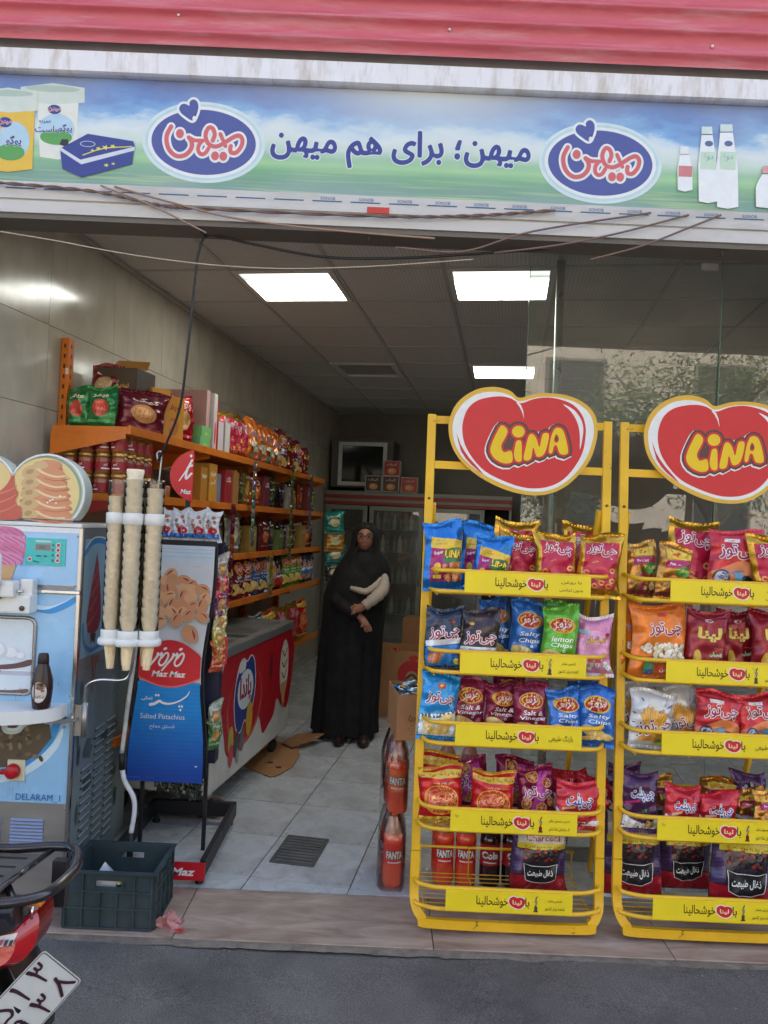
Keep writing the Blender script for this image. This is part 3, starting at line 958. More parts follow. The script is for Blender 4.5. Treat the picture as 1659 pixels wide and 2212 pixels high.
# printed dairy tubs and bottles
def SP(pts): return [sp(*p) for p in pts]
a = Art()
cream = ink((224, 226, 214)); lidm = ink((206, 216, 204)); lid2 = ink((176, 196, 182)); yel = ink((226, 186, 70)); pale = ink((176, 206, 222)); grn = ink((92, 160, 84)); navy = ink((58, 70, 140)); star = ink((222, 214, 90))
def tub(x0, x1, y0, y1, body, lidx0, lidx1, ly0, ly1):
    a.poly(SP([(x0, y0), (x1, y0 + 4), (x1 - 6, y1 - 6), ((x0 + x1) / 2, y1), (x0 + 6, y1 - 6)]), body)
    a.poly(SP([(lidx0, ly0 + 8), ((lidx0 + lidx1) / 2, ly0), (lidx1, ly0 + 10), (lidx1, ly1), ((lidx0 + lidx1) / 2, ly1 + 4), (lidx0, ly1 - 4)]), lidm)
    c = sp((lidx0 + lidx1) / 2, ly0 + 12); a.ell(c[0], c[1], (lidx1 - lidx0) * .00076, .013, lid2)
tub(80, 170, 215, 345, cream, 45, 183, 180, 222)
c = sp(122, 280); a.ell(c[0], c[1], .07, .062, pale); a.ell(c[0], c[1] - .03, .062, .03, grn)
a.text('یوگو', c[0] + .035, c[1] + .005, .036, navy, bold=.03, outline=[(.03, C_WHT)]); a.text('ماست', c[0] - .035, c[1], .028, navy, bold=.02, outline=[(.03, C_WHT)]); a.text('همزده', c[0] - .045, c[1] + .028, .016, navy, bold=.01)
c = sp(118, 237); a.ell(c[0], c[1], .026, .018, navy, rot=-.05); a.text('میهن', c[0], c[1], .018, C_SRED, bold=.02, outline=[(.03, C_WHT)])
c = sp(140, 308); a.poly([(c[0] - .02, c[1] - .01), (c[0] - .012, c[1] + .012), (c[0] + .012, c[1] + .012), (c[0] + .018, c[1] - .02)], ink((50, 46, 50)))
tub(-40, 76, 232, 372, yel, -45, 82, 190, 240)
c = sp(30, 305); a.ell(c[0], c[1], .062, .075, pale); a.ell(c[0] - .01, c[1] - .045, .055, .032, grn); a.text('یوگو', c[0], c[1], .042, navy, bold=.03, outline=[(.03, C_WHT)])
c = sp(12, 265); a.ell(c[0], c[1], .026, .02, navy); a.text('میهن', c[0], c[1], .018, C_SRED, bold=.02, outline=[(.03, C_WHT)])
a.poly(SP([(130, 322), (190, 290), (288, 306), (291, 316), (285, 355), (176, 384), (135, 365)]), navy)
a.poly(SP([(130, 318), (174, 346), (291, 318), (291, 326), (176, 356), (130, 326)]), ink((206, 212, 220)))
c = sp(190, 312); a.ell(c[0], c[1], .03, .012, ink((180, 186, 206))); a.ell(c[0], c[1], .026, .009, navy)
for x, y, r in ((213, 322, .012), (228, 320, .016), (244, 317, .012), (200, 326, .009), (230, 358, .012), (245, 355, .009)):
    c = sp(x, y); a.poly([(c[0] + r * (1 if i % 2 == 0 else .4) * math.cos(i * pi / 5), c[1] + r * (.7 if i % 2 == 0 else .28) * math.sin(i * pi / 5)) for i in range(10)], star)
a.stroke(SP([(180, 336), (225, 322), (285, 318)]), .004, star)
def bottle_print(x, y0, y1, w, capc):
    a.poly(SP([(x - w * .3, y0 + 18), (x + w * .3, y0 + 18), (x + w * .42, y0 + (y1 - y0) * .35), (x + w * .5, y0 + (y1 - y0) * .5), (x + w * .5, y1 - 4), (x, y1), (x - w * .5, y1 - 4), (x - w * .5, y0 + (y1 - y0) * .5), (x - w * .42, y0 + (y1 - y0) * .35)]), ink((232, 236, 236)))
    a.poly(SP([(x - w * .28, y0), (x + w * .28, y0), (x + w * .3, y0 + 16), (x - w * .3, y0 + 16)]), capc)
bottle_print(1476, 318, 415, 32, ink((226, 230, 228))); bottle_print(1525, 275, 440, 40, ink((206, 224, 216))); bottle_print(1567, 270, 452, 46, ink((206, 222, 214)))
c = sp(1477, 372); a.rect(c[0] - .026, c[0] + .026, c[1] - .02, c[1] + .022, ink((206, 130, 130)))
for x in (1527, 1569):
    c = sp(x, 345); a.rect(c[0] - .03, c[0] + .03, c[1] - .04, c[1] + .028, ink((196, 220, 196))); a.ell(c[0], c[1] + .06, .016, .011, ink((90, 110, 150))); a.text('دوغ', c[0], c[1] + .006, .03, ink((140, 170, 180)), bold=.02)
bottle_print(1665, 360, 452, 75, ink((214, 160, 160)))
g = G(); a.onto(g, front(2.95)); g.obj('product_picture', sign)

# ---- cables strung in front of the beam
def cable(name, pts, r, m, lab, n=8, sub=8, twist=0.0):
    p = smooth_path(pts, sub)
    g = G()
    if twist:
        for s_ in (0, pi):
            q = [v + Vector((0, math.cos(i * 1.1 + s_) * twist, math.sin(i * 1.1 + s_) * twist)) for i, v in enumerate(p)]
            g.tube(q, r, m, n=7)
    else:
        g.tube(p, r, m, n=n)
    return g.obj(name, label=lab, cat='cable', group='cables strung under the sign')
M_CBR = mat((120, 96, 84), rough=.6, var=.2); M_CBK = mat((38, 40, 44), rough=.45); M_CTAN = mat((158, 128, 108), rough=.5, var=.2)
cable('cable', [(-1.9, 2.925, 2.862), (-1.521, 2.925, 2.847), (-1.166, 2.925, 2.829), (-.916, 2.925, 2.788), (-.739, 2.925, 2.78), (-.048, 2.925, 2.781), (.3, 2.928, 2.800), (.606, 2.93, 2.834)], .004, M_CBR, 'brown twisted cable running along the white beam under the banner', twist=.0035, sub=14)
cable('cable', [(-1.141, 2.935, 2.857), (-.933, 2.92, 2.78), (-.725, 2.92, 2.686)], .0035, M_CTAN, 'thin tan cable slanting down from the banner to the black cable')
cable('cable', [(-1.088, 2.935, 2.855), (-.845, 2.92, 2.793), (-.631, 2.92, 2.749), (-.382, 2.925, 2.727), (-.098, 2.935, 2.716), (.15, 2.94, 2.71)], .004, M_CTAN, 'tan cable crossing the beam just right of the twisted one')
cable('cable', [(.0, 2.93, 2.665), (.258, 2.92, 2.657), (.52, 2.92, 2.745), (.974, 2.93, 2.841)], .004, M_CBR, 'grey brown cable rising right from the black cable to the banner')
cable('cable', [(.38, 2.93, 2.66), (.611, 2.92, 2.695), (.839, 2.92, 2.75), (1.119, 2.93, 2.839)], .004, M_CBR, 'cable slanting up to the banner beside the right oval logo')
cable('cable', [(.75, 2.93, 2.65), (.947, 2.92, 2.71), (1.104, 2.92, 2.779), (1.243, 2.93, 2.844)], .004, M_CBR, 'rightmost slanting cable, under the printed white bottles')
cable('wire', [(-1.9, 2.92, 2.70), (-1.512, 2.92, 2.657), (-1.298, 2.92, 2.631), (-1.102, 2.92, 2.602), (-.924, 2.92, 2.581), (-.675, 2.92, 2.563), (-.41, 2.92, 2.562), (-.075, 2.92, 2.586), (.3, 2.925, 2.63)], .0022, mat((190, 172, 150), rough=.25), 'thin pale wire sagging across the opening in front of the ceiling')
cable('power_cable', [(1.6, 3.02, 2.90), (1.189, 3.05, 2.80), (.547, 3.05, 2.722), (.27, 3.05, 2.691), (-.0, 3.05, 2.665), (-.283, 3.05, 2.658), (-.543, 3.05, 2.693), (-.70, 3.05, 2.722), (-.757, 3.05, 2.722), (-.785, 3.06, 2.66), (-.80, 3.08, 2.55), (-.819, 3.09, 2.273), (-.855, 3.15, 2.05), (-.925, 3.22, 1.90), (-.975, 3.29, 1.835)], .0055, M_CBK, 'black power cable hanging from the beam down to the cone dispenser', sub=10)
g = G(); g.tube(smooth_path([(-.975, 3.29, 1.83), (-.985, 3.30, 1.862), (-.972, 3.30, 1.875), (-.965, 3.30, 1.85), (-.972, 3.30, 1.72)], 5), .004, mat((170, 172, 172), metal=.8, rough=.3)); g.obj('wire_hook', label='bent steel hook at the lower end of the black cable', cat='hook')
g = G(); g.tube(smooth_path([(-.775, 3.0, 2.745), (-.77, 3.0, 2.725), (-.752, 3.02, 2.71), (-.757, 3.04, 2.722)], 5), .003, M_CBK); g.obj('cable_tie', label='short black tie holding the black cable under the beam', cat='cable tie')
# ================================================================== ice cream machine
M_STEEL = mat((168, 166, 162), rough=.34, metal=.75, var=.06, scale=3, stretch=(1, 1, 12))
M_CHROME = mat((206, 206, 204), rough=.14, metal=1.0, var=.03)
M_SIDE = mat((122, 134, 134), rough=.42, metal=.25, var=.12, scale=3, dirt=(96, 104, 104), dscale=4, damt=.5)
M_PBLUE = mat((152, 198, 232), rough=.25, var=.04, coat=.3)
M_WPL = mat((224, 226, 222), rough=.35, var=.04)
MX1 = -1.21
mach = thing('ice_cream_machine', 'soft ice cream machine with heart shaped topper and light blue front', 'machine')
g = G(); g.bb(-1.80, MX1 - .004, 3.112, 3.80, .06, 1.535, M_SIDE, bev=.004); g.obj('body', mach)
g = G(); g.bb(-1.806, MX1 - .002, 3.098, 3.80, 1.5355, 1.552, M_WPL, bev=.003); g.obj('top_plate', mach)
g = G(); g.bb(-1.79, MX1 - .012, 3.102, 3.1115, 1.282, 1.534, M_PBLUE)
a = Art()
a.rect(-1.79, MX1 - .013, 1.512, 1.533, ink((226, 228, 230)))
cb = ink((196, 226, 240)); a.rect(-1.79, MX1 - .02, 1.284, 1.30, ink((120, 122, 126), rough=.2, metal=.6))
for i, (x, z, rx, rz) in enumerate(((-1.53, 1.50, .085, .03), (-1.53, 1.468, .10, .032), (-1.535, 1.432, .105, .034), (-1.54, 1.398, .098, .032))):
    a.ell(x, z, rx, rz, ink(((206, 120, 160), (214, 138, 176))[i % 2]))
    for j in range(4): a.stroke([(x - rx * .5 + j * .03, z + rz * .6), (x + j * .03, z - rz * .2), (x + rx * .3 + j * .02, z - rz * .7)], .004, ink((184, 92, 136)))
a.poly([(-1.60, 1.375), (-1.47, 1.375), (-1.49, 1.305), (-1.58, 1.305)], ink((206, 166, 120)))
a.onto(g, front(3.102)); g.obj('upper_panel', mach)
ctl = G(); ctl.bb(-1.435, -1.274, 3.098, 3.1015, 1.379, 1.488, ink((64, 190, 186), rough=.3))
a = Art(); a.rect(-1.397, -1.332, 1.437, 1.466, ink((150, 158, 150))); a.rect(-1.394, -1.335, 1.440, 1.463, ink((120, 128, 120)))
a.text('0:0_', -1.365, 1.451, .014, ink((60, 66, 62)), bold=.0)
a.rect(-1.395, -1.333, 1.472, 1.479, ink((196, 214, 214)))
for z in (1.462, 1.442, 1.421, 1.400):
    a.ell(-1.303, z, .0095, .0095, ink((224, 230, 228)), n=14); a.ell(-1.303, z, .007, .007, ink((200, 60, 66)), n=12); a.ell(-1.287, z, .0016, .0016, ink((20, 40, 40)), n=8)
    a.rect(-1.327, -1.320, z - .005, z + .005, ink((60, 110, 90)))
a.ell(-1.415, 1.402, .0095, .0095, ink((224, 230, 228)), n=14); a.ell(-1.415, 1.402, .007, .007, ink((190, 70, 80)), n=12)
for x, z, w in ((-1.39, 1.414, .02), (-1.40, 1.392, .012), (-1.385, 1.389, .008), (-1.36, 1.414, .014)): a.rect(x, x + w, z, z + .005, ink((40, 80, 80)))
a.onto(ctl, front(3.098)); ctl.obj('control_panel', mach)
g = G(); g.bb(-1.80, MX1 + .002, 3.094, 3.112, 1.268, 1.281, M_CHROME, bev=.002); g.obj('divider_strip', mach)
# main panel
g = G(); g.bb(-1.79, MX1 - .012, 3.102, 3.1115, .428, 1.266, M_PBLUE)
a = Art()
deep = ink((60, 150, 216)); pal = ink((208, 230, 242))
a.poly([(-1.40, 1.20), (-1.33, 1.185), (-1.27, 1.205), (-1.224, 1.235), (-1.224, 1.262), (-1.27, 1.232), (-1.33, 1.21), (-1.40, 1.215)], deep, smooth=3)
a.poly([(-1.42, 1.222), (-1.33, 1.216), (-1.28, 1.232), (-1.224, 1.262), (-1.29, 1.222), (-1.35, 1.20), (-1.42, 1.21)], pal, smooth=3)
a.poly([(-1.79, .53), (-1.50, .53), (-1.38, .58), (-1.295, .66), (-1.262, .74), (-1.262, .775), (-1.285, .78), (-1.30, .72), (-1.36, .635), (-1.45, .57), (-1.55, .55), (-1.79, .55)], deep, smooth=3)
a.poly([(-1.79, .50), (-1.50, .50), (-1.36, .555), (-1.28, .63), (-1.252, .69), (-1.252, .73), (-1.29, .665), (-1.37, .585), (-1.47, .535), (-1.79, .525)], pal, smooth=3)
brown = ink((96, 84, 66)); a.poly([(-1.79, .77), (-1.31, .77), (-1.293, .69), (-1.34, .625), (-1.42, .575), (-1.53, .556), (-1.79, .556)], brown)
for i in range(26):
    x = -1.53 + .2 * rnd.random(); z = .60 + .15 * rnd.random()
    a.ell(x, z, .014, .008, ink(((120, 104, 78), (82, 70, 58), (140, 122, 92))[i % 3]), rot=rnd.random() * 3, n=10)
a.stroke([(-1.32, .765), (-1.40, .745), (-1.43, .715), (-1.475, .712), (-1.485, .74)], .024, ink((196, 214, 214)))
a.stroke([(-1.32, .768), (-1.40, .748), (-1.43, .72), (-1.47, .718)], .01, ink((226, 236, 236)))
a.text('DELARAM_1', -1.335, .449, .03, ink((40, 100, 156)), bold=.0, w=.178)
a.onto(g, front(3.102)); g.obj('front_panel', mach)
# framed splash back
g = G()
def rrect(x0, x1, z0, z1, r, n=6):
    P = []
    for cx, cz, a0 in ((x1 - r, z1 - r, 0), (x0 + r, z1 - r, pi / 2), (x0 + r, z0 + r, pi), (x1 - r, z0 + r, 1.5 * pi)):
        P += [(cx + r * math.cos(a0 + pi / 2 * i / n), cz + r * math.sin(a0 + pi / 2 * i / n)) for i in range(n + 1)]
    return P
g.tube([(x, 3.098, z) for x, z in rrect(-1.70, -1.38, .86, 1.165, .03)], .0075, mat((150, 150, 152), rough=.25, metal=.8), closed=True)
g.prism(rrect(-1.695, -1.385, .865, 1.16, .028), 0, .004, ink((214, 228, 236)), fn=lambda p, q, h: (p, 3.1015 - h, q))
a = Art()
a.poly([(-1.69, .955), (-1.5, .975), (-1.44, .985), (-1.392, 1.0), (-1.392, .975), (-1.5, .955), (-1.69, .94)], ink((104, 78, 76)), smooth=3)
for x, z, r in ((-1.47, 1.02, .034), (-1.53, 1.03, .045), (-1.43, 1.01, .02)): a.ell(x, z, r, r * .8, ink((206, 214, 222))); a.ell(x - .004, z + .005, r * .8, r * .6, ink((232, 236, 240)))
a.rect(-1.69, -1.39, .935, .951, ink((190, 190, 206))); a.rect(-1.69, -1.39, .952, .956, ink((240, 240, 244)))
a.ell(-1.50, .90, .10, .032, ink((214, 226, 232))); a.stroke([(-1.60, .87), (-1.48, .868), (-1.40, .876)], .012, ink((120, 90, 80)))
a.onto(g, front(3.0975)); g.obj('splash_back', mach)
# dispensing head
g = G(); g.bb(-1.62, -1.376, 3.03, 3.1015, 1.19, 1.262, M_WPL, bev=.008); g.bb(-1.60, -1.43, 3.0, 3.06, 1.255, 1.318, M_WPL, bev=.008); g.bb(-1.428, -1.378, 3.05, 3.10, 1.255, 1.325, M_WPL, bev=.006)
g.tube([(-1.44, 3.028, 1.278), (-1.405, 3.028, 1.278)], .006, M_CHROME)
g.lathe([(0, 0), (.010, 0), (.010, .006), (0, .007)], mat((90, 90, 92), metal=.7), c=(0, 0, 0), n=10)
for k in range(len(g.v) - 40, len(g.v)):
    x, y, z = g.v[k]; g.v[k] = (-1.405 + x, 3.029 - z, 1.212 + y)
head = g.obj('dispensing_head', mach)
g = G(); g.lathe([(.013, 0), (.0145, .01), (.0145, .10), (.012, .118), (0, .12)], M_WPL, c=(-1.487, 2.985, 1.305), n=16); g.tube([(-1.487, 2.985, 1.31), (-1.49, 2.995, 1.27), (-1.49, 3.02, 1.25)], .006, mat((70, 70, 74), metal=.8, rough=.3)); g.obj('lever', mach)
# drip tray
g = G()
P = [(-1.79, 3.10), (-1.235, 3.10)] + [(-1.5125 + .278 * math.cos(t), 3.06 - .155 * math.sin(t)) for t in np.linspace(0.0, pi, 28)]
P = [(-1.235, 3.10)] + [(-1.5125 + .2775 * math.cos(t), 3.055 - .15 * math.sin(t)) for t in np.linspace(0.02, pi - .02, 28)] + [(-1.79, 3.10)]
g.prism(P, .782, .832, M_WPL); g.obj('drip_tray', mach)
g = G(); g.prism([(-1.19, 3.098), (-1.255, 3.098), (-1.30, 3.04), (-1.27, 3.04)], .760, .776, M_CHROME); g.obj('tray_bracket', mach)
g = G(); g.lathe([(0, 0), (.006, 0), (.006, .003), (0, .006)], M_CHROME, n=10); o = g.obj('screw', mach); o.location = (-1.243, 3.102, .735); o.rotation_euler = (pi / 2, 0, 0)
for x, z in ((-1.228, .41), (-1.228, .08), (-1.228, 1.25), (-1.228, .86), (-1.228, 1.30), (-1.228, 1.50)):
    g = G(); g.lathe([(0, 0), (.0045, 0), (.0045, .002), (0, .0035)], M_CHROME, n=8); o = g.obj('screw', mach); o.location = (x, 3.102, z); o.rotation_euler = (pi / 2, 0, 0)
g = G(); a = Art(); q_ = random.Random(12)
for i in range(16):
    x = q_.uniform(-1.56, -1.25); z = q_.uniform(.80, 1.02) if i % 2 else q_.uniform(.44, .56); L_ = q_.uniform(.01, .05)
    a.stroke([(x, z), (x + q_.uniform(-.002, .002), z - L_ * .5), (x, z - L_)], q_.uniform(.0012, .003), ink((150, 132, 112)), w1=.0008)
a.onto(g, front(3.0968)); g.obj('dried_drips', mach)
# rotary switch
g = G(); g.bb(-1.462, -1.392, 3.092, 3.1015, .515, .598, ink((222, 214, 180)), bev=.003)
sw = g.obj('switch_plate', mach)
g = G(); g.lathe([(.030, 0), (.028, .02), (.02, .026), (0, .026)], mat((188, 30, 40), rough=.3), n=20); g.box((-.028, 0, .018), (.03, .016, .018), mat((188, 30, 40), rough=.3), bev=.003)
o = g.obj('red_knob', sw); o.location = (-1.436, 3.0915, .555); o.rotation_euler = (pi / 2, 0, 0)
# stainless lower front with louvres
g = G(); g.bb(-1.79, MX1 - .012, 3.104, 3.1115, .06, .4275, M_STEEL); low = g.obj('lower_panel', mach)
gl = G(); gl.prism([(-.0, -.006), (-.007, -.002), (-.0, .006)], -.066, .066, mat((150, 156, 176), rough=.3, metal=.7), fn=lambda a_, b_, h: (h, a_, b_))
lm = gl.mesh('louvre')
for cx in (-1.375, -1.545):
    for k in range(9):
        o = put('louvre', lm, low); o.location = (cx, 3.1035, .358 - k * .0135)
g = G(); g.bb(MX1 - .0115, MX1 + .003, 3.096, 3.1115, .06, 1.2675, M_CHROME, bev=.002); g.bb(MX1 - .0115, MX1 + .003, 3.096, 3.1115, 1.2815, 1.534, mat((206, 200, 190), rough=.3, metal=.5), bev=.002); g.obj('corner_trim', mach)
# right side: print, peeling film, louvres
side = facing((MX1 + 0.0, 0, 0), (0, 1, 0), (0, 0, 1))
g = G(); g.add([(MX1 - .001, 3.125, .08), (MX1 - .001, 3.79, .08), (MX1 - .001, 3.79, 1.53), (MX1 - .001, 3.125, 1.53)], [(0, 1, 2, 3)], M_SIDE)
a = Art()
a.rect(3.135, 3.45, 1.0, 1.49, ink((132, 170, 196)))
a.stroke([(3.14, 1.43), (3.22, 1.475), (3.33, 1.478), (3.42, 1.455)], .022, ink((52, 130, 196)))
a.stroke([(3.14, 1.452), (3.22, 1.492), (3.33, 1.494), (3.44, 1.474)], .006, ink((200, 216, 220)))
a.poly([(3.27, 1.435), (3.30, 1.36), (3.325, 1.28), (3.34, 1.20), (3.345, 1.14), (3.32, 1.10), (3.27, 1.085), (3.205, 1.10), (3.185, 1.15), (3.20, 1.21), (3.225, 1.29), (3.25, 1.37)], ink((134, 48, 66)))
for z in (1.16, 1.22, 1.28, 1.34): a.stroke([(3.20 + (z - 1.16) * .2, z - .03), (3.27, z + .005), (3.335 - (z - 1.16) * .15, z + .05)], .013, ink((172, 84, 100)), w1=.004)
a.poly([(3.235, 1.09), (3.245, 1.05), (3.26, 1.06), (3.285, 1.045), (3.30, 1.085)], ink((70, 50, 60)))
a.stroke([(3.15, 1.14), (3.17, 1.06), (3.25, 1.02), (3.36, 1.03)], .02, ink((60, 130, 184)))
a.poly([(3.27, .99), (3.35, .985), (3.345, .955), (3.32, .95), (3.31, .90), (3.295, .84), (3.275, .84), (3.285, .93)], ink((120, 84, 80)))
def ragged(cx, cz, w, h, n=14, seed=1):
    r_ = random.Random(seed)
    return [(cx + w * math.cos(2 * pi * i / n) * r_.uniform(.6, 1.1), cz + h * math.sin(2 * pi * i / n) * r_.uniform(.6, 1.1)) for i in range(n)]
film = ink((74, 82, 84)); film2 = ink((58, 64, 66))
for i, (y, z, w, h) in enumerate(((3.16, .72, .012, .10), (3.17, .60, .02, .05), (3.27, .60, .05, .055), (3.28, .46, .055, .05), (3.18, .36, .02, .05), (3.46, .60, .05, .03), (3.58, .62, .06, .02), (3.60, .40, .04, .03), (3.17, .87, .012, .05), (3.64, .28, .02, .05), (3.16, .2, .01, .04))):
    a.poly(ragged(y, z, w, h, seed=i), (film, film2)[i % 2])
for i in range(40):
    a.poly(ragged(rnd.uniform(3.14, 3.75), rnd.uniform(.15, .95), rnd.uniform(.003, .012), rnd.uniform(.002, .008), n=7, seed=50 + i), film2)
a.onto(g, side, lift=.0002); g.obj('side_print', mach)
gl = G(); gl.prism([(0, -.003), (.005, -.001), (0, .007)], -.050, .050, mat((140, 152, 152), rough=.4, metal=.3), fn=lambda a_, b_, h: (a_, h, b_)); gl.bb(-.001, .0008, -.054, .054, -.0085, -.0032, mat((20, 22, 22)))
lm = gl.mesh('louvre')
for cy in (3.26, 3.40, 3.54):
    for k in range(16):
        if cy < 3.3 and k < 4: continue
        o = put('louvre', lm, mach); o.location = (MX1 + .0012, cy, .66 - k * .034)
# heart topper
def topper_pts(grow=0.0):
    r = .152 + grow
    P = []
    cR, cL = (-1.362, 1.672), (-1.64, 1.672)
    for t in np.linspace(-1.02, 2.72, 34): P.append((cR[0] + r * math.cos(t), cR[1] + r * math.sin(t)))
    for t in np.linspace(pi - 2.72, pi + 1.02, 34): P.append((cL[0] + r * math.cos(t), cL[1] + r * math.sin(t)))
    return P
g = G()
P = topper_pts()
P = [p for p in P if p[1] > 1.556]
g.prism(P, 0, .085, mat((206, 216, 204), rough=.4, var=.04), fn=lambda p, q, h: (p, 3.185 - h, q))
tp = g.obj('heart_topper', mach)
g = G(); g.tube([(p[0], 3.0985, p[1]) for p in P], .0055, M_WPL, closed=True, n=8); g.obj('topper_rim', mach)
g = G(); a = Art()
P2 = [(x * .965 + -1.501 * .035, z * .965 + 1.66 * .035) for x, z in P]
a.poly(P2, ink((140, 168, 140))); P3 = [(x * .93 + -1.501 * .07, z * .93 + 1.645 * .07) for x, z in P]
a.poly(P3, ink((228, 204, 142)))
for i in range(9):      # lower layers of the swirl fill the lobe
    z = 1.572 + i * .025; w_ = .112 - .05 * (i / 8) ** 2
    a.ell(-1.362, z, w_, .022, ink(((196, 132, 92), (206, 146, 104))[i % 2]), rot=-.12)
tan, peach, crm, tan2 = ink((206, 176, 126)), ink((212, 146, 108)), ink((232, 206, 160)), ink((178, 146, 100))
for i in range(5):
    z = 1.58 + i * .042; w = .104 - i * .008
    a.ell(-1.36, z, w, .031, peach, rot=-.1); a.ell(-1.425, z + .006, .04, .026, tan, rot=.3); a.ell(-1.432, z + .006, .016, .010, tan2, rot=.3)
    a.stroke([(-1.41, z + .028), (-1.38, z + .004), (-1.33, z - .010), (-1.285, z - .006)], .011, crm, w1=.006)
    a.stroke([(-1.37, z - .02), (-1.32, z - .026), (-1.27, z - .016)], .003, ink((176, 104, 76)))
a.ell(-1.355, 1.785, .05, .02, peach); a.ell(-1.39, 1.782, .03, .016, tan)
for x, z in ((-1.345, 1.64), (-1.335, 1.645), (-1.305, 1.66), (-1.355, 1.632), (-1.32, 1.632)): a.ell(x, z, .005, .0035, ink((248, 240, 226)), n=8)
a.poly([(-1.62, 1.56), (-1.47, 1.56), (-1.462, 1.60), (-1.485, 1.63), (-1.475, 1.665), (-1.49, 1.69), (-1.498, 1.745), (-1.52, 1.70), (-1.56, 1.66), (-1.62, 1.62)], ink((196, 96, 80)), smooth=3)
for z in (1.60, 1.64, 1.675): a.stroke([(-1.56, z - .02), (-1.51, z), (-1.48, z + .02)], .008, ink((216, 128, 106)), w1=.003)
a.onto(g, front(3.0998)); g.obj('topper_print', mach)
g = G(); g.box((-1.60, 3.16, 1.79), (.10, .12, .006), ink((214, 214, 224)), rot=Matrix.Rotation(.35, 3, 'Y') @ Matrix.Rotation(.2, 3, 'X')); g.obj('paper_sheet', label='white sheet lying over the notch of the heart topper', cat='paper')

# ---- chocolate sauce bottle
t = thing('sauce_bottle', 'dark brown sauce bottle standing on the machine tray', 'bottle', loc=(-1.298, 3.0, .8325))
pr = [(.028, 0), (.033, .004), (.036, .03), (.040, .075), (.039, .11), (.028, .15), (.0215, .17), (.019, .19), (.019, .205), (.014, .212), (0, .214)]
g = G(); g.lathe(pr, mat((52, 36, 34), rough=.25, var=.15), n=28); g.lathe([(.0205, .172), (.0215, .174), (.0205, .2), (.017, .212)], mat((40, 30, 30), rough=.4), n=20, cap=False); g.obj('bottle_body', t)
a = Art(); a.poly([(.0 + .030 * math.cos(i * pi / 12), .068 + .040 * math.sin(i * pi / 12)) for i in range(24)], ink((206, 200, 190))); a.ell(.004, .092, .02, .014, ink((122, 88, 66))); a.ell(.008, .098, .008, .006, ink((40, 28, 26)))
a.rect(-.02, .018, .035, .046, ink((226, 220, 214))); a.stroke([(-.016, .10), (-.017, .06), (-.018, .03)], .005, ink((70, 30, 34))); a.ell(.014, .075, .007, .005, ink((150, 90, 80))); a.text('شکلات', .0, .052, .012, ink((110, 60, 60)), bold=.01)
rp = lambda z: np.interp(z, [p[1] for p in pr], [p[0] for p in pr])
g = G(); a.onto(g, lambda p, q, h: np.stack([np.sin(p / .04 + .1) * (rp(q) + h), -np.cos(p / .04 + .1) * (rp(q) + h), q], -1), maxlen=.012); g.obj('bottle_label', t)

# ---- cone dispenser
disp = thing('cone_dispenser', 'wafer cone dispenser of clear tubes on a white holder beside the machine', 'dispenser')
TUB = [(-1.071, 3.085), (-.995, 3.06), (-.919, 3.085), (-1.035, 3.165), (-.955, 3.165)]
outl = []
g = G()
for i, (x, y) in enumerate(TUB):
    g.lathe([(.036, 1.076), (.047, 1.078), (.05, 1.084), (.05, 1.098), (.046, 1.104), (.036, 1.105)], M_WPL, c=(x, y, 0), n=26, cap=False)
    g.lathe([(.0385, 1.104 + .0005), (.0395, 1.106), (.0395, 1.136), (.037, 1.139)], M_WPL, c=(x, y, 0), n=26, cap=False)
g.bb(-1.06, -.93, 3.06, 3.16, 1.08, 1.10, M_WPL)
g.obj('holder', disp)
M_TUBE = glass_mat((252, 252, 250), base=.015, dust_veil=.12)
tops = [1.735, 1.742, 1.742, 1.735, 1.735]
for (x, y), zt in zip(TUB, tops):
    g = G(); g.lathe([(.036, 1.139), (.036, zt)], M_TUBE, c=(x, y, 0), n=28, cap=False); g.obj('clear_tube', disp, fixn=False)
for x, y in TUB[:3]:
    g = G(); g.lathe([(.0365, 1.558), (.0395, 1.56), (.0395, 1.602), (.0365, 1.604)], mat((226, 226, 220), rough=.4), c=(x, y, 0), n=26, cap=False); g.obj('white_ring', disp)
g = G(); g.tube(smooth_path([(-1.174, 3.12, .78), (-1.174, 3.12, .87), (-1.165, 3.12, .905), (-1.12, 3.12, .925), (-1.03, 3.12, .928), (-1.0, 3.12, .95), (-.99, 3.115, 1.0), (-.985, 3.11, 1.078)], 6), .0075, M_CHROME, n=12); g.obj('bent_arm', disp)
g = G(); g.tube([(-1.174, 3.12, .695), (-1.174, 3.12, .83)], .0135, M_STEEL, n=14); g.bb(-1.2068, -1.18, 3.105, 3.135, .70, .825, M_STEEL); g.obj('arm_socket', disp)
M_WAF = mat((250, 236, 208), rough=.75, var=.12, scale=40)
M_WAF2 = mat((246, 228, 190), rough=.7, var=.12, scale=40)
g = G(); g.lathe([(.0328, .050), (.0340, .048), (.0338, .036), (.0272, .008), (.025, .0), (.012, -.055), (.0115, -.055), (.023, .0), (.0320, .050)], M_WAF, n=24, cap=False)
cone_m = g.mesh('wafer_cone')
g = G()
pr = [(.024, .05), (.0245, .045), (.023, .03), (.0125, -.070), (.0115, -.074), (0, -.074)]
g.lathe(pr, M_WAF2, n=20, cap=False)
for k in range(7):        # waffle ridges winding round the cone
    for sgn in (1, -1):
        p = []
        for i in range(9):
            z = .03 - .105 * i / 8; r = np.interp(z, [-.075, .03], [.0125, .023]) + .0005
            an = 2 * pi * k / 7 + sgn * i * .16; p.append((r * math.cos(an), r * math.sin(an), z))
        g.tube(p, .0009, M_WAF2, n=4, cap=False)
hang_m = g.mesh('wafer_cone')
cl = ['left', 'middle', 'right', 'rear left', 'rear right']
lowtop = [1.655, 1.735, 1.69, 1.66, 1.64]
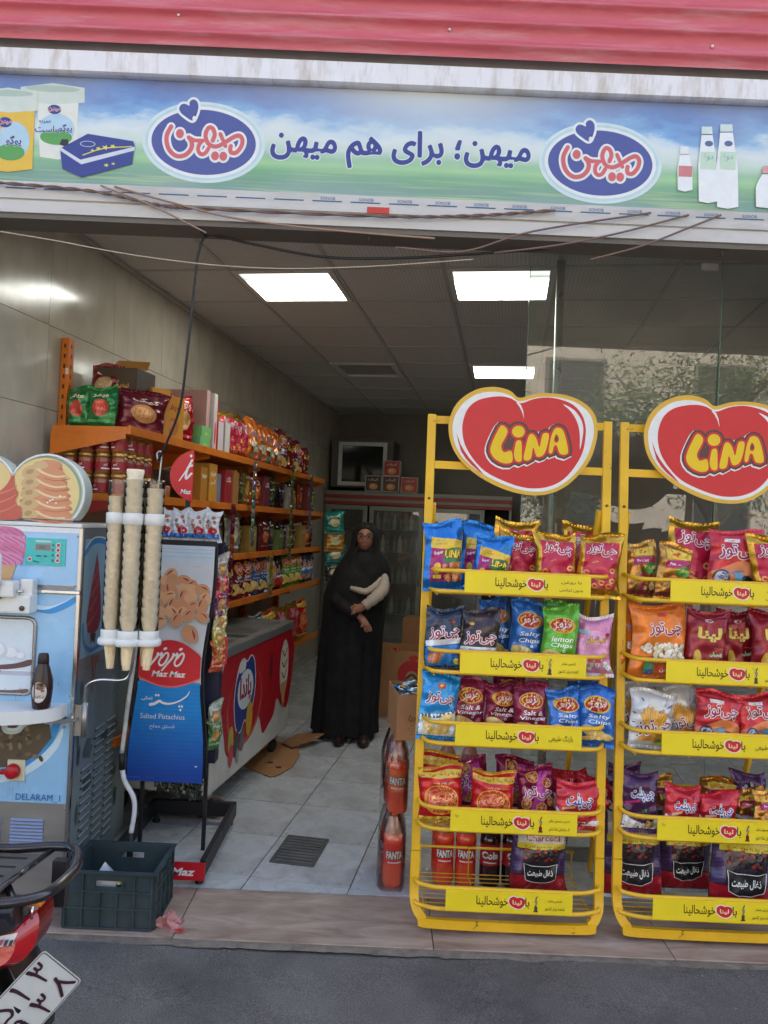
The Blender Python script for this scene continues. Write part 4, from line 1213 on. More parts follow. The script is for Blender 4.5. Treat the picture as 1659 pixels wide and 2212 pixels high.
for i, (x, y) in enumerate(TUB):
    o = put('wafer_cone', hang_m, label='pointed wafer cone hanging out below the %s tube of the dispenser' % cl[i], cat='wafer cone', group='wafer cones hanging below the dispenser'); o.location = (x, y, 1.055); o.rotation_euler = (rnd.uniform(-.05, .05), rnd.uniform(-.05, .05), rnd.random() * 6)
    z = 1.145
    while z < lowtop[i]:
        o = put('wafer_cone', cone_m, label='wafer cone nested in the stack in the %s clear tube' % cl[i], cat='wafer cone', group='wafer cones stacked in the clear tubes')
        o.location = (x + rnd.uniform(-.0008, .0008), y + rnd.uniform(-.0008, .0008), z); o.rotation_euler = (rnd.uniform(-.012, .012), rnd.uniform(-.012, .012), rnd.random() * 6)
        z += .0365 + rnd.uniform(-.0006, .0006)
# white conduit behind
t = thing('conduit', 'white pipe with a black joint running down behind the machine', 'pipe')
g = G(); g.tube(smooth_path([(-1.035, 3.3, 1.06), (-1.043, 3.3, .95), (-1.06, 3.3, .76), (-1.074, 3.3, .575)], 5), .0095, mat((188, 192, 188), rough=.4, dirt=(90, 90, 88), damt=.5, dscale=12), n=12); g.obj('upper_pipe', t)
g = G(); g.tube([(-1.0735, 3.3, .58), (-1.070, 3.3, .51)], .0125, mat((26, 26, 28)), n=12); g.obj('tape_joint', t)
g = G(); g.tube(smooth_path([(-1.070, 3.3, .515), (-1.055, 3.3, .46), (-1.018, 3.3, .40), (-1.008, 3.3, .34), (-1.018, 3.3, .24)], 6), .0105, mat((206, 208, 212), rough=.4, dirt=(90, 90, 96), damt=.5, dscale=16), n=12); g.obj('lower_pipe', t)
g = G(); g.tube([(-1.018, 3.3, .245), (-1.02, 3.3, .0)], .013, mat((22, 22, 24)), n=12); g.obj('foot_pipe', t)
# ================================================================== pistachio display stand
MAZ_R = ink((206, 36, 46)); WHITE = ink((232, 232, 230)); BLK = ink((26, 24, 26))
def mazmaz(a, cx, cy, w, rim=(226, 190, 70), latin=False):
    a.ell(cx, cy, w * .5, w * .29, ink(rim), rot=-.06); a.ell(cx, cy, w * .465, w * .258, ink((178, 26, 44)), rot=-.06)
    a.text('مزمز', cx, cy + w * .0, w * .34, WHITE, bold=.03, w=w * .66, rot=.12, shear=.25)
stand = thing('pistachio_stand', 'blue and white pistachio display stand with curved board and red oval', 'display stand')
CX = -.9365; SY = 3.50
zz = [.418, .50, .60, .70, .80, .90, .965, 1.06, 1.155, 1.25, 1.35, 1.47]
hw = [.174, .174, .170, .158, .146, .1425, .144, .154, .166, .176, .180, .180]
outl = [(CX + np.interp(z, zz, hw), z) for z in np.linspace(.418, 1.47, 40)]
full_ = outl + [(2 * CX - x, z) for x, z in outl[::-1]]
g = G(); g.prism(full_, 0, .018, mat((24, 26, 34), rough=.5), fn=lambda p, q, h: (p, SY + .0185 - h, q)); g.obj('board', stand)
def hwid(z): return np.interp(z, zz, hw) - .004
def band(a, z0, z1, m, n=12):
    zs = np.linspace(z0, z1, n)
    a.poly([(CX + hwid(z), z) for z in zs] + [(CX - hwid(z), z) for z in zs[::-1]], m)
a = Art()
band(a, 1.395, 1.468, ink((196, 210, 220))); band(a, .84, 1.396, ink((206, 210, 212)))
for z in (1.45, 1.435, 1.415): a.rect(CX - .17, CX + .17, z, z + .0015, ink((150, 166, 180)))
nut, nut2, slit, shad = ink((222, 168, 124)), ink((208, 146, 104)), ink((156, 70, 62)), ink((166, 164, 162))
r_ = random.Random(5)
def nutshape(x, z, r, rot, deep=False):
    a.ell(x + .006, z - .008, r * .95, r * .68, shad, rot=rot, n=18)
    a.ell(x, z, r, r * .8, (nut, nut2)[r_.random() < .4], rot=rot, n=20)
    c_, s_ = math.cos(rot), math.sin(rot)
    if r_.random() < .85:
        P = [(r * .92, r * .05), (r * .4, r * .46), (-r * .35, r * .52), (-r * .1, r * .30), (r * .4, r * .14)]
        a.poly([(x + px * c_ - pz * s_, z + px * s_ + pz * c_) for px, pz in P], slit, smooth=3)
        a.stroke([(x + px * c_ - pz * s_, z + px * s_ + pz * c_) for px, pz in P[:3]], .003, ink((224, 176, 130)))
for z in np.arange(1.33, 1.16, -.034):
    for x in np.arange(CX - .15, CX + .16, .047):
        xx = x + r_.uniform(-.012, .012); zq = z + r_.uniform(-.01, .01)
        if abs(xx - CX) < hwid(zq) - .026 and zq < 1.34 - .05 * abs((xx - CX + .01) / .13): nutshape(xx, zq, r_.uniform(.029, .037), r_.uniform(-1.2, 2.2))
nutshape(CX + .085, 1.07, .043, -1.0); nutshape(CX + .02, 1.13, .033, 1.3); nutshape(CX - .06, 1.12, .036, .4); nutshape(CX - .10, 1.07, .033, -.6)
a.text('کد پیامک مزمز', CX + .10, 1.375, .006, ink((90, 96, 100)))
# blue field, red oval, lettering
for i in range(24):
    f_ = i / 23; z1_ = .85 - .43 * f_; c0, c1 = (24, 134, 210), (26, 66, 152)
    e_ = max(0, (f_ - .25) / .75)
    band(a, z1_ - .43 / 24 - (.0 if i == 23 else .0004), z1_, ink(tuple(int(c0[j] + (c1[j] - c0[j]) * e_) for j in range(3))), n=4)
zs = np.linspace(0, 1, 26)
top = [(CX + (2 * t - 1) * .16, .955 + .085 * math.sin(pi * t)) for t in zs]; bot = [(CX + (2 * t - 1) * .16, .885 - .052 * math.sin(pi * t)) for t in zs[::-1]]
cl_ = lambda P: [(CX + max(-hwid(z), min(hwid(z), x - CX)), z) for x, z in P]
a.poly(cl_([(x, z - .006) for x, z in top] + [(x, z - .007) for x, z in bot]), ink((232, 110, 116))); a.poly(cl_(top + bot), MAZ_R)
# hand-lettered white name: two looped words
k = .185 / 1554; ox, oz = CX - .072 * 0 - 778 * .0002105, 1.047
q = lambda x, y: (ox + x * .0002105, oz - y * .0002105)
for dx in (0, 335):
    a.stroke([q(*p) for p in ((690 + dx - 170 - 0, 330), (560 + dx - 60, 400), (420 + dx - 40, 560), (280 + dx, 690))], .012, WHITE, w1=.007)
    a.stroke([q(*p) for p in ((560 + dx, 360), (600 + dx, 310), (590 + dx, 400), (545 + dx, 520), (590 + dx, 585), (680 + dx, 520), (740 + dx, 380), (720 + dx, 310), (660 + dx, 340), (600 + dx, 420))], .0085, WHITE)
    a.ell(*q(670 + dx, 222), .0095, .006, WHITE, rot=.5)
a.text('Maz Maz', CX - .002, oz - 760 * .0002105, .027, WHITE, bold=.03, shear=.25, w=.155)
# the big word for pistachio, its dots and the small lettering
a.stroke([q(*p) for p in ((405, 1425), (500, 1400), (600, 1340), (650, 1370), (760, 1395), (900, 1375), (1050, 1310), (1180, 1210), (1235, 1110))], .014, WHITE, w1=.004)
for x, y in ((520, 1220), (575, 1220), (1030, 1440), (1085, 1440), (1055, 1515)): c = q(x, y); a.poly([(c[0], c[1] + .007), (c[0] + .006, c[1]), (c[0], c[1] - .007), (c[0] - .006, c[1])], WHITE)
a.text('نمکی', *q(330, 1290), .02, WHITE, bold=.02, w=.05)
a.text('Salted Pistachios', *q(680, 1665), .024, ink((206, 220, 232)), bold=.004, w=.20)
a.text('فستق مملح', *q(680, 1890), .026, ink((186, 208, 228)), bold=.006, w=.112)
a.rect(CX + .135, CX + .145, .475, .480, WHITE)
g = G(); a.onto(g, front(SY), lift=.0012); g.obj('printed_front', stand)
# curled dark side wings, carcass, shelf, feet
M_BKM = mat((30, 30, 34), rough=.45, var=.15); M_NVY = mat((34, 38, 62), rough=.5)
g = G()
for s_ in (1, -1):
    P = smooth_path([(CX + s_ * (np.interp(z, zz, hw) + .004), SY + .012, z) for z in np.linspace(.42, 1.468, 14)], 2); g.tube(P, .006, M_BKM, n=8)
g.obj('edge_trim', stand)
g = G(); g.bb(CX - .165, CX + .195, 3.62, 3.70, .45, 1.47, M_NVY); g.obj('carcass', stand)
g = G(); g.bb(CX - .185, CX + .185, 3.505, 3.69, 1.4715, 1.484, M_BKM); g.bb(CX - .185, CX + .185, 3.500, 3.506, 1.46, 1.492, M_BKM); g.obj('top_shelf', stand)
for x in (CX - .15, CX + .15):
    g = G(); g.tube([(x, 3.66, .03), (x, 3.66, 1.47)], .012, M_BKM, n=4); g.obj('upright', stand)
g = G(); a = Art()
hc = (-.855, 1.79)
P = [(hc[0] + .145 * math.cos(t), hc[1] + .125 * math.sin(t)) for t in np.linspace(0, 2 * pi, 40)[:-1]]
P = [p for p in P if p[0] < -.893] 
g.prism([(hc[0] + .145 * math.cos(t), hc[1] + .125 * math.sin(t)) for t in np.linspace(1.83, 2 * pi - 1.83, 30)], 0, .01, MAZ_R, fn=lambda p, q2, h: (p, 3.575 - h, q2))
a.stroke([(-.90, 1.862), (-.92, 1.82), (-.955, 1.765)], .011, WHITE, w1=.005); a.stroke([(-.90, 1.80), (-.925, 1.775), (-.918, 1.825), (-.899, 1.838)], .010, WHITE); a.ell(-.905, 1.882, .006, .007, WHITE)
a.text('Maz', -.922, 1.715, .022, WHITE, bold=.03, shear=.2)
g.bb(-.925, -.905, 3.576, 3.59, 1.48, 1.88, M_BKM); a.onto(g, front(3.565)); g.obj('header_sign', stand)
g = G()
bx0, bx1, by0, by1 = -1.15, -.71, 3.37, 4.08
for p, s in (((bx0 + bx1) / 2, by1 - .015, .075), (bx1 - bx0, .03, .07)), ((bx1 - .012, (by0 + by1) / 2 - .016, .075), (.024, by1 - by0 - .0325, .07)), ((bx0 + .012, (by0 + by1) / 2 - .016, .075), (.024, by1 - by0 - .0325, .07)): g.box(p, s, M_BKM)
g.obj('base_frame', stand)
g = G(); g.bb(bx0, bx1, by0 - .012, by0 - .0005, .025, .10, ink((190, 24, 40))); a = Art(); a.text('Maz Maz', -.86, .062, .034, WHITE, bold=.03, shear=.25, w=.22); a.onto(g, front(by0 - .012)); g.obj('red_plate', stand)
for x in (bx0 + .03, bx1 - .03):
    for y in (by0 + .03, by1 - .03):
        g = G(); g.lathe([(.012, .04), (.012, .015), (.02, .012), (.02, 0)], M_BKM, c=(x, y, 0), n=12); g.obj('foot', stand)
# ================================================================== crate, litter, motorcycle
M_CRATE = mat((50, 64, 66), rough=.55, var=.14, scale=6, dirt=(82, 88, 86), dscale=5, damt=.45)
def crate():
    t = thing('plastic_crate', 'dark green plastic crate standing on the stone slab', 'crate', loc=(-.995, 3.118, .0))
    W2, D2, H = .172, .135, .222
    th = .006
    def panel(horizontal, sgn, L2):
        """one wall with a hand slot near the top"""
        g = G()
        sl, z0, z1 = .052, H - .060, H - .036
        f = (lambda a, n, z: (a, sgn * (D2 - n), z)) if horizontal else (lambda a, n, z: (sgn * (W2 - n), a, z))
        def bx(a0, a1, n0, n1, zz0, zz1):
            p = [f(a, n, z) for a in (a0, a1) for n in (n0, n1) for z in (zz0, zz1)]
            g.add(p, [(0, 1, 3, 2), (4, 6, 7, 5), (0, 4, 5, 1), (2, 3, 7, 6), (0, 2, 6, 4), (1, 5, 7, 3)], M_CRATE)
        bx(-L2, L2, 0, th, .004, z0); bx(-L2, -sl, 0, th, z0, z1); bx(sl, L2, 0, th, z0, z1); bx(-L2, L2, 0, th, z1, H - .008)
        o = g.obj('crate_wall', t)
        g2 = G()
        def rb(a0, a1, zz0, zz1, n0=-.009, n1=-.0002):
            p = [f(a, n, z) for a in (a0, a1) for n in (n0, n1) for z in (zz0, zz1)]
            g2.add(p, [(0, 1, 3, 2), (4, 6, 7, 5), (0, 4, 5, 1), (2, 3, 7, 6), (0, 2, 6, 4), (1, 5, 7, 3)], M_CRATE)
        e = L2 - .0
        for z in (.006, .080, H - .078): rb(-e, e, z, z + .006)
        n = 5 if horizontal else 4
        for i in range(n + 1):
            a = -e + .006 + (2 * e - .012) * i / n
            segs = ((.0122, .0798), (.0862, H - .0782), (H - .0718, H - .0082))
            for k, (s0, s1) in enumerate(segs):
                if k == 2 and abs(a) < sl: continue
                rb(a - .003, a + .003, s0, s1)
        for aa in (-sl - .006, sl): rb(aa, aa + .006, z0 - .0, z1 + .004)
        g2.obj('rib', o)
    panel(True, -1, W2); panel(True, 1, W2); panel(False, -1, D2 - .0065); panel(False, 1, D2 - .0065)
    g = G(); g.bb(-W2 + .007, W2 - .007, -D2 + .007, D2 - .007, 0, .0055, M_CRATE); g.obj('crate_floor', t)
    g = G()
    for x0, x1, y0, y1 in ((-W2 - .011, W2 + .011, -D2 - .011, -D2 + .006), (-W2 - .011, W2 + .011, D2 - .006, D2 + .011), (-W2 - .011, -W2 + .006, -D2 + .0062, D2 - .0062), (W2 - .006, W2 + .011, -D2 + .0062, D2 - .0062)):
        g.bb(x0, x1, y0, y1, H - .0078, H, M_CRATE)
    g.obj('rim', t)
    return t
crate()
def crumple(name, loc, r, m, lab, cat, seed, sx=1, sy=1, sz=.6, n=4, amp=.8):
    b = bmesh.new(); bmesh.ops.create_icosphere(b, subdivisions=n, radius=1)
    q = random.Random(seed)
    off = Vector((seed * 1.7, seed * .9, seed * 2.3))
    for v in b.verts:
        d = v.co.normalized(); f = 1 + amp * 1.3 * (noise.turbulence(d * 1.6 + off, 4, True) - .55)
        v.co = Vector((d.x * sx, d.y * sy, d.z * sz)) * r * max(.25, f)
    lo = min(v.co.z for v in b.verts)
    for v in b.verts: v.co.z -= lo
    me = bpy.data.meshes.new(name); b.to_mesh(me); b.free(); me.materials.append(m)
    o = put(name, me, label=lab, cat=cat); o.location = loc
    return o
M_PB = mat((206, 142, 136), rough=.3, var=.25, scale=30, trans=.25)
g = G(); n_ = 22; vs = []
for j in range(n_):
    for i in range(n_):
        x, y = i / (n_ - 1) - .5, j / (n_ - 1) - .5
        w3 = noise.noise_vector(Vector((x * 3.2 + 4, y * 3.2, 1.7))); w4 = noise.noise_vector(Vector((x * 8, y * 8, 6.1)))
        rr = math.hypot(x, y)
        vs.append((x * .10 + w3.x * .030 + w4.x * .012, y * .085 + w3.y * .026 + w4.y * .012, max(.001, .034 - rr * .06 + w3.z * .03 + w4.z * .016)))
g.add(vs, [(j * n_ + i, j * n_ + i + 1, (j + 1) * n_ + i + 1, (j + 1) * n_ + i) for j in range(n_ - 1) for i in range(n_ - 1)], M_PB)
o = g.obj('plastic_bag', label='crumpled pinkish plastic bag on the slab beside the crate', cat='litter', fixn=False); o.location = (-.775, 3.035, .001)
crumple('plastic_scrap', (-.715, 2.985, 0), .013, mat((190, 80, 76), rough=.3, var=.3, scale=40), 'small red scrap of plastic just right of the crumpled bag', 'litter', 9, 1.5, .7, .6, amp=1.2)
g = G(); g.add([(-.03, 0, 0), (.03, .01, 0), (.036, .012, .04), (.002, .02, .092), (-.032, .008, .035)], [(0, 1, 2, 3, 4)], mat((214, 216, 222), rough=.6)); g.add([(-.03, 0.004, 0), (.03, .034, 0), (.036, .036, .04), (.002, .021, .092), (-.032, .028, .035)], [(4, 3, 2, 1, 0)], mat((196, 198, 206), rough=.6))
o = g.obj('paper_cup', label='folded white paper cone sticking up inside the crate', cat='paper', fixn=False); o.location = (-1.035, 3.03, .14); o.rotation_euler = (.12, 0, .1)
g = G(); g.box((0, 0, .1), (.085, .004, .16), mat((214, 216, 220), rough=.6)); o = g.obj('paper_sheet', label='white paper showing through the hand slot of the crate', cat='paper'); o.location = (-1.02, 3.005, .012); o.rotation_euler = (-.05, 0, 0)
crumple('wrapper', (-.967, 3.02, .155), .018, mat((214, 206, 150), rough=.3, var=.4, scale=60), 'small yellowish wrapper showing in the hand slot of the crate', 'litter', 21)

# ---- motorcycle, rear end only in view
moto = thing('motorcycle', 'parked motorcycle with black luggage rack, red tail lamp and white number plate', 'motorcycle')
M_BLK = mat((34, 32, 38), rough=.22, var=.15, coat=.5); M_BLK2 = mat((44, 42, 44), rough=.5, var=.2); M_RACK = mat((92, 90, 88), rough=.45, metal=.4, var=.2, scale=12)
lp = smooth_path([(-1.15, 2.0, .735), (-.954, 2.003, .722), (-.83, 2.03, .722), (-.775, 2.022, .721), (-.742, 1.975, .72), (-.724, 1.90, .719), (-.738, 1.80, .716), (-.775, 1.762, .714), (-.85, 1.735, .714), (-1.0, 1.70, .718), (-1.15, 1.68, .725)], 6)
g = G(); g.tube(lp, .0125, M_BLK, n=14); g.obj('rack_loop', moto)
def slot_plate():
    g = G()
    # rack plate with slots, bars between them
    rows = [1.985, 1.935, 1.885, 1.835, 1.785]
    for i in range(len(rows) - 1):
        y1, y0 = rows[i], rows[i + 1]
        xr = -.84 - (1.985 - (y0 + y1) / 2) * .12
        g.bb(-1.15, xr - .115, y0, y1, .712, .719, M_RACK)
        g.bb(xr - .1148, xr - .02, (y0 + y1) / 2 + .006, y1, .712, .719, M_RACK)
        g.bb(xr - .1148, xr - .02, y0, (y0 + y1) / 2 - .006, .712, .719, M_RACK)
        g.bb(xr - .0198, xr + .012, y0, y1, .712, .7192, M_RACK)
    g.bb(-1.15, -.85, 1.735, 1.7848, .712, .719, M_RACK)
    return g
slot_plate().obj('rack_plate', moto)
g = G(); g.tube([(-.825, 2.02, .717), (-.868, 1.76, .712)], .007, M_BLK, n=8); g.bb(-.80, -.765, 1.96, 1.985, .60, .714, M_BLK2); g.obj('rack_stay', moto)
# tail lamp
tail = G()
M_LENS = mat((196, 20, 30), rough=.12, var=.12, scale=30, coat=.8, trans=.25)
M_LENSD = mat((110, 14, 22), rough=.2, coat=.6)
pts = [(-.79, 1.80, .672), (-.728, 1.80, .685), (-.722, 1.785, .62), (-.735, 1.765, .585), (-.765, 1.75, .566), (-.84, 1.745, .556), (-.93, 1.75, .565), (-.93, 1.76, .64), (-.86, 1.77, .652)]
cen = Vector((-.80, 1.70, .615))
vs = [Vector(p) for p in pts]; inn = [(v - Vector((-.80, 1.77, .62))) * .6 + Vector((-.80, 1.728, .618)) for v in vs]; bk = [v + Vector((0, .08, .0)) for v in vs]
n = len(vs)
tail.add(vs + inn, [(i, (i + 1) % n, n + (i + 1) % n, n + i) for i in range(n)], M_LENS, smooth=True); tail.add(inn, [list(range(n))], M_LENS); tail.add(vs + bk, [(i, n + i, n + (i + 1) % n, (i + 1) % n) for i in range(n)], M_LENSD)
to = tail.obj('tail_lamp', moto); to.location.x = -.028
sb = to.modifiers.new('round', 'SUBSURF'); sb.levels = 2; sb.render_levels = 2
g = G(); g.prism([(-.93, .575), (-.868, .578), (-.80, .645), (-.835, .655), (-.93, .64)], 0, .006, mat((196, 158, 150), rough=.12, coat=.6, var=.25, scale=30), fn=lambda p, q, h: (p, 1.7215 - h, q)); g.obj('reflector', to)
g = G(); g.add([(-.783, 1.722, .652), (-.745, 1.726, .660), (-.753, 1.720, .636), (-.791, 1.716, .629)], [(0, 3, 2, 1)], ink((222, 222, 224)))
for i in range(3): g.add([(-.778 + i * .011, 1.714, .648), (-.770 + i * .011, 1.7145, .650), (-.774 + i * .011, 1.713, .637), (-.782 + i * .011, 1.7125, .635)], [(0, 3, 2, 1)], ink((150, 70, 90) if i == 0 else (60, 56, 66)))
g.obj('sticker', to, fixn=False)
g = G(); g.prism([(-1.05, .70), (-.80, .695), (-.775, .672), (-.83, .648), (-.90, .640), (-1.05, .632)], 0, .09, M_BLK, fn=lambda p_, q_, h: (p_, 1.80 - h, q_)); g.obj('tail_cowl', moto)
g = G(); g.bb(-.80, -.745, 1.775, 1.80, .692, .706, mat((226, 130, 30), rough=.2, coat=.5), bev=.004); g.obj('amber_lens', moto)
g = G(); g.tube([(-.760, 1.765, .70), (-.760, 1.762, .672)], .0035, M_CHROME, n=8); g.obj('bolt', moto)
# number plate: corner, right edge, upper edge
A0 = np.array([-.7435, 1.80, .583]); ax = np.array([.104, .085, .113]); ax /= np.linalg.norm(ax)
dn = np.array([.0617, .100, -.132]); dn -= ax * (dn @ ax); dn /= np.linalg.norm(dn)
PW, PH = .245, .165
pf = facing(A0 - ax * PW + dn * PH, ax, -dn)
nrm = np.cross(ax, -dn)
g = G()
cs = lambda a, b, h: tuple(pf(np.array([a]), np.array([b]), np.array([h]))[0])
g.prism(rrect(0, PW, 0, PH, .01), -.002, 0, mat((40, 38, 40)), fn=cs, m2=ink((206, 208, 204)))
a = Art()
a.stroke(rrect(.004, PW - .004, .004, PH - .004, .008)[::-1], .002, ink((40, 40, 44)), smooth=0, closed=True)
a.rect(.006, .04, .006, PH - .006, ink((40, 120, 200))); a.rect(.01, .036, PH - .034, PH - .026, ink((60, 170, 120))); a.rect(.01, .036, PH - .042, PH - .0345, WHITE); a.rect(.01, .036, PH - .05, PH - .0425, ink((200, 50, 60))); a.text('I.R.', .023, .03, .01, WHITE)
dg = ink((62, 34, 44))
def dig5(cx, cy, s): a.stroke([(cx - s * .05, cy + s * .5), (cx - s * .22, cy + s * .1), (cx - s * .28, cy - s * .2), (cx - s * .18, cy - s * .42), (cx, cy - s * .40), (cx + s * .18, cy - s * .42), (cx + s * .28, cy - s * .2), (cx + s * .16, cy + s * .1), (cx - s * .05, cy + s * .42)], s * .12, dg)
def dig1(cx, cy, s): a.stroke([(cx - s * .06, cy + s * .5), (cx, cy + s * .2), (cx + s * .03, cy - s * .5)], s * .16, dg, w1=s * .08)
def dig3(cx, cy, s):
    a.stroke([(cx - s * .22, cy + s * .5), (cx - s * .12, cy + s * .1), (cx - s * .06, cy - s * .5)], s * .15, dg, w1=s * .08)
    a.stroke([(cx - s * .2, cy + s * .3), (cx - s * .1, cy + s * .16), (cx, cy + s * .22), (cx + s * .02, cy + s * .42)], s * .1, dg); a.stroke([(cx + s * .02, cy + s * .28), (cx + s * .1, cy + s * .16), (cx + s * .2, cy + s * .22), (cx + s * .22, cy + s * .46)], s * .1, dg)
def dig9(cx, cy, s): a.stroke([(cx + s * .12, cy + s * .3), (cx, cy + s * .46), (cx - s * .14, cy + s * .3), (cx - s * .04, cy + s * .12), (cx + s * .12, cy + s * .2), (cx + s * .14, cy - .1 * s), (cx + s * .2, cy - s * .5)], s * .12, dg)
def dig8(cx, cy, s): a.stroke([(cx - s * .3, cy - s * .45), (cx - s * .08, cy + s * .1), (cx, cy + s * .5)], s * .13, dg); a.stroke([(cx - .02 * s, cy + s * .3), (cx + s * .12, cy - s * .1), (cx + s * .3, cy - s * .45)], s * .12, dg)
dig5(.10, .122, .062); dig1(.152, .122, .062); dig3(.205, .122, .062)
dig9(.105, .045, .062); dig3(.162, .045, .062); dig8(.215, .045, .06); dig1(.062, .045, .062)
a.onto(g, pf, lift=.0004); plate = g.obj('number_plate', moto, fixn=False)
# mudguard and wheel behind
g = G()
P = []
for k in range(18):
    t = -.5 + 2.3 * k / 17
    P.append((-1.18 + .40 * math.cos(t), 1.90, .33 + .36 * math.sin(t)))
vs = []
for p in P: vs += [(p[0] + .0, 1.835, p[2]), (p[0] + .012, 1.90, p[2] + .01), (p[0], 1.965, p[2])]
g.add(vs, [(3 * i + j, 3 * i + j + 1, 3 * i + j + 4, 3 * i + j + 3) for i in range(17) for j in range(2)], M_BLK, smooth=True); g.obj('mudguard', moto)
g = G()
tp_ = [(-1.18 + .295 * math.cos(t), 1.90, .31 + .295 * math.sin(t)) for t in np.linspace(0, 2 * pi, 37)[:-1]]
g.tube(tp_, .05, mat((28, 28, 30), rough=.8, bump=.4, bscale=40), closed=True, n=14); wh = g.obj('wheel', moto)
g = G(); g.tube([(-1.18 + .235 * math.cos(t), 1.90, .31 + .235 * math.sin(t)) for t in np.linspace(0, 2 * pi, 37)[:-1]], .014, M_CHROME, closed=True, n=8)
for k in range(12): t = 2 * pi * k / 12; g.tube([(-1.18, 1.90, .31), (-1.18 + .23 * math.cos(t), 1.90, .31 + .23 * math.sin(t))], .003, M_CHROME, n=6)
g.obj('rim', wh)
g = G(); g.bb(-1.9, -1.0, 1.78, 1.98, .70, .79, M_BLK2, bev=.03); g.obj('seat', moto)
g = G(); g.tube([(-.93, 1.86, .69), (-1.18, 1.86, .31), (-1.6, 1.86, .30)], .018, M_BLK, n=10); g.tube([(-.78, 1.80, .60), (-.86, 1.86, .69), (-1.5, 1.86, .70)], .012, M_BLK, n=8); g.obj('frame_tube', moto)
g = G()
pb = [tuple(A0 - ax * .12 + dn * .08 + nrm * -.006), tuple(A0 - ax * .12 - dn * .02 + nrm * -.012), (-.84, 1.80, .585), (-.87, 1.86, .65)]
g.tube(pb, .008, M_BLK, n=8); g.box(tuple(A0 - ax * .1 + dn * (PH + .012) - nrm * .01), (.02, .02, .02), M_BLK2); g.obj('plate_bracket', moto)
# ================================================================== foil snack bags
def view(px, py, Y):
    """survey point: sight line through a sketch position, at distance Y in front of the camera station"""
    d = cam_o.matrix_world.to_3x3() @ Vector((px - 829.5, 1106 - py, -1661))
    return Vector((0, 0, CAM_H)) + d * (Y / d.y)
def foil(c, metal=.35, rough=.3): return mat(c, rough=rough * .8, metal=metal, var=.10, scale=14, bump=.8, bscale=11, coat=.35, crease=1)
def prn(c, metal=.12, rough=.32): return mat(c, rough=rough, metal=metal, var=.05, scale=14, bump=.7, bscale=11, coat=.3, crease=1)

def cheetoz(a, cx, cy, w, rot=.06, fill=(150, 22, 56)):
    a.text('چی\u200cتوز', cx, cy, w * .40, prn(fill), fat=.035, w=w * .94, rot=rot, outline=[(.075, prn((236, 228, 230)))])
def blob_pile(a, x0, x1, y0, y1, n, r, cols, seed=1, asp=.75):
    q = random.Random(seed)
    P = sorted([(q.uniform(x0, x1), q.uniform(y0, y1)) for _ in range(n)], key=lambda p: -p[1])
    for i, (x, y) in enumerate(P):
        c = cols[i % len(cols)]; rr = r * q.uniform(.8, 1.2); ro = q.uniform(0, 3)
        a.ell(x + rr * .12, y - rr * .2, rr, rr * asp, prn(tuple(int(v * .72) for v in c)), rot=ro, n=12)
        a.ell(x, y, rr * .92, rr * asp * .9, prn(c), rot=ro, n=12)
def crisp(a, x, y, w, h, rot=0.0):
    a.ell(x, y, w / 2, h / 2, prn((226, 190, 104)), rot=rot, n=22); a.ell(x + w * .02, y + h * .05, w * .45, h * .40, prn((240, 214, 140)), rot=rot, n=22)
    c, s = math.cos(rot), math.sin(rot)
    for i in range(5):
        u = (-.3 + .15 * i) * w
        a.stroke([(x + u * c - v * s, y + u * s + v * c) for v in (-h * .32 * math.cos(u / w * 2.5), 0, h * .32 * math.cos(u / w * 2.5))], w * .022, prn((206, 164, 84)), smooth=2)
def D_super(w, h):
    a = Art(); m = prn
    a.rect(-w * .36, w * .5, h * .10, h * .62, m((160, 24, 104)))
    a.poly([(-w * .36, h * .62), (w * .5, h * .58), (w * .5, h * .74), (-w * .36, h * .80)], m((226, 190, 66)))
    a.text('بدون رنگ', -w * .12, h * .74, h * .035, m((110, 70, 20))); a.text('LOW FAT', -w * .10, h * .685, h * .03, m((110, 70, 20)))
    a.poly([(-w * .02, h * .40), (w * .5, h * .42), (w * .5, h * .62), (w * .05, h * .60)], m((46, 120, 62)), smooth=3)
    a.text('Super', -w * .17, h * .54, h * .065, m((236, 236, 236)), bold=.02, rot=.2)
    a.text('LiNA', w * .22, h * .53, h * .13, m((236, 206, 50)), bold=.04, w=w * .44, outline=[(.05, m((70, 36, 30)))])
    blob_pile(a, -w * .02, w * .46, h * .12, h * .38, 34, w * .075, [(214, 136, 84), (226, 152, 98), (200, 120, 70)], 3)
    a.rect(-w * .3, -w * .1, h * .14, h * .2, m((214, 190, 60))); a.ell(-w * .2, h * .3, w * .09, h * .09, m((222, 176, 60)))
    return foil((26, 110, 186), .5), a, foil((30, 120, 196), .6, .2)
def D_gold(w, h, motif=True):
    a = Art(); m = prn
    a.poly([(-w * .38, h * .10), (w * .38, h * .10), (w * .40, h * .90), (-w * .40, h * .90)], m((186, 28, 66)))
    cheetoz(a, 0, h * .76, w * .70, rot=-.1)
    a.text('طلایی', -w * .12, h * .56, h * .045, m((236, 190, 110)), rot=.1)
    for i, (x, y) in enumerate(((-.25, .2), (-.1, .14), (.06, .2), (.22, .15), (.3, .24), (-.3, .36), (.3, .42), (-.02, .28))):
        a.stroke([(w * x + w * .06 * math.cos(t), h * y + h * .035 * math.sin(t)) for t in np.linspace(.3, 5.4, 8)], w * .035, m((226, 150, 70) if i % 2 else (236, 176, 90)))
    a.ell(w * .02, h * .40, w * .2, h * .08, m((206, 60, 90)))
    return foil((196, 146, 40), .75, .25), a, foil((206, 160, 50), .85, .2)
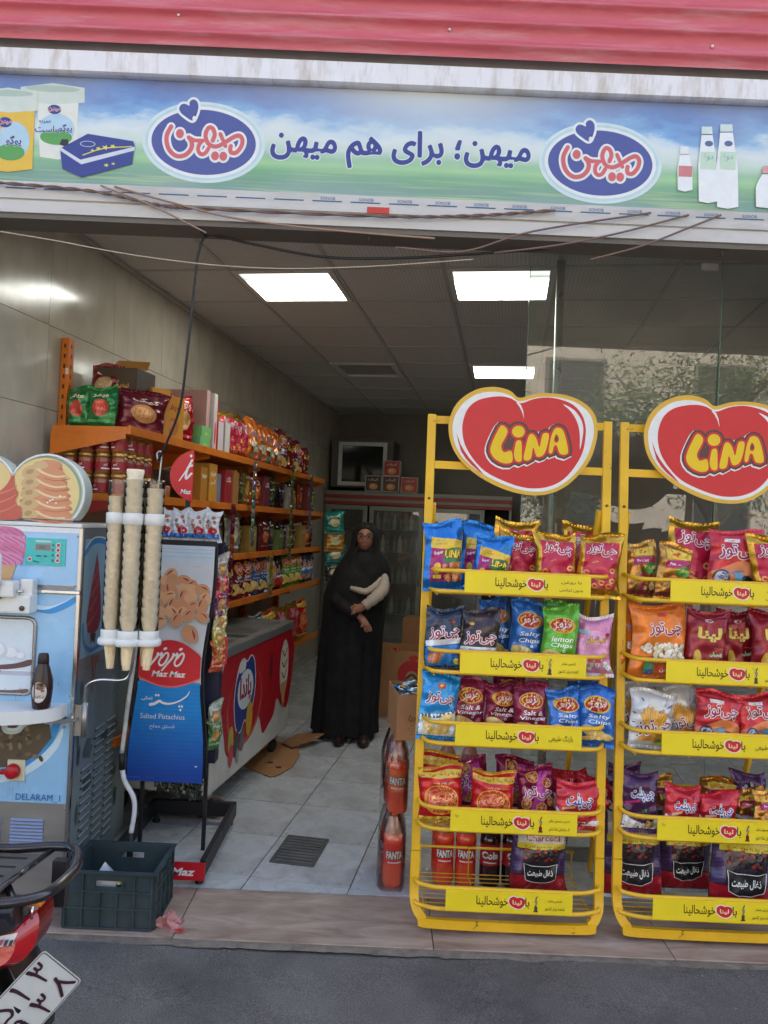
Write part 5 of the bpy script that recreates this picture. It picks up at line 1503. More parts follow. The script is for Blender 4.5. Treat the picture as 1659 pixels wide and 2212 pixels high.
def D_navy(w, h):
    a = Art(); m = prn
    a.poly([(-w * .5, h * .46), (w * .5, h * .52), (w * .5, h * .42), (-w * .5, h * .36)], m((226, 230, 234)))
    a.poly([(-w * .5, h * .02), (w * .5, h * .02), (w * .5, h * .40), (-w * .5, h * .37)], m((44, 128, 200)))
    cheetoz(a, 0, h * .60, w * .86, rot=.10); a.ell(w * .2, h * .80, w * .05, h * .025, m((200, 40, 50)))
    for i in range(9): a.stroke([(-w * .42 + i * w * .035, h * .08), (-w * .38 + i * w * .045, h * .24)], w * .035, m((226, 140, 76) if i % 2 else (206, 116, 60)), smooth=0)
    a.ell(w * .34, h * .10, w * .10, h * .05, m((206, 214, 60)))
    return foil((40, 50, 72), .4), a, foil((44, 56, 80), .5)
def D_black(w, h):
    a = Art(); m = prn
    a.poly([(-w * .5, h * .36), (w * .5, h * .40), (w * .5, h * .34), (-w * .5, h * .28)], m((226, 226, 226)))
    a.poly([(-w * .5, h * .02), (w * .5, h * .02), (w * .5, h * .35), (-w * .5, h * .29)], m((190, 40, 44)))
    cheetoz(a, 0, h * .54, w * .86, rot=.10); a.text('سرکه', -w * .2, h * .33, h * .04, m((90, 40, 30)), bold=.02); a.ell(-w * .28, h * .78, w * .07, h * .03, m((200, 180, 90)))
    return foil((58, 46, 50), .4), a, foil((64, 52, 56), .5)
def D_chips(w, h, col, lines):
    a = Art(); m = prn
    mazmaz(a, w * .02, h * .74, w * .74)
    y = h * .52
    for s_ in lines: a.text(s_, w * .06, y, h * .085, m((232, 236, 240)), bold=.012, w=w * (.11 * len(s_.replace(' ', '')) + .05), shear=.15); y -= h * .105
    a.rect(w * .10, w * .17, h * .315, h * .355, m((232, 236, 240))); a.rect(w * .115, w * .155, h * .323, h * .347, m(col))
    crisp(a, -w * .10, h * .22, w * .74, h * .22, -.35); crisp(a, w * .24, h * .15, w * .44, h * .13, -.2); crisp(a, -w * .24, h * .11, w * .4, h * .1, .2)
    return foil(col, .3), a, foil(col, .4)
def D_salty(w, h): return D_chips(w, h, (46, 108, 190), ('Salty', 'Chips'))
def D_lemon(w, h): return D_chips(w, h, (96, 172, 46), ('lemon', 'Chips'))
def D_vin(w, h): return D_chips(w, h, (134, 30, 66), ('Salt &', 'Vinegar'))
def D_push(w, h):
    a = Art(); m = prn
    a.ell(0, h * .48, w * .42, h * .30, m((226, 160, 196))); a.poly([(-w * .45, h * .73), (-w * .1, h * .70), (-w * .1, h * .76), (-w * .45, h * .79)], m((120, 190, 206)))
    a.text('بوشار', w * .08, h * .60, h * .16, m((214, 170, 60)), bold=.04, w=w * .6, rot=.1, outline=[(.04, m((90, 50, 40)))])
    blob_pile(a, -w * .42, w * .42, h * .06, h * .26, 26, w * .085, [(236, 232, 220), (222, 214, 196), (240, 236, 226)], 8)
    a.rect(-w * .14, w * .22, h * .19, h * .25, m((190, 40, 80))); a.text('نمکی', w * .04, h * .22, h * .04, m((240, 230, 230)))
    a.ell(w * .36, h * .70, w * .07, h * .035, m((200, 50, 60)))
    return foil((206, 132, 172), .2), a, foil((224, 214, 214), .2)
def D_cblue(w, h):
    a = Art(); m = prn
    a.poly([(-w * .5, h * .02), (w * .5, h * .02), (w * .5, h * .50), (w * .1, h * .40), (-w * .5, h * .36)], m((226, 230, 226)))
    a.poly([(-w * .5, h * .36), (w * .1, h * .40), (w * .5, h * .50), (w * .5, h * .44), (w * .1, h * .33), (-w * .1, h * .31), (-w * .5, h * .30)], m((50, 66, 90)))
    a.text('نمکی', -w * .26, h * .335, h * .04, m((240, 240, 240)), bold=.01)
    cheetoz(a, -w * .02, h * .64, w * .76, rot=.02); a.ell(-w * .02, h * .84, w * .10, h * .045, m((206, 60, 60))); a.ell(-w * .02, h * .845, w * .05, h * .024, m((226, 200, 120)))
    crisp(a, w * .2, h * .26, w * .5, h * .24, .5); crisp(a, w * .12, h * .12, w * .4, h * .14, .1); crisp(a, -w * .2, h * .13, w * .4, h * .14, -.6)
    return foil((34, 140, 206), .35), a, foil((40, 146, 210), .4)
def D_cheese(w, h):
    a = Art(); m = prn
    a.poly([(-w * .5, h * .86), (0, h * .82), (w * .5, h * .84), (w * .5, h * .955), (-w * .5, h * .965)], m((222, 186, 66)))
    for i in range(7): a.text(('نمک', 'پفک')[i % 2], -w * .42 + i * w * .14, h * .895 + .01 * h * (i % 2), h * .05, m((170, 60, 30)), bold=.03, rot=.2 - i * .1)
    a.text('حاوی پودر پنیر', w * .1, h * .75, h * .06, m((236, 200, 150)), bold=.01, w=w * .5)
    a.ell(0, h * .42, w * .40, h * .29, m((226, 176, 60))); a.ell(0, h * .42, w * .375, h * .27, m((206, 60, 50))); a.ell(-w * .06, h * .47, w * .24, h * .15, m((222, 130, 100)))
    a.text('پفک', w * .05, h * .48, h * .2, m((206, 40, 44)), bold=.05, w=w * .52, rot=.15, outline=[(.04, m((240, 206, 110)))]); a.text('نمکی', -w * .05, h * .30, h * .09, m((110, 40, 30)), bold=.02)
    a.rect(-w * .5, w * .5, h * .02, h * .10, m((222, 186, 66)))
    for i in range(5): a.text('پفک', -w * .38 + i * w * .19, h * .06, h * .04, m((170, 40, 30)), bold=.03)
    return foil((196, 26, 34), .25), a, foil((214, 176, 60), .3)
def D_wheel(w, h):
    a = Art(); m = prn
    a.poly([(-w * .2, h * .05), (w * .1, h * .05), (w * .3, h * .95), (w * .05, h * .95)], m((190, 60, 160)))
    cheetoz(a, 0, h * .52, w * .84, rot=.06, fill=(150, 24, 100))
    for x, y, r in ((-.12, .86, .16), (.26, .74, .12), (-.3, .30, .15), (.1, .24, .14), (.36, .36, .11), (-.05, .12, .10)):
        a.ell(w * x, h * y, w * r, w * r, m((214, 150, 84)), n=18); a.ell(w * x, h * y, w * r * .76, w * r * .76, m((122, 36, 60)), n=18); a.ell(w * x, h * y, w * r * .3, w * r * .3, m((226, 166, 96)), n=12)
        for k in range(3): t = k * pi / 3; a.stroke([(w * x - w * r * .8 * math.cos(t), h * y - w * r * .8 * math.sin(t)), (w * x + w * r * .8 * math.cos(t), h * y + w * r * .8 * math.sin(t))], w * r * .16, m((222, 158, 90)), smooth=0)
    a.text('Wheel Snacks', w * .1, h * .055, h * .05, m((236, 220, 230)), bold=.01, rot=.06)
    return foil((132, 24, 72), .3), a, foil((140, 30, 80), .4)
def chipelet(a, cx, cy, w, rot=.0): a.text('چی\u200cپلت', cx, cy, w * .55, prn((50, 66, 140)), fat=.03, w=w * .94, rot=rot, outline=[(.07, prn((236, 236, 240)))])
def D_pred(w, h):
    a = Art(); m = prn
    a.poly([(-w * .5, h * .02), (w * .5, h * .02), (w * .5, h * .16), (0, h * .12), (-w * .3, h * .22), (-w * .5, h * .46)], m((230, 230, 230)), smooth=3)
    chipelet(a, w * .02, h * .62, w * .62, .05); a.poly([(-w * .36, h * .40), (-w * .08, h * .45), (-w * .08, h * .51), (-w * .36, h * .46)], m((226, 176, 130)))
    a.ell(w * .06, h * .20, w * .2, h * .15, m((176, 26, 36))); a.ell(w * .03, h * .23, w * .10, h * .07, m((206, 60, 60))); a.poly([(-w * .04, h * .33), (w * .06, h * .31), (w * .18, h * .34), (w * .08, h * .36)], m((60, 120, 50)))
    return foil((192, 34, 52), .25), a, foil((200, 44, 60), .3)
def D_ppur(w, h):
    a = Art(); m = prn
    a.poly([(-w * .5, h * .02), (w * .5, h * .02), (w * .5, h * .22), (w * .1, h * .14), (-w * .3, h * .2), (-w * .5, h * .34)], m((226, 226, 230)), smooth=3)
    chipelet(a, w * .05, h * .66, w * .64, .08); a.poly([(-w * .42, h * .46), (-w * .05, h * .52), (-w * .05, h * .56), (-w * .42, h * .50)], m((190, 40, 110)))
    a.ell(0, h * .26, w * .22, h * .13, m((70, 30, 62))); a.ell(-w * .05, h * .29, w * .12, h * .06, m((110, 60, 96))); a.poly([(0, h * .38), (w * .16, h * .40), (w * .1, h * .33), (w * .02, h * .32)], m((76, 150, 60)))
    blob_pile(a, w * .1, w * .36, h * .08, h * .16, 8, w * .07, [(214, 180, 110), (226, 196, 130)], 4)
    return foil((74, 38, 78), .3), a, foil((90, 54, 94), .35)
def D_turbo(w, h):
    a = Art(); m = prn
    a.rect(-w * .34, w * .40, h * .78, h * .94, m((222, 190, 60))); a.ell(-w * .05, h * .86, w * .10, h * .04, m((200, 40, 50)))
    a.poly([(-w * .34, h * .58), (w * .40, h * .64), (w * .40, h * .78), (-w * .34, h * .74)], m((170, 30, 90))); a.text('Peanut', -w * .06, h * .68, h * .06, m((240, 236, 236)), bold=.015, rot=.08)
    a.ell(w * .22, h * .54, w * .22, h * .11, m((60, 140, 60))); a.text('TURBO', w * .2, h * .55, h * .065, m((240, 220, 90)), bold=.03, w=w * .4)
    a.rect(-w * .14, w * .06, h * .10, h * .40, m((170, 30, 90))); blob_pile(a, -w * .3, w * .4, h * .08, h * .34, 14, w * .09, [(206, 150, 70), (222, 170, 86)], 6)
    a.rect(-w * .5, w * .5, h * .02, h * .07, m((120, 30, 60)))
    return foil((178, 124, 52), .7, .25), a, foil((206, 150, 60), .8, .2)
def D_motor(w, h):
    a = Art(); m = prn
    a.poly([(-w * .5, h * .05), (w * .5, h * .05), (w * .5, h * .42), (w * .1, h * .58), (-w * .3, h * .42), (-w * .5, h * .34)], m((222, 130, 76)), smooth=3)
    a.poly([(-w * .44, h * .05), (w * .1, h * .05), (-w * .1, h * .22), (-w * .3, h * .26)], m((232, 196, 120)), smooth=3)
    cheetoz(a, 0, h * .70, w * .72, rot=.05); a.rect(-w * .26, w * .02, h * .85, h * .91, m((232, 226, 226))); a.text('موتوری', -w * .12, h * .88, h * .04, m((60, 50, 60)))
    x, y, r = -w * .26, h * .30, w * .15
    a.ell(x, y, r, r, m((70, 74, 96)), n=22); a.ell(x, y, r * .74, r * .74, m((196, 196, 206)), n=20); a.ell(x, y, r * .25, r * .25, m((90, 92, 110)), n=12)
    a.stroke([(x, y), (-w * .02, h * .40), (w * .12, h * .42)], w * .035, m((120, 124, 146)), smooth=2)
    a.poly([(-w * .04, h * .38), (w * .14, h * .36), (w * .20, h * .18), (w * .06, h * .12)], m((90, 160, 196)), smooth=2)
    a.poly([(w * .12, h * .36), (w * .34, h * .30), (w * .36, h * .12), (w * .16, h * .10)], m((46, 44, 56)), smooth=2); a.ell(w * .30, h * .17, w * .11, w * .11, m((60, 60, 76)), n=18)
    return foil((190, 38, 50), .3), a, foil((200, 50, 60), .35)
def D_pop(w, h):
    a = Art(); m = prn
    cheetoz(a, w * .06, h * .68, w * .62, rot=.06); a.ell(w * .02, h * .90, w * .09, h * .035, m((196, 50, 40)))
    blob_pile(a, -w * .12, w * .40, h * .24, h * .46, 60, w * .05, [(240, 234, 220), (226, 216, 192), (246, 242, 230), (206, 190, 150)], 2, .85)
    blob_pile(a, -w * .36, -w * .22, h * .36, h * .46, 8, w * .05, [(240, 234, 220), (226, 216, 192)], 5, .85)
    a.rect(-w * .2, w * .4, h * .05, h * .18, m((206, 84, 40))); a.text('پاپ‌کرن', w * .12, h * .11, h * .08, m((240, 230, 220)), bold=.03, rot=.05)
    a.poly([(-w * .3, h * .06), (-w * .1, h * .06), (-w * .14, h * .20), (-w * .26, h * .20)], m((60, 150, 110)), smooth=2); a.rect(-w * .28, -w * .12, h * .03, h * .1, m((50, 90, 160)))
    return foil((226, 122, 34), .2), a, foil((230, 130, 44), .25)
def D_lina(w, h):
    a = Art(); m = prn
    a.text('لینا', w * .02, h * .66, h * .22, m((214, 196, 84)), bold=.05, w=w * .56); a.ell(0, h * .88, w * .10, h * .035, m((220, 200, 200))); a.ell(0, h * .88, w * .085, h * .027, m((150, 24, 40)))
    a.text('زنجبیلی', w * .22, h * .36, h * .07, m((120, 200, 110)), bold=.03, w=w * .3, outline=[(.03, m((230, 236, 230)))]); a.text('شیری', w * .26, h * .20, h * .06, m((140, 196, 206)), bold=.03, outline=[(.03, m((230, 236, 236)))])
    a.rect(w * .1, w * .18, h * .12, h * .17, m((230, 170, 150))); a.rect(-w * .05, w * .02, h * .12, h * .17, m((230, 170, 150))); a.text('مینی اسنک', w * .26, h * .46, h * .03, m((236, 170, 90)))
    a.ell(-w * .22, h * .30, w * .10, h * .12, m((206, 170, 70)))
    return foil((140, 24, 40), .3), a, foil((150, 34, 50), .35)
def D_fries(w, h):
    a = Art(); m = prn; q = random.Random(4)
    for i in range(34):
        x = q.uniform(-.46, .46) * w; y = q.uniform(.12, .92) * h
        d = Vector((x, y - h * .45)).normalized() * w * .05
        a.stroke([(x, y), (x + d.x, y + d.y)], w * .018, m((96, 30, 36)), smooth=0)
    for i in range(30):
        t = -.75 + 1.5 * i / 29; x0 = t * w * .18; y0 = h * .32 + q.uniform(-.02, .02) * h; L = h * q.uniform(.30, .44)
        a.stroke([(x0, y0), (x0 + math.sin(t) * L * .55, y0 + math.cos(t) * L)], w * .05, m(((222, 164, 66), (206, 140, 50), (232, 184, 90))[i % 3]), smooth=0)
    for i in range(10): t = -.6 + 1.2 * i / 9; a.stroke([(t * w * .2, h * .3), (t * w * .5, h * .12)], w * .05, m((206, 144, 54)), smooth=0)
    cheetoz(a, w * .04, h * .38, w * .80, rot=.18, fill=(120, 24, 44)); a.poly([(0, h * .08), (w * .4, h * .12), (w * .4, h * .18), (0, h * .14)], m((70, 150, 60))); a.poly([(-w * .05, h * .03), (w * .3, h * .06), (w * .3, h * .1), (-w * .05, h * .07)], m((214, 200, 60)))
    return foil((208, 210, 212), .15), a, foil((214, 216, 218), .2)
def D_coal(w, h):
    a = Art(); m = prn; q = random.Random(2)
    a.rect(-w * .5, w * .5, h * .02, h * .26, m((166, 20, 40)))
    a.poly([(-w * .5, h * .26), (-w * .5, h * .98), (-w * .36, h * .98), (-w * .30, h * .3)], m((76, 54, 104))); a.poly([(w * .5, h * .26), (w * .5, h * .98), (w * .36, h * .98), (w * .32, h * .3)], m((76, 54, 104)))
    for s_ in (-1, 1):
        for i in range(14): a.stroke([(s_ * w * .49, h * (.3 + .045 * i)), (s_ * w * .36, h * (.33 + .045 * i))], h * .012, m((52, 38, 76)), smooth=0)
    a.rect(-w * .42, w * .42, h * .72, h * .98, m((186, 186, 180))); a.text('Charcoal', 0, h * .80, h * .09, m((150, 30, 34)), bold=.02, w=w * .6); a.rect(-w * .43, w * .43, h * .64, h * .725, m((206, 190, 50))); a.text('بدون نیاز به مواد آتش زا', 0, h * .68, h * .05, m((60, 50, 20)), bold=.01, w=w * .6)
    for i in range(12): a.rect(-w * .3 + i * w * .05, -w * .275 + i * w * .05, h * .88, h * .95, m((60, 52, 50)))
    for i in range(30):
        x, y = q.uniform(-.28, .28) * w, q.uniform(.42, .64) * h
        a.poly([(x + w * .05 * math.cos(t) * q.uniform(.4, 1), y + h * .03 * math.sin(t) * q.uniform(.4, 1)) for t in np.linspace(0, 5.4, 6)], m(((46, 40, 40), (66, 58, 56), (30, 26, 28), (150, 40, 30))[i % 4 if i % 7 else 3]))
    P = [(-w * .30, h * .44), (-w * .15, h * .405), (w * .15, h * .405), (w * .30, h * .43), (w * .27, h * .22), (w * .1, h * .17), (-w * .1, h * .17), (-w * .25, h * .21)]
    a.poly(P, m((28, 28, 34))); a.stroke(P, w * .012, m((220, 222, 226)), smooth=0, closed=True); a.text('ذغال طبیعت', 0, h * .30, h * .11, m((226, 232, 232)), bold=.02, w=w * .44)
    return mat((52, 42, 52), rough=.18, var=.25, scale=20, coat=.6, bump=.5, bscale=30), a, mat((190, 190, 196), rough=.2, var=.2, coat=.4)
DES = dict(super=D_super, gold=D_gold, navy=D_navy, black=D_black, salty=D_salty, lemon=D_lemon, vin=D_vin, push=D_push, cblue=D_cblue, cheese=D_cheese, wheel=D_wheel, pred=D_pred, ppur=D_ppur, turbo=D_turbo, motor=D_motor, pop=D_pop, lina=D_lina, fries=D_fries, coal=D_coal)

BAGC = {}
def bag_meshes(des, w, h, t, var):
    key = (des, round(w, 2), round(h, 2), round(t, 3), var)
    if key in BAGC: return BAGC[key]
    body, art, seal = DES[des](w, h) if isinstance(des, str) else des(w, h)
    q = random.Random(hash((str(des), var)) % 1000 if False else var * 37 + len(str(des)))
    ph = [q.uniform(0, 6.3) for _ in range(10)]
    def shape(a, b, front_=True):
        u = 2 * a / w; v = 2 * b / h - 1
        s = np.clip(1 - np.abs(u) ** 2.6, 0, 1) ** .55 * np.clip(1 - np.abs(v) ** 3.2, 0, 1) ** .62
        wr = .0026 * np.sin(u * 6 + ph[0] + 3 * v) + .0018 * np.sin(v * 9 + ph[1] - 4 * u + np.sin(u * 5)) + .0034 * np.abs(v) ** 2 * np.sin(u * 15 + ph[2] + 2 * np.sin(v * 4)) + .003 * np.abs(u) ** 2 * np.sin(v * 15 + ph[3])
        dent = .011 * np.exp(-((u - .5 * math.sin(ph[4])) ** 2 * 6 + (v - .5 * math.cos(ph[5])) ** 2 * 5)) * (1 if q is not None else 0)
        T = t / 2 * s + (wr * 1.6 - dent) * np.clip(s * 2.5, 0, 1)
        x = a * (1 - .07 * (1 - v * v) * np.abs(u)) + .004 * np.sin(v * 3 + ph[6]) + .007 * (np.abs(v) ** 6) * np.sin(ph[7] + 3 * u)
        z = b + .012 * (v > 0) * np.abs(v) ** 4 * np.sin(u * 2.2 + ph[8]) * 1.0
        return x, T, z
    nx, nz = 14, 20
    A, Bq = np.meshgrid(np.linspace(-w / 2, w / 2, nx), np.linspace(0, h, nz))
    x, T, z = shape(A.ravel(), Bq.ravel())
    g = G()
    fr = list(zip(x, -T - .0004, z)); bk = list(zip(x, T * .8 + .0004, z))
    fs = [(j * nx + i, j * nx + i + 1, (j + 1) * nx + i + 1, (j + 1) * nx + i) for j in range(nz - 1) for i in range(nx - 1)]
    g.add(fr, fs, body, smooth=True); g.add(bk, [f[::-1] for f in fs], body, smooth=True)
    mb = g.mesh('snack_bag')
    g = G()
    def fn(a, b, hh):
        x_, T_, z_ = shape(a, b)
        return np.stack([x_, -T_ - .0004 - hh, z_], -1)
    art.onto(g, fn, lift=.0012, maxlen=.016, clip=(-w / 2 + .002, w / 2 - .002, .004, h - .004))
    mp = g.mesh('printed_design')
    ms = []
    for top in (0, 1):
        g = G()
        n = 27
        xs_ = np.linspace(-w / 2, w / 2, n)
        xx, TT, zz_ = shape(xs_, np.full(n, h if top else 0.0))
        sgn = 1 if top else -1
        L = .014
        lean = q.uniform(-.3, .5)
        vs = []
        for r_ in range(4):
            for i in range(n):
                vs.append((xx[i] * (1 + .006 * r_), -.0004 + .0012 * (-1) ** i * (r_ > 0) - lean * L * (r_ / 3) ** 1.5 - .003 * math.sin(i * .5 + ph[9]) * r_ / 3, zz_[i] + sgn * L * r_ / 3))
        f = [(r_ * n + i, r_ * n + i + 1, (r_ + 1) * n + i + 1, (r_ + 1) * n + i) for r_ in range(3) for i in range(n - 1)]
        g.add(vs, f if top else [k[::-1] for k in f], seal)
        ms.append(g.mesh('seal'))
    BAGC[key] = (mb, mp, ms)
    return BAGC[key]
def bag(des, pos, w, h, t=.06, var=0, lab='', group='snack bags on the yellow racks', rz=0.0, tilt=-.10, lean=0.0, name='snack_bag', cat='snack bag'):
    mb, mp, ms = bag_meshes(des, w, h, t, var)
    o = put(name, mb, label=lab, cat=cat, group=group)
    for nm, m in (('printed_design', mp), ('seal', ms[0]), ('seal', ms[1])): put(nm, m, o)
    o.location = pos
    o.rotation_euler = (tilt, lean, rz)
    return o
# ================================================================== the two yellow racks
M_YEL = mat((230, 180, 36), rough=.4, var=.12, scale=6, coat=.15, dirt=(104, 66, 30), dscale=26, damt=.75, dlo=.63)
M_YEL2 = mat((240, 214, 40), rough=.4, var=.06, scale=5, dirt=(150, 126, 50), dscale=14, damt=.5, dlo=.64)
HEART = dict(
 out=[(785, 125), (700, 60), (600, 22), (480, 10), (340, 35), (200, 110), (100, 215), (45, 350), (35, 470), (70, 640), (170, 800), (330, 940), (500, 1040), (700, 1120), (900, 1155), (1080, 1145), (1250, 1075), (1400, 950), (1530, 780), (1600, 560), (1605, 400), (1560, 270), (1450, 170), (1300, 105), (1120, 78), (950, 85)],
 wht=[(785, 165), (700, 110), (600, 72), (480, 62), (340, 85), (215, 160), (130, 260), (85, 370), (75, 480), (110, 640), (200, 780), (350, 905), (520, 1000), (720, 1080), (900, 1118), (1070, 1110), (1230, 1045), (1370, 925), (1490, 760), (1560, 560), (1565, 410), (1520, 290), (1420, 200), (1280, 140), (1110, 115), (950, 125)],
 red=[(795, 185), (700, 135), (600, 112), (480, 118), (350, 150), (250, 225), (195, 340), (178, 470), (205, 620), (290, 770), (420, 905), (600, 1000), (800, 1070), (960, 1085), (1110, 1060), (1250, 985), (1370, 850), (1450, 700), (1480, 540), (1480, 420), (1440, 300), (1350, 200), (1220, 145), (1080, 122), (930, 140)])
LET = [[(590, 420), (640, 445), (655, 490), (625, 560), (592, 620), (592, 668), (622, 705), (695, 690), (705, 800), (620, 820), (520, 770), (475, 690), (490, 610), (540, 500)],
       [(752, 585), (798, 585), (805, 700), (800, 795), (745, 795), (722, 730), (735, 640)],
       [(825, 778), (850, 640), (880, 530), (920, 510), (960, 560), (988, 650), (1005, 600), (1030, 510), (1085, 505), (1090, 560), (1060, 680), (1020, 740), (960, 745), (925, 650), (900, 772)],
       [(1090, 700), (1110, 560), (1150, 460), (1200, 445), (1245, 480), (1280, 600), (1290, 715), (1210, 720), (1175, 635), (1145, 640), (1125, 710)]]
def lina_art():
    a = Art(); k = .000393
    q = lambda p: ((p[0] - 820) * k, -(p[1] - 600) * k)
    P = lambda L_: [q(p) for p in L_]
    R_, W_, Y_, D_ = ink((206, 48, 52)), ink((230, 230, 226)), ink((232, 196, 32)), ink((92, 62, 60))
    a.poly(P(HEART['wht']), W_, smooth=3); a.poly(P(HEART['red']), R_, smooth=3)
    a.poly(P([(770, 170), (800, 205), (822, 260), (832, 350), (812, 280), (780, 215), (750, 180)]), W_)
    a.poly(P([(1245, 195), (1360, 255), (1440, 370), (1455, 500), (1420, 675), (1420, 520), (1395, 390), (1330, 275)]), W_, smooth=3)
    a.poly(P([(118, 490), (160, 620), (250, 760), (405, 938), (270, 830), (165, 690)]), R_, smooth=2)
    def dot(gr): a.ell(*q((770, 485)), (66 + gr) * k, (62 + gr) * k, D_ if gr > 30 else (R_ if gr > 0 else Y_))
    for L_ in LET: a.stroke(P([(x - 8, y + 10) for x, y in L_]), 108 * k, W_, closed=True, smooth=2)
    for L_ in LET: a.stroke(P(L_), 96 * k, D_, closed=True, smooth=2)
    a.poly(P([(600, 560), (760, 560), (760, 720), (600, 720)]), D_); dot(48)
    for L_ in LET: a.stroke(P(L_), 44 * k, R_, closed=True, smooth=2)
    dot(22)
    for L_ in LET: a.poly(P(L_), Y_, smooth=3)
    dot(0)
    a.poly(P([(1172, 512), (1198, 560), (1182, 600), (1150, 592), (1150, 550)]), R_, smooth=3); a.poly(P([(1172, 528), (1188, 560), (1178, 582), (1160, 580), (1158, 552)]), D_, smooth=3)
    return a, [q(p) for p in HEART['out']]
def strip_art(w, h, right):
    a = Art(); dk = ink((64, 50, 20)); rd = ink((206, 44, 46))
    a.text('خوشحالینا', w * -.133, 0, h * .56, dk, bold=.012, w=w * .25)
    k = h * .66 / 1150
    P = [((x - 820) * k + w * .063, -(y - 600) * k) for x, y in HEART['out']]
    a.poly(P, ink((238, 226, 210)), smooth=2); a.poly([((x - w * .063) * .86 + w * .063, y * .86) for x, y in P], rd, smooth=2); a.text('لینا', w * .063, 0, h * .26, ink((238, 220, 170)), bold=.03, w=h * .44)
    a.text('با', w * .144, 0, h * .5, dk, bold=.012, w=w * .035)
    if right == 'oil': a.text('با روغن', w * .345, h * .17, h * .17, dk, bold=.006, w=w * .16); a.text('بدون ترانس', w * .345, -h * .2, h * .17, dk, bold=.006, w=w * .185)
    if right == 'col': a.text('بارنگ طبیعی', w * .335, 0, h * .34, dk, bold=.006, w=w * .19)
    if right in ('exp', 'hea'):
        c = ink((80, 70, 60)) if right == 'exp' else ink((120, 30, 30))
        x = w * .212; a.rect(x - w * .012, x + w * .012, -h * .36, -h * .12, c); a.rect(x - w * .018, x + w * .018, -h * .40, -h * .34, c); a.stroke([(x - w * .004, -h * .12), (x + w * .006, h * .06), (x - w * .002, h * .2), (x + w * .008, h * .34)], w * .008, c); a.ell(x, h * .1, w * .012, h * .08, ink((150, 140, 120)))
        t = ('تندیس صادر', 'کننده برتر کشور') if right == 'exp' else ('تندیس محصول سالم', 'از سازمان غذا دارو')
        a.text(t[0], w * .36, h * .16, h * .18, dk, bold=.006, w=w * (.11 if right == 'exp' else .16)); a.text(t[1], w * .36, -h * .22, h * .2, dk, bold=.006, w=w * .16)
    return a
ZS = [1.39, 1.072, .79, .455, .145]
RT = ['oil', 'exp', 'col', 'hea', 'exp']
SX = [.33, .324, .317, .312, .306]
def post_y(z): return 3.10 + .13 * (z - .03) / 2.01
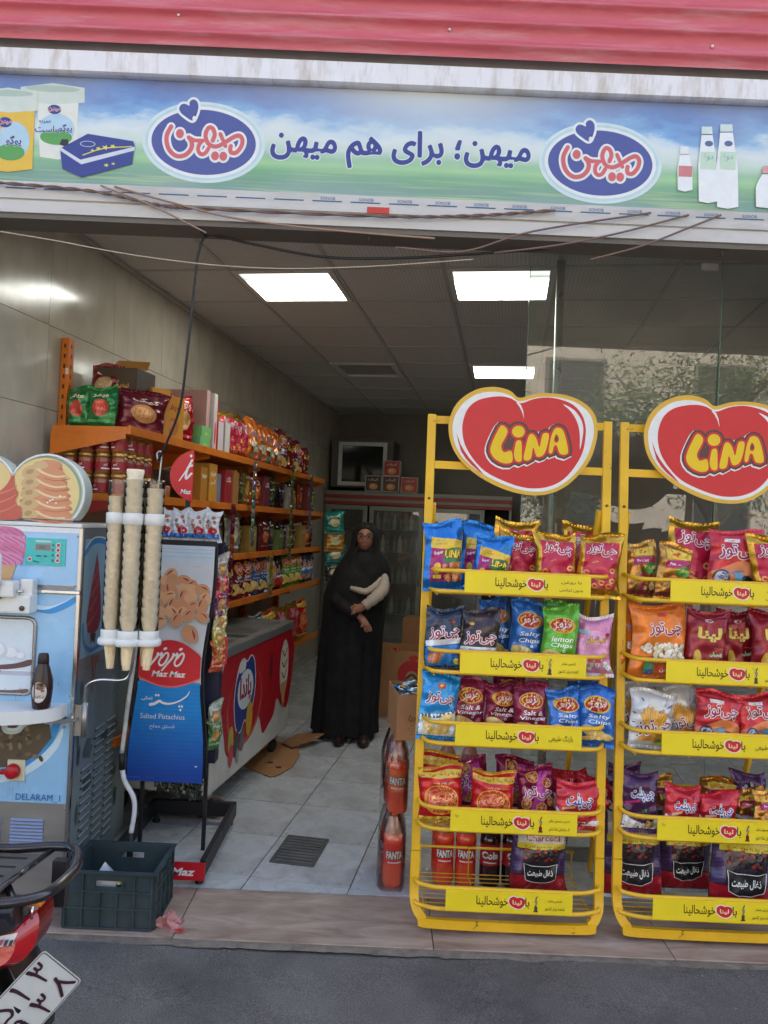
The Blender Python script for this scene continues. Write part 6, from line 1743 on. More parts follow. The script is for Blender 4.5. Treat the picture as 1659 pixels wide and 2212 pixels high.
def rack(dx, lab):
    t = thing('snack_rack', lab, 'display rack', 'yellow snack racks at the shop front', loc=(dx, 0, 0))
    XL, XR = .185, .925
    p = []
    for z in (2.075, 1.0, .16): p.append((XL, post_y(z), z))
    # posts, running into the curved foot bar
    foot = smooth_path([(XL, post_y(.30), .30), (XL, post_y(.16), .16), (XL + .006, 3.09, .10), (XL + .035, 3.075, .055), (XL + .085, 3.07, .036), (XR - .085, 3.07, .036), (XR - .035, 3.075, .055), (XR - .006, 3.09, .10), (XR, post_y(.16), .16), (XR, post_y(.30), .30)], 5)
    for x in (XL, XR):
        g = G(); L = 2.075 - .30
        g.box((x, (post_y(.30) + post_y(2.075)) / 2, (.30 + 2.075) / 2), (.036, .022, math.hypot(L, .115)), M_YEL, rot=Matrix.Rotation(-math.atan2(post_y(2.075) - post_y(.30), L), 3, 'X'), bev=.004); g.obj('post', t)
    g = G()
    vs = []
    for i, v in enumerate(foot):
        a_ = foot[max(0, i - 1)]; b_ = foot[min(len(foot) - 1, i + 1)]; tt = (b_ - a_).normalized(); nn = Vector((-tt.z, 0, tt.x)).normalized()
        for s, y in ((1, -.011), (1, .011), (-1, .011), (-1, -.011)): vs.append((v.x + nn.x * .0178 * s, v.y + y, v.z + nn.z * .0178 * s))
    n = len(foot)
    g.add(vs, [(4 * i + j, 4 * i + (j + 1) % 4, 4 * (i + 1) + (j + 1) % 4, 4 * (i + 1) + j) for i in range(n - 1) for j in range(4)], M_YEL); g.obj('foot_bar', t)
    for z in (2.052, 1.862):
        g = G(); g.bb(XL + .0185, XR - .0185, post_y(z) - .007, post_y(z) + .007, z - .016, z + .016, M_YEL); g.obj('cross_bar', t)
    # rear legs hinged at the posts
    for x, s in ((XL, 1), (XR, -1)):
        g = G(); a0 = Vector((x + s * .024, post_y(1.70) + .016, 1.70)); a1 = Vector((x + s * .045, 3.66, .015)); d = a1 - a0
        g.box((a0 + a1) / 2, (.034, .016, d.length), M_YEL, rot=d.to_track_quat('Z', 'X').to_matrix(), bev=.003); g.obj('rear_leg', t)
        g = G(); g.tube([(x, post_y(1.70) - .014, 1.72), (x, post_y(1.70) - .008, 1.72)], .006, mat((120, 100, 60), metal=.6), n=8); g.obj('hinge_bolt', t)
    g = G(); g.tube([(XL + .05, 3.56, .42), (XR - .05, 3.56, .42)], .008, M_YEL, n=8); g.obj('rear_stretcher', t)
    # trays
    for k, zc in enumerate(ZS):
        hh = .041
        tray = G()
        py = post_y(zc)
        for z, r in ((zc + hh, .0085), (zc - hh, .0085)):
            x0, x1 = XL + .002 - (.0), XR - .002
            loop = smooth_path([(x0 + .004, py + .02, z + .012), (x0 + .004, py - .03, z + .006), (x0 + .03, 3.068, z), (x0 + .085, 3.048, z), (x0 + .16, 3.046, z)], 5) + smooth_path([(x1 - .16, 3.046, z), (x1 - .085, 3.048, z), (x1 - .03, 3.068, z), (x1 - .004, py - .03, z + .006), (x1 - .004, py + .02, z + .012)], 5)
            tray.tube(loop, r, M_YEL, n=10)
        tr = tray.obj('tray_rail', t)
        g = G()
        zf = zc - hh
        for j in range(9):
            y = 3.075 + .038 * j; g.tube([(XL + .03, y, zf - .010 + .004 * j * 0), (XR - .03, y, zf - .010)], .0022, M_YEL, n=6)
        for x in (XL + .04, XL + .25, XR - .25, XR - .04): g.tube([(x, 3.06, zf - .0145), (x, 3.385, zf - .0145), (x, 3.39, zf + .10)], .0028, M_YEL, n=6)
        g.tube([(XL + .03, 3.392, zf + .10), (XR - .03, 3.392, zf + .10)], .006, M_YEL, n=8)
        g.obj('wire_shelf', tr)
        g = G(); sx0 = SX[k]; sw, sh = .497, .0815
        g.bb(sx0, sx0 + sw, 3.034, 3.037, zc - sh / 2, zc + sh / 2, M_YEL2)
        a = strip_art(sw, sh, RT[k]); a.xform(sx0 + sw / 2, zc); a.onto(g, front(3.034), lift=.0004); g.obj('label_strip', tr)
    a, out = lina_art()
    g = G(); c = view(1129.8, 956, 3.185)
    rt = .043
    RO = lambda x, y: (c.x + x * math.cos(rt) - y * math.sin(rt), c.z + x * math.sin(rt) + y * math.cos(rt))
    out = [(v.x, v.y) for v in smooth_path([(x, y, 0) for x, y in out], 4, closed=True)]
    g.prism([RO(*p) for p in out], 0, .006, mat((222, 176, 62), rough=.4, var=.04), fn=lambda p, q, h: (p, 3.191 - h, q))
    hs = g.obj('heart_sign', t)
    g = G(); a.xform(c.x, c.z, 1.0, rot=rt); a.onto(g, front(3.185), lift=.0004); g.obj('heart_print', hs)
    return t
rack(0, 'yellow wire snack rack with red heart sign, nearest the doorway')
rack(.812, 'yellow wire snack rack with red heart sign at the right edge')

# ---- bags on the racks: (design, sketch x of the centre, sketch y of its top, width px, tray, row depth, turn, tilt to the side, label)
RK = [
 ('super', 963, 1124, 84, 0, 0, .15, 0, 'blue peanut snack bag standing leftmost on the top tray of the left rack'),
 ('super', 1035, 1128, 70, 0, 2, -.1, .0, 'blue snack bag half hidden behind the two front blue ones, top tray'),
 ('super', 1052, 1152, 78, 0, 0, -.1, .22, 'tilted blue snack bag beside the gold edged crimson bags, top tray of left rack'),
 ('gold', 1108, 1120, 96, 0, 2, .1, .05, 'gold topped bag standing in the back row behind the crimson bags'),
 ('gold', 1120, 1146, 92, 0, 1, .12, .08, 'crimson bag with gold edges, leftmost of three on the top tray of the left rack'),
 ('gold', 1207, 1148, 92, 0, 0, .0, -.02, 'crimson bag with gold edges, middle of three on the top tray of the left rack'),
 ('gold', 1268, 1128, 92, 0, 2, -.1, -.05, 'gold topped bag in the back row between the middle and right crimson bags'),
 ('gold', 1297, 1152, 94, 0, 0, -.08, .06, 'crimson bag with gold edges, rightmost on the top tray of the left rack'),
 ('navy', 962, 1308, 82, 1, 0, .1, .0, 'navy and light blue corn snack bag, leftmost on the second tray of the left rack'),
 ('black', 1035, 1312, 80, 1, 0, .0, .06, 'brown black corn snack bag with red base on the second tray of the left rack'),
 ('salty', 1082, 1288, 70, 1, 2, .1, -.05, 'blue potato crisp bag half hidden behind the brown black bag'),
 ('salty', 1142, 1296, 74, 1, 1, .05, .02, 'blue potato crisp bag beside the green one on the second tray'),
 ('lemon', 1212, 1306, 80, 1, 0, -.05, .02, 'bright green lemon crisp bag in the front of the second tray'),
 ('lemon', 1228, 1300, 78, 1, 2, .0, -.05, 'green lemon crisp bag behind the front green one'),
 ('push', 1288, 1326, 72, 1, 0, -.1, .0, 'small pink popcorn bag at the right end of the second tray'),
 ('cblue', 948, 1424, 84, 2, 2, .2, .05, 'sky blue crisp bag standing behind the front sky blue bag'),
 ('cblue', 948, 1452, 82, 2, 0, .1, .06, 'sky blue and white crisp bag, leftmost on the third tray of the left rack'),
 ('vin', 1016, 1464, 70, 2, 1, .0, .0, 'maroon vinegar crisp bag, leftmost of the three in the third tray'),
 ('vin', 1082, 1470, 72, 2, 1, .05, .02, 'maroon vinegar crisp bag, middle of the three in the third tray'),
 ('vin', 1150, 1474, 72, 2, 0, .0, .02, 'maroon vinegar crisp bag, rightmost of the three in the third tray'),
 ('vin', 1104, 1448, 74, 2, 3, .0, -.03, 'maroon crisp bag in the back row above the front maroon bags'),
 ('salty', 1224, 1484, 72, 2, 0, .0, .04, 'blue crisp bag beside the maroon bags on the third tray'),
 ('salty', 1292, 1482, 76, 2, 0, -.1, .02, 'blue crisp bag at the right end of the third tray of the left rack'),
 ('salty', 1262, 1466, 74, 2, 3, .0, .05, 'blue crisp bag in the back row of the third tray'),
 ('cheese', 945, 1622, 98, 3, 2, .15, .0, 'red and yellow cheese puff bag standing behind the leftmost one'),
 ('cheese', 955, 1650, 98, 3, 0, .12, .02, 'red cheese puff bag with yellow band, leftmost on the fourth tray'),
 ('cheese', 1062, 1660, 92, 3, 0, -.05, .10, 'red cheese puff bag leaning beside the wheel snack bag, fourth tray'),
 ('wheel', 1016, 1634, 82, 3, 3, .0, -.04, 'magenta wheel snack bag behind, between the two red puff bags'),
 ('wheel', 1112, 1634, 82, 3, 3, .0, .05, 'magenta wheel snack bag in the back row right of the red puff bags'),
 ('wheel', 1162, 1652, 80, 3, 1, .0, .0, 'magenta wheel snack bag in front on the fourth tray of the left rack'),
 ('pred', 1252, 1684, 94, 3, 0, -.05, .02, 'red tomato snack bag in front at the right of the fourth tray'),
 ('pred', 1290, 1672, 80, 3, 2, -.25, .02, 'red snack bag behind the front tomato bag at the right of the fourth tray'),
 ('pred', 1240, 1658, 84, 3, 3, .1, -.1, 'red snack bag lying in the back row above the tomato bag'),
 ('coal', 1168, 1765, 128, 4, 1, .0, .02, 'purple and black charcoal bag on the bottom tray of the left rack'),
 ('turbo', 1392, 1168, 66, 0, 1, .15, .0, 'small gold peanut snack bag, leftmost on the top tray of the right rack'),
 ('turbo', 1456, 1176, 72, 0, 0, .0, .08, 'small gold peanut snack bag in front of the crimson bag, right rack'),
 ('gold', 1494, 1120, 108, 0, 2, .1, .06, 'crimson bag with gold corner on the top tray of the right rack'),
 ('motor', 1590, 1142, 112, 0, 1, .0, .05, 'pinkish red bag with printed motorbike on the top tray of the right rack'),
 ('gold', 1692, 1150, 100, 0, 0, .0, -.1, 'gold snack bag cut by the right edge of the photo, top tray'),
 ('pop', 1366, 1300, 60, 1, 1, .5, .0, 'orange popcorn bag turned sideways behind the post of the right rack'),
 ('pop', 1428, 1302, 118, 1, 0, .05, .02, 'large orange popcorn bag on the second tray of the right rack'),
 ('lina', 1530, 1314, 92, 1, 0, .0, .02, 'maroon snack bag next to the orange popcorn bag, right rack'),
 ('lina', 1600, 1316, 80, 1, 1, .0, .0, 'maroon snack bag, second from the popcorn bag on the right rack'),
 ('lina', 1680, 1318, 92, 1, 0, .0, .0, 'maroon snack bag cut by the right edge of the photo'),
 ('fries', 1372, 1466, 84, 2, 2, .25, .06, 'white bag with printed fries at the back left of the third tray, right rack'),
 ('fries', 1412, 1492, 98, 2, 0, .05, .05, 'white bag with printed fries in front on the third tray of the right rack'),
 ('fries', 1448, 1462, 88, 2, 3, .0, -.05, 'white bag with printed fries in the back row of the third tray'),
 ('fries', 1482, 1482, 76, 2, 1, .0, -.02, 'white bag with printed fries beside the red motorbike bag'),
 ('motor', 1555, 1494, 98, 2, 0, .0, .03, 'red bag with printed motorbike on the third tray of the right rack'),
 ('motor', 1648, 1496, 98, 2, 0, .0, .03, 'red bag with printed motorbike cut by the right edge, third tray'),
 ('ppur', 1350, 1646, 74, 3, 2, .2, .02, 'purple snack bag behind the front purple one, right rack'),
 ('ppur', 1386, 1664, 82, 3, 0, .05, .02, 'purple plum snack bag in front on the fourth tray of the right rack'),
 ('turbo', 1428, 1672, 64, 3, 2, .0, .0, 'gold snack bag between the purple and the red tomato bags'),
 ('pred', 1478, 1692, 80, 3, 0, .05, .0, 'red tomato snack bag, left of two on the fourth tray of the right rack'),
 ('turbo', 1556, 1678, 84, 3, 3, .0, .1, 'gold snack bag in the back row above the red tomato bags'),
 ('pred', 1556, 1706, 84, 3, 0, .0, .02, 'red tomato snack bag, right of two on the fourth tray of the right rack'),
 ('ppur', 1622, 1664, 78, 3, 3, .0, .0, 'purple snack bag in the back row at the right edge'),
 ('turbo', 1622, 1700, 60, 3, 1, .0, .0, 'gold snack bag right of the red tomato bags'),
 ('turbo', 1664, 1702, 60, 3, 0, .0, .0, 'gold snack bag cut by the right edge on the fourth tray'),
 ('coal', 1372, 1742, 126, 4, 1, .05, .03, 'charcoal bag, leftmost on the bottom tray of the right rack'),
 ('coal', 1488, 1756, 118, 4, 2, .0, -.03, 'charcoal bag, middle of three on the bottom tray of the right rack'),
 ('coal', 1612, 1758, 140, 4, 0, -.1, .06, 'charcoal bag nearest the right edge on the bottom tray'),
]
vcount = {}
for des, x, yt, wp, tr, row, rz, lean, lab in RK:
    Y = 3.105 + .075 * row + (.02 if des == 'coal' else 0)
    zf = ZS[tr] - .041 - .006 + .014
    top = view(x, yt, Y + .03)
    h = max(.12, top.z - zf - .016)
    w = wp * Y / 1661
    t = min(.075, w * .42) * (1.25 if des == 'coal' else 1)
    v = vcount.get(des, 0); vcount[des] = v + 1
    bot = view(x, yt, Y).x
    # the sketch x is at mid height: follow the picture's slight lean
    bx = view(x - .043 * (h / 2) * 1661 / Y * 0, yt, Y).x
    bag(des, (bx, Y + t * .2, zf), w * rnd.uniform(.98, 1.06), h, t * rnd.uniform(.85, 1.15), v % 5, lab, rz=rz + rnd.uniform(-.1, .1), tilt=(-.09 if tr < 4 else -.05) + rnd.uniform(-.04, .03), lean=lean + rnd.uniform(-.03, .03))
# ================================================================== inside the shop
M_ORG = mat((206, 112, 28), rough=.4, var=.12, scale=5, dirt=(140, 80, 40), dscale=8, damt=.4)
LV = [2.0, 1.685, 1.36, 1.05, .55]
unit = thing('shelving_unit', 'orange metal shelving with perforated posts along the left wall', 'shelf')
shop(unit, 0, 0)
PD = [3.47, 4.34, 5.28, 6.22, 7.16]
for i, d in enumerate(PD):
    g = G(); g.bb(-2.195, -2.155, d - .024, d + .024, 0, 2.45, M_ORG, bev=.003)
    for z in np.arange(.3, 2.42, .05): g.bb(-2.1552, -2.154, d - .004, d + .004, z, z + .02, mat((60, 34, 16))); g.bb(-2.18, -2.17, d - .0243, d - .0239, z, z + .02, mat((60, 34, 16)))
    if i == 0: g.bb(-2.165, -2.15, d - .0255, d - .0245, 2.27, 2.30, ink((220, 216, 206)))
    g.obj('post', unit)
for i in range(len(PD) - 1):
    for z in LV:
        g = G(); d0, d1 = PD[i] + (-.14 if i == 0 else .0015), PD[i + 1] - .0015
        g.bb(-2.15, -1.76, d0, d1, z - .028, z - .024, M_ORG); g.bb(-1.764, -1.75, d0, d1, z - .03, z + .012, M_ORG, bev=.002); g.bb(-2.15, -1.7645, d0, d0 + .003, z - .0239, z + .006, M_ORG); g.obj('shelf_board', unit)
for i, d in enumerate(PD):
    for z in LV[:4]:
        g = G(); c = M_ORG if (z > 1.8 or i) else mat((150, 40, 30), rough=.4)
        dd = d - .145 if i == 0 else d
        g.prism([(-2.15, z - .135), (-2.15, z - .029), (-1.77, z - .029), (-1.77, z - .05)], -.002, .002, c, fn=lambda a_, b_, h, dd=dd: (a_, dd + h, b_)); g.obj('bracket', unit)

def carton(name, u, d, z, su, sd, sz, col, lab, cat='box', group=None, rz=0.0, art=None, side='u', top=None, parent=None):
    g = G(); m = mat(col, rough=.5, var=.08) if not hasattr(col, 'node_tree') else col
    g.box((0, 0, sz / 2), (su, sd, sz), m, bev=.002)
    if art:
        a = art(sd if side == 'u' else su, sz)
        fn = facing((su / 2, -0, sz / 2), (0, 1, 0), (0, 0, 1)) if side == 'u' else facing((0, -sd / 2, sz / 2), (1, 0, 0), (0, 0, 1))
        a.onto(g, fn, lift=.0004)
    o = g.obj(name, label=lab, cat=cat, group=group); shop(o, u, d, z, rz); return o
def lab_art(bg, words, fg=(236, 232, 226), pic=None):
    def f(w, h):
        a = Art()
        if bg: a.rect(-w * .46, w * .46, -h * .46, h * .46, ink(bg))
        if pic: a.ell(0, -h * .18, w * .26, h * .20, ink(pic)); a.ell(-w * .05, -h * .15, w * .14, h * .10, ink(tuple(min(255, int(v * 1.15)) for v in pic)))
        for i, t in enumerate(words): a.text(t, 0, h * (.24 - .22 * i), h * .16, ink(fg), bold=.02, w=w * .6)
        return a
    return f
def D_bisc(col, pic, word):
    def f(w, h):
        a = Art(); m = prn
        a.ell(-w * .02, h * .48, w * .27, h * .22, m(pic)); a.ell(-w * .05, h * .52, w * .17, h * .12, m(tuple(min(255, int(v * 1.15)) for v in pic)))
        for i in range(5): a.stroke([(-w * .22 + i * w * .09, h * .36), (-w * .18 + i * w * .09, h * .58)], w * .012, m(tuple(int(v * .75) for v in pic)))
        a.text(word, 0, h * .80, h * .12, m((236, 226, 206)), bold=.03, w=w * .55); a.rect(-w * .4, w * .4, h * .10, h * .17, m(tuple(min(255, v + 40) for v in col)))
        return foil(col, .3), a, foil(col, .35)
    return f
def sbag(des, u, d, z, w, h, t, lab, rz=pi / 2, var=0, tilt=-.05, lean=0.0, group='goods on the orange shelves', name='snack_bag', cat='snack bag'):
    o = bag(des, (0, 0, 0), w, h, t, var, lab, group, 0, 0, 0, name, cat)
    o.location = W(u, d, z + .014); o.rotation_mode = 'XYZ'
    o.rotation_euler = (tilt, lean, -ANG + rz)
    return o
GG = 'goods on the orange shelves'
zt = 2.0
b1, b2, b3, b4 = D_bisc((108, 28, 44), (206, 150, 90), 'کیک'), D_bisc((40, 122, 60), (200, 80, 60), 'ویفر'), D_bisc((170, 30, 40), (206, 160, 100), 'کلوچه'), D_bisc((120, 34, 40), (190, 160, 120), 'نان')
sbag(b2, -2.08, 3.44, zt, .13, .18, .06, 'dark green wrapped biscuit pack by the orange post on the top shelf', rz=.0, var=0)
sbag(b2, -1.95, 3.42, zt, .15, .185, .06, 'bright green biscuit pack at the near end of the top shelf', rz=.1, var=1)
sbag(b4, -2.05, 3.60, zt + .14, .16, .20, .07, 'shiny maroon wrapped pack lying on the green packs', rz=.2, var=2, tilt=-.3)
carton('carton', -1.99, 3.72, zt, .22, .20, .34, (64, 56, 46), 'dark brown biscuit box with open flap standing at the back of the top shelf', group=GG, art=lab_art((70, 58, 44), ('بیسکویت',), (206, 160, 90), (190, 130, 60)), side='d')
g = G(); g.prism([(-.10, 0), (.10, 0), (.085, .09), (-.09, .10)], -.001, .001, mat((176, 124, 60)), fn=lambda a_, b_, h: (a_, h, b_)); o = g.obj('box_flap', label='tan cardboard flap standing up on the dark biscuit box', cat='cardboard', group=GG); shop(o, -1.97, 3.70, zt + .345, .1); o.rotation_euler[0] = -.9
carton('carton', -2.02, 3.96, zt, .2, .24, .27, (160, 30, 40), 'red biscuit box behind the yellow wafer boxes', group=GG)
sbag(b1, -1.84, 3.58, zt - .01, .26, .20, .08, 'large maroon pouch with pictured pastry hanging over the top shelf edge', rz=.9, var=0, tilt=.05, lean=.12)
wf = lab_art((214, 150, 50), ('ویفر',), (150, 30, 30), (190, 120, 60))
carton('wafer_box', -1.84, 3.78, zt, .08, .10, .26, (206, 150, 60), 'yellow wafer box, left of two on the top shelf', group=GG, art=wf, rz=-.7)
carton('wafer_box', -1.83, 3.90, zt, .08, .13, .24, (210, 156, 60), 'yellow and red wafer box, right of two on the top shelf', group=GG, art=wf, rz=-.6)
sbag(b3, -1.83, 4.05, zt, .20, .25, .07, 'red pouch with round biscuits next to the yellow boxes', rz=1.2, var=1)
sbag(b3, -1.86, 4.18, zt, .15, .14, .06, 'small red pouch low beside the green tea boxes', rz=1.3, var=2)
tea = lab_art((120, 186, 120), (), (60, 110, 60), (150, 190, 90))
carton('tea_box', -1.79, 4.24, zt, .06, .14, .065, (110, 180, 130), 'lower of two small green boxes at the shelf edge', group=GG, art=tea)
carton('tea_box', -1.80, 4.28, zt + .066, .06, .14, .065, (120, 186, 120), 'upper of two small green boxes at the shelf edge', group=GG, art=tea)
carton('cereal_box', -1.95, 4.36, zt, .30, .05, .36, (190, 150, 152), 'tall pinkish white box turned edge on, top shelf', group=GG)
carton('cereal_box', -1.93, 4.43, zt, .30, .05, .35, (214, 210, 208), 'tall white box with red spine on the top shelf', group=GG, art=lab_art((206, 200, 200), (), pic=(190, 40, 50)))
carton('cereal_box', -1.95, 4.50, zt, .30, .05, .33, (170, 40, 52), 'tall red box beside the white boxes on the top shelf', group=GG)
carton('small_box', -1.80, 4.50, zt, .06, .09, .20, (200, 50, 60), 'white box with red border in front of the tall boxes', group=GG, art=lab_art((206, 200, 206), ()))
carton('small_box', -1.80, 4.62, zt, .06, .08, .20, (206, 206, 202), 'plain white box right of the red bordered one', group=GG)
for i, (d, rz) in enumerate(((4.76, 1.4), (4.92, 1.5), (5.08, 1.6))): sbag('gold', -1.84, d, zt, .20, .27, .08, ('gold', 'second gold', 'third gold')[i] + ' and crimson snack bag counted from the white boxes, top shelf', rz=rz, var=i)
for i, d in enumerate((5.24, 5.42, 5.60, 5.80)): sbag('pop', -1.84, d, zt, .22, .29 - .01 * i, .09, 'orange popcorn bag on the top shelf, %s from the gold bags' % ('first', 'second', 'third', 'fourth')[i], rz=1.5, var=i % 3)
for i, d in enumerate((6.05, 6.25, 6.5, 6.75)): sbag(('vin', 'lina', 'vin', 'lina')[i], -1.86, d, zt, .24, .31 - .02 * i, .09, 'dark red bag far back on the top shelf, %s from the orange bags' % ('first', 'second', 'third', 'fourth')[i], rz=1.5, var=i % 3)

# jars of spread, three high
jar_parts = []
g = G(); g.lathe([(.033, 0), (.037, .004), (.037, .072), (.033, .08), (.030, .082)], mat((150, 88, 48), rough=.15, var=.1, coat=.6), n=18); jar_parts.append(('glass', g.mesh('glass')))
g = G(); g.lathe([(.0375, .016), (.0375, .058)], mat((150, 34, 44), rough=.4, var=.25, scale=50), n=18, cap=False)
a = Art(); a.text('کرم', .0, .042, .016, WHITE, bold=.03); a.rect(-.02, .02, .022, .028, WHITE)
a.onto(g, lambda p, q, h: np.stack([np.sin(p / .0375) * (.0376 + h), -np.cos(p / .0375) * (.0376 + h), q], -1), maxlen=.012); jar_parts.append(('jar_label', g.mesh('jar_label')))
g = G(); g.lathe([(.034, .0825), (.035, .084), (.035, .098), (.032, .1), (0, .1)], mat((196, 158, 90), rough=.3, metal=.6, var=.1), n=18); jar_parts.append(('lid', g.mesh('lid')))
spots = []
for lay in range(3):
    for u in (-2.09, -2.005, -1.92, -1.835): spots.append((u, 3.40, lay))
    for d in (3.485, 3.57, 3.655): spots.append((-1.835, d, lay))
    for d in (3.485, 3.57): spots.append((-1.92, d, lay))
for u, d, lay in spots:
    t = thing('jar', 'glass jar with red label in the %s layer of the jar stack on the shelf' % ('lowest', 'middle', 'top')[lay], 'jar', 'jars stacked on the orange shelf')
    for nm, m in jar_parts: put(nm, m, t)
    shop(t, u + rnd.uniform(-.003, .003), d + rnd.uniform(-.003, .003), 1.6855 + lay * .1005, rnd.uniform(-.8, .8))
for k in range(6):
    g = G(); g.lathe([(.03, 0), (.032, .004), (.032, .07), (.03, .074), (0, .074)], mat((176, 110, 56), rough=.2, var=.3, scale=40, coat=.5), n=14); o = g.obj('small_jar', label='small brown jar %s the stack of jars, shelf below the top' % ('just right of', 'second right of', 'third right of', 'in the back behind', 'on top beside', 'fourth right of')[k], cat='jar', group=GG); shop(o, -1.84 - .07 * (k // 3), 3.75 + .075 * (k % 3), 1.686)
mx_ = [('box', -1.83, 4.30, .10, .10, .21, (176, 120, 40), ('مینو',)), ('box', -1.83, 4.44, .10, .12, .24, (196, 140, 50), ('مینو', 'گندم')), ('box', -1.85, 4.57, .10, .10, .19, (120, 130, 150), ()), ('box', -1.83, 4.70, .10, .12, .22, (150, 34, 44), ('شکلات',)), ('box', -1.83, 4.84, .10, .10, .22, (160, 110, 60), ()), ('box', -1.86, 4.94, .08, .02, .24, (206, 190, 80), ())]
for i, (k, u, d, su, sd, sz, c, wd) in enumerate(mx_): carton('sweet_box', u, d, 1.686, su, sd, sz, c, '%s sweet box on the shelf under the gold bags, %s in the row' % (('brown yellow', 'golden', 'grey blue', 'dark red', 'tan', 'thin yellow')[i], ('first', 'second', 'third', 'fourth', 'fifth', 'last')[i]), group=GG, art=lab_art(None, wd) if wd else None)
PAL = [((60, 74, 54), 'dark green'), ((110, 40, 50), 'wine red'), ((60, 44, 66), 'purple'), ((150, 120, 60), 'dull gold'), ((40, 50, 70), 'dark blue'), ((140, 140, 130), 'greyish'), ((150, 66, 40), 'rust'), ((90, 110, 60), 'olive')]
def filler(level, d0, d1, step, zz_, hmin, hmax, row):
    d = d0; i = 0
    while d < d1:
        c, cn = PAL[(i * 3 + level * 2) % 8]; h = rnd.uniform(hmin, hmax); w = step * 1.05
        where = ('shelf under the orange bags', 'shelf above the crisps', 'crisp shelf')[row]
        lab = '%s sweets pouch, number %s from the near end, %s' % (cn, ('one', 'two', 'three', 'four', 'five', 'six', 'seven', 'eight', 'nine', 'ten', 'eleven', 'twelve', 'thirteen', 'fourteen')[i], where)
        if i % 4 == 3: carton('sweet_box', -1.84, d, zz_, .1, w * .8, h, c, lab.replace('pouch', 'box'), group=GG, art=lab_art(None, ('شکلات',)))
        else: sbag(D_bisc(c, (min(255, c[0] + 70), min(255, c[1] + 60), c[2] + 20), 'پاستیل'), -1.84 + rnd.uniform(-.03, .03), d, zz_, w, h, .05, lab, rz=rnd.uniform(1.3, 1.75), var=i % 3, name='sweets_pouch', cat='sweets')
        d += step; i += 1
filler(0, 5.06, 7.1, .155, 1.686, .16, .25, 0)
filler(1, 4.75, 7.1, .17, 1.361, .16, .25, 1)
crs = [('cheese', 4.62), ('lina', 4.82), ('vin', 5.02), ('vin', 5.2), ('salty', 5.38), ('salty', 5.55), ('fries', 5.74), ('black', 5.95), ('lemon', 6.15), ('lemon', 6.34), ('lemon', 6.54), ('navy', 6.75), ('navy', 6.95)]
cn = dict(cheese='red and yellow', lina='maroon', vin='wine coloured', salty='blue', fries='white', black='brown black', lemon='green', navy='navy')
seen = {}
for i, (dsg, d) in enumerate(crs):
    k = seen.get(dsg, 0); seen[dsg] = k + 1
    sbag(dsg, -1.82, d, 1.051, .20, .26, .08, '%s crisp bag on the low orange shelf, %s of its colour' % (cn[dsg], ('first', 'second', 'third')[k]), rz=1.5, var=i % 3)
# hanging strips of sachets
for j, (d, z0, n, c, lab) in enumerate(((5.0, 1.96, 9, (140, 146, 132), 'silvery strip of sachets hanging from the top shelf, nearer one'), (5.92, 2.02, 12, (110, 130, 80), 'greenish strip of sachets hanging from the top shelf, farther one'), (4.62, 1.66, 6, (150, 60, 60), 'short reddish strip of sachets hanging below the sweet boxes'), (5.46, 1.33, 5, (170, 140, 70), 'short golden strip of sachets hanging before the crisp bags'), (6.5, 1.98, 8, (120, 110, 130), 'greyish strip of sachets hanging far back at the shelves'))):
    t = thing('sachet_strip', lab, 'sachets', 'strips of sachets hanging at the shelves'); shop(t, -1.71, d, 0)
    for k in range(n):
        g = G(); w, h = .07, .062; zc = z0 - k * .064
        vs = []; nx = 6
        for iz in range(5):
            for ix in range(nx):
                a_, b_ = ix / (nx - 1) - .5, iz / 4 - .5
                vs.append((.014 * math.cos(a_ * pi) * math.cos(b_ * pi) + rnd.uniform(-.002, .002), a_ * w, zc + b_ * h))
        cc = tuple(max(0, min(255, v + rnd.randint(-30, 30))) for v in c)
        g.add(vs, [(iz * nx + ix, iz * nx + ix + 1, (iz + 1) * nx + ix + 1, (iz + 1) * nx + ix) for iz in range(4) for ix in range(nx - 1)], foil(cc, .6, .2)); g.obj('sachet', t, fixn=False)
for k, (d, z, c) in enumerate(((7.0, 1.50, (40, 130, 120)), (7.05, 1.33, (170, 120, 40)), (7.08, 1.20, (40, 120, 116)), (7.1, 1.03, (60, 60, 66)), (7.12, .9, (110, 100, 60)))):
    sbag(D_bisc(c, (200, 190, 150), 'پاستیل'), -1.60, d, z, .2, .18, .06, '%s packet hanging on the end of the shelving beside the woman' % ('teal topmost', 'amber', 'teal lower', 'blackish', 'olive lowest')[k], rz=.6, var=k % 3, name='hanging_packet', cat='sweets')
for k, (d, dsg) in enumerate(((5.5, 'coal'), (5.8, 'cheese'), (6.1, 'gold'), (6.45, 'gold'), (6.75, 'cheese'))): sbag(dsg, -1.82, d, .551, .26, .32, .1, 'large bag on the lowest shelf behind the freezer, %s from the front' % ('first', 'second', 'third', 'fourth', 'fifth')[k], rz=1.5, var=k % 3)

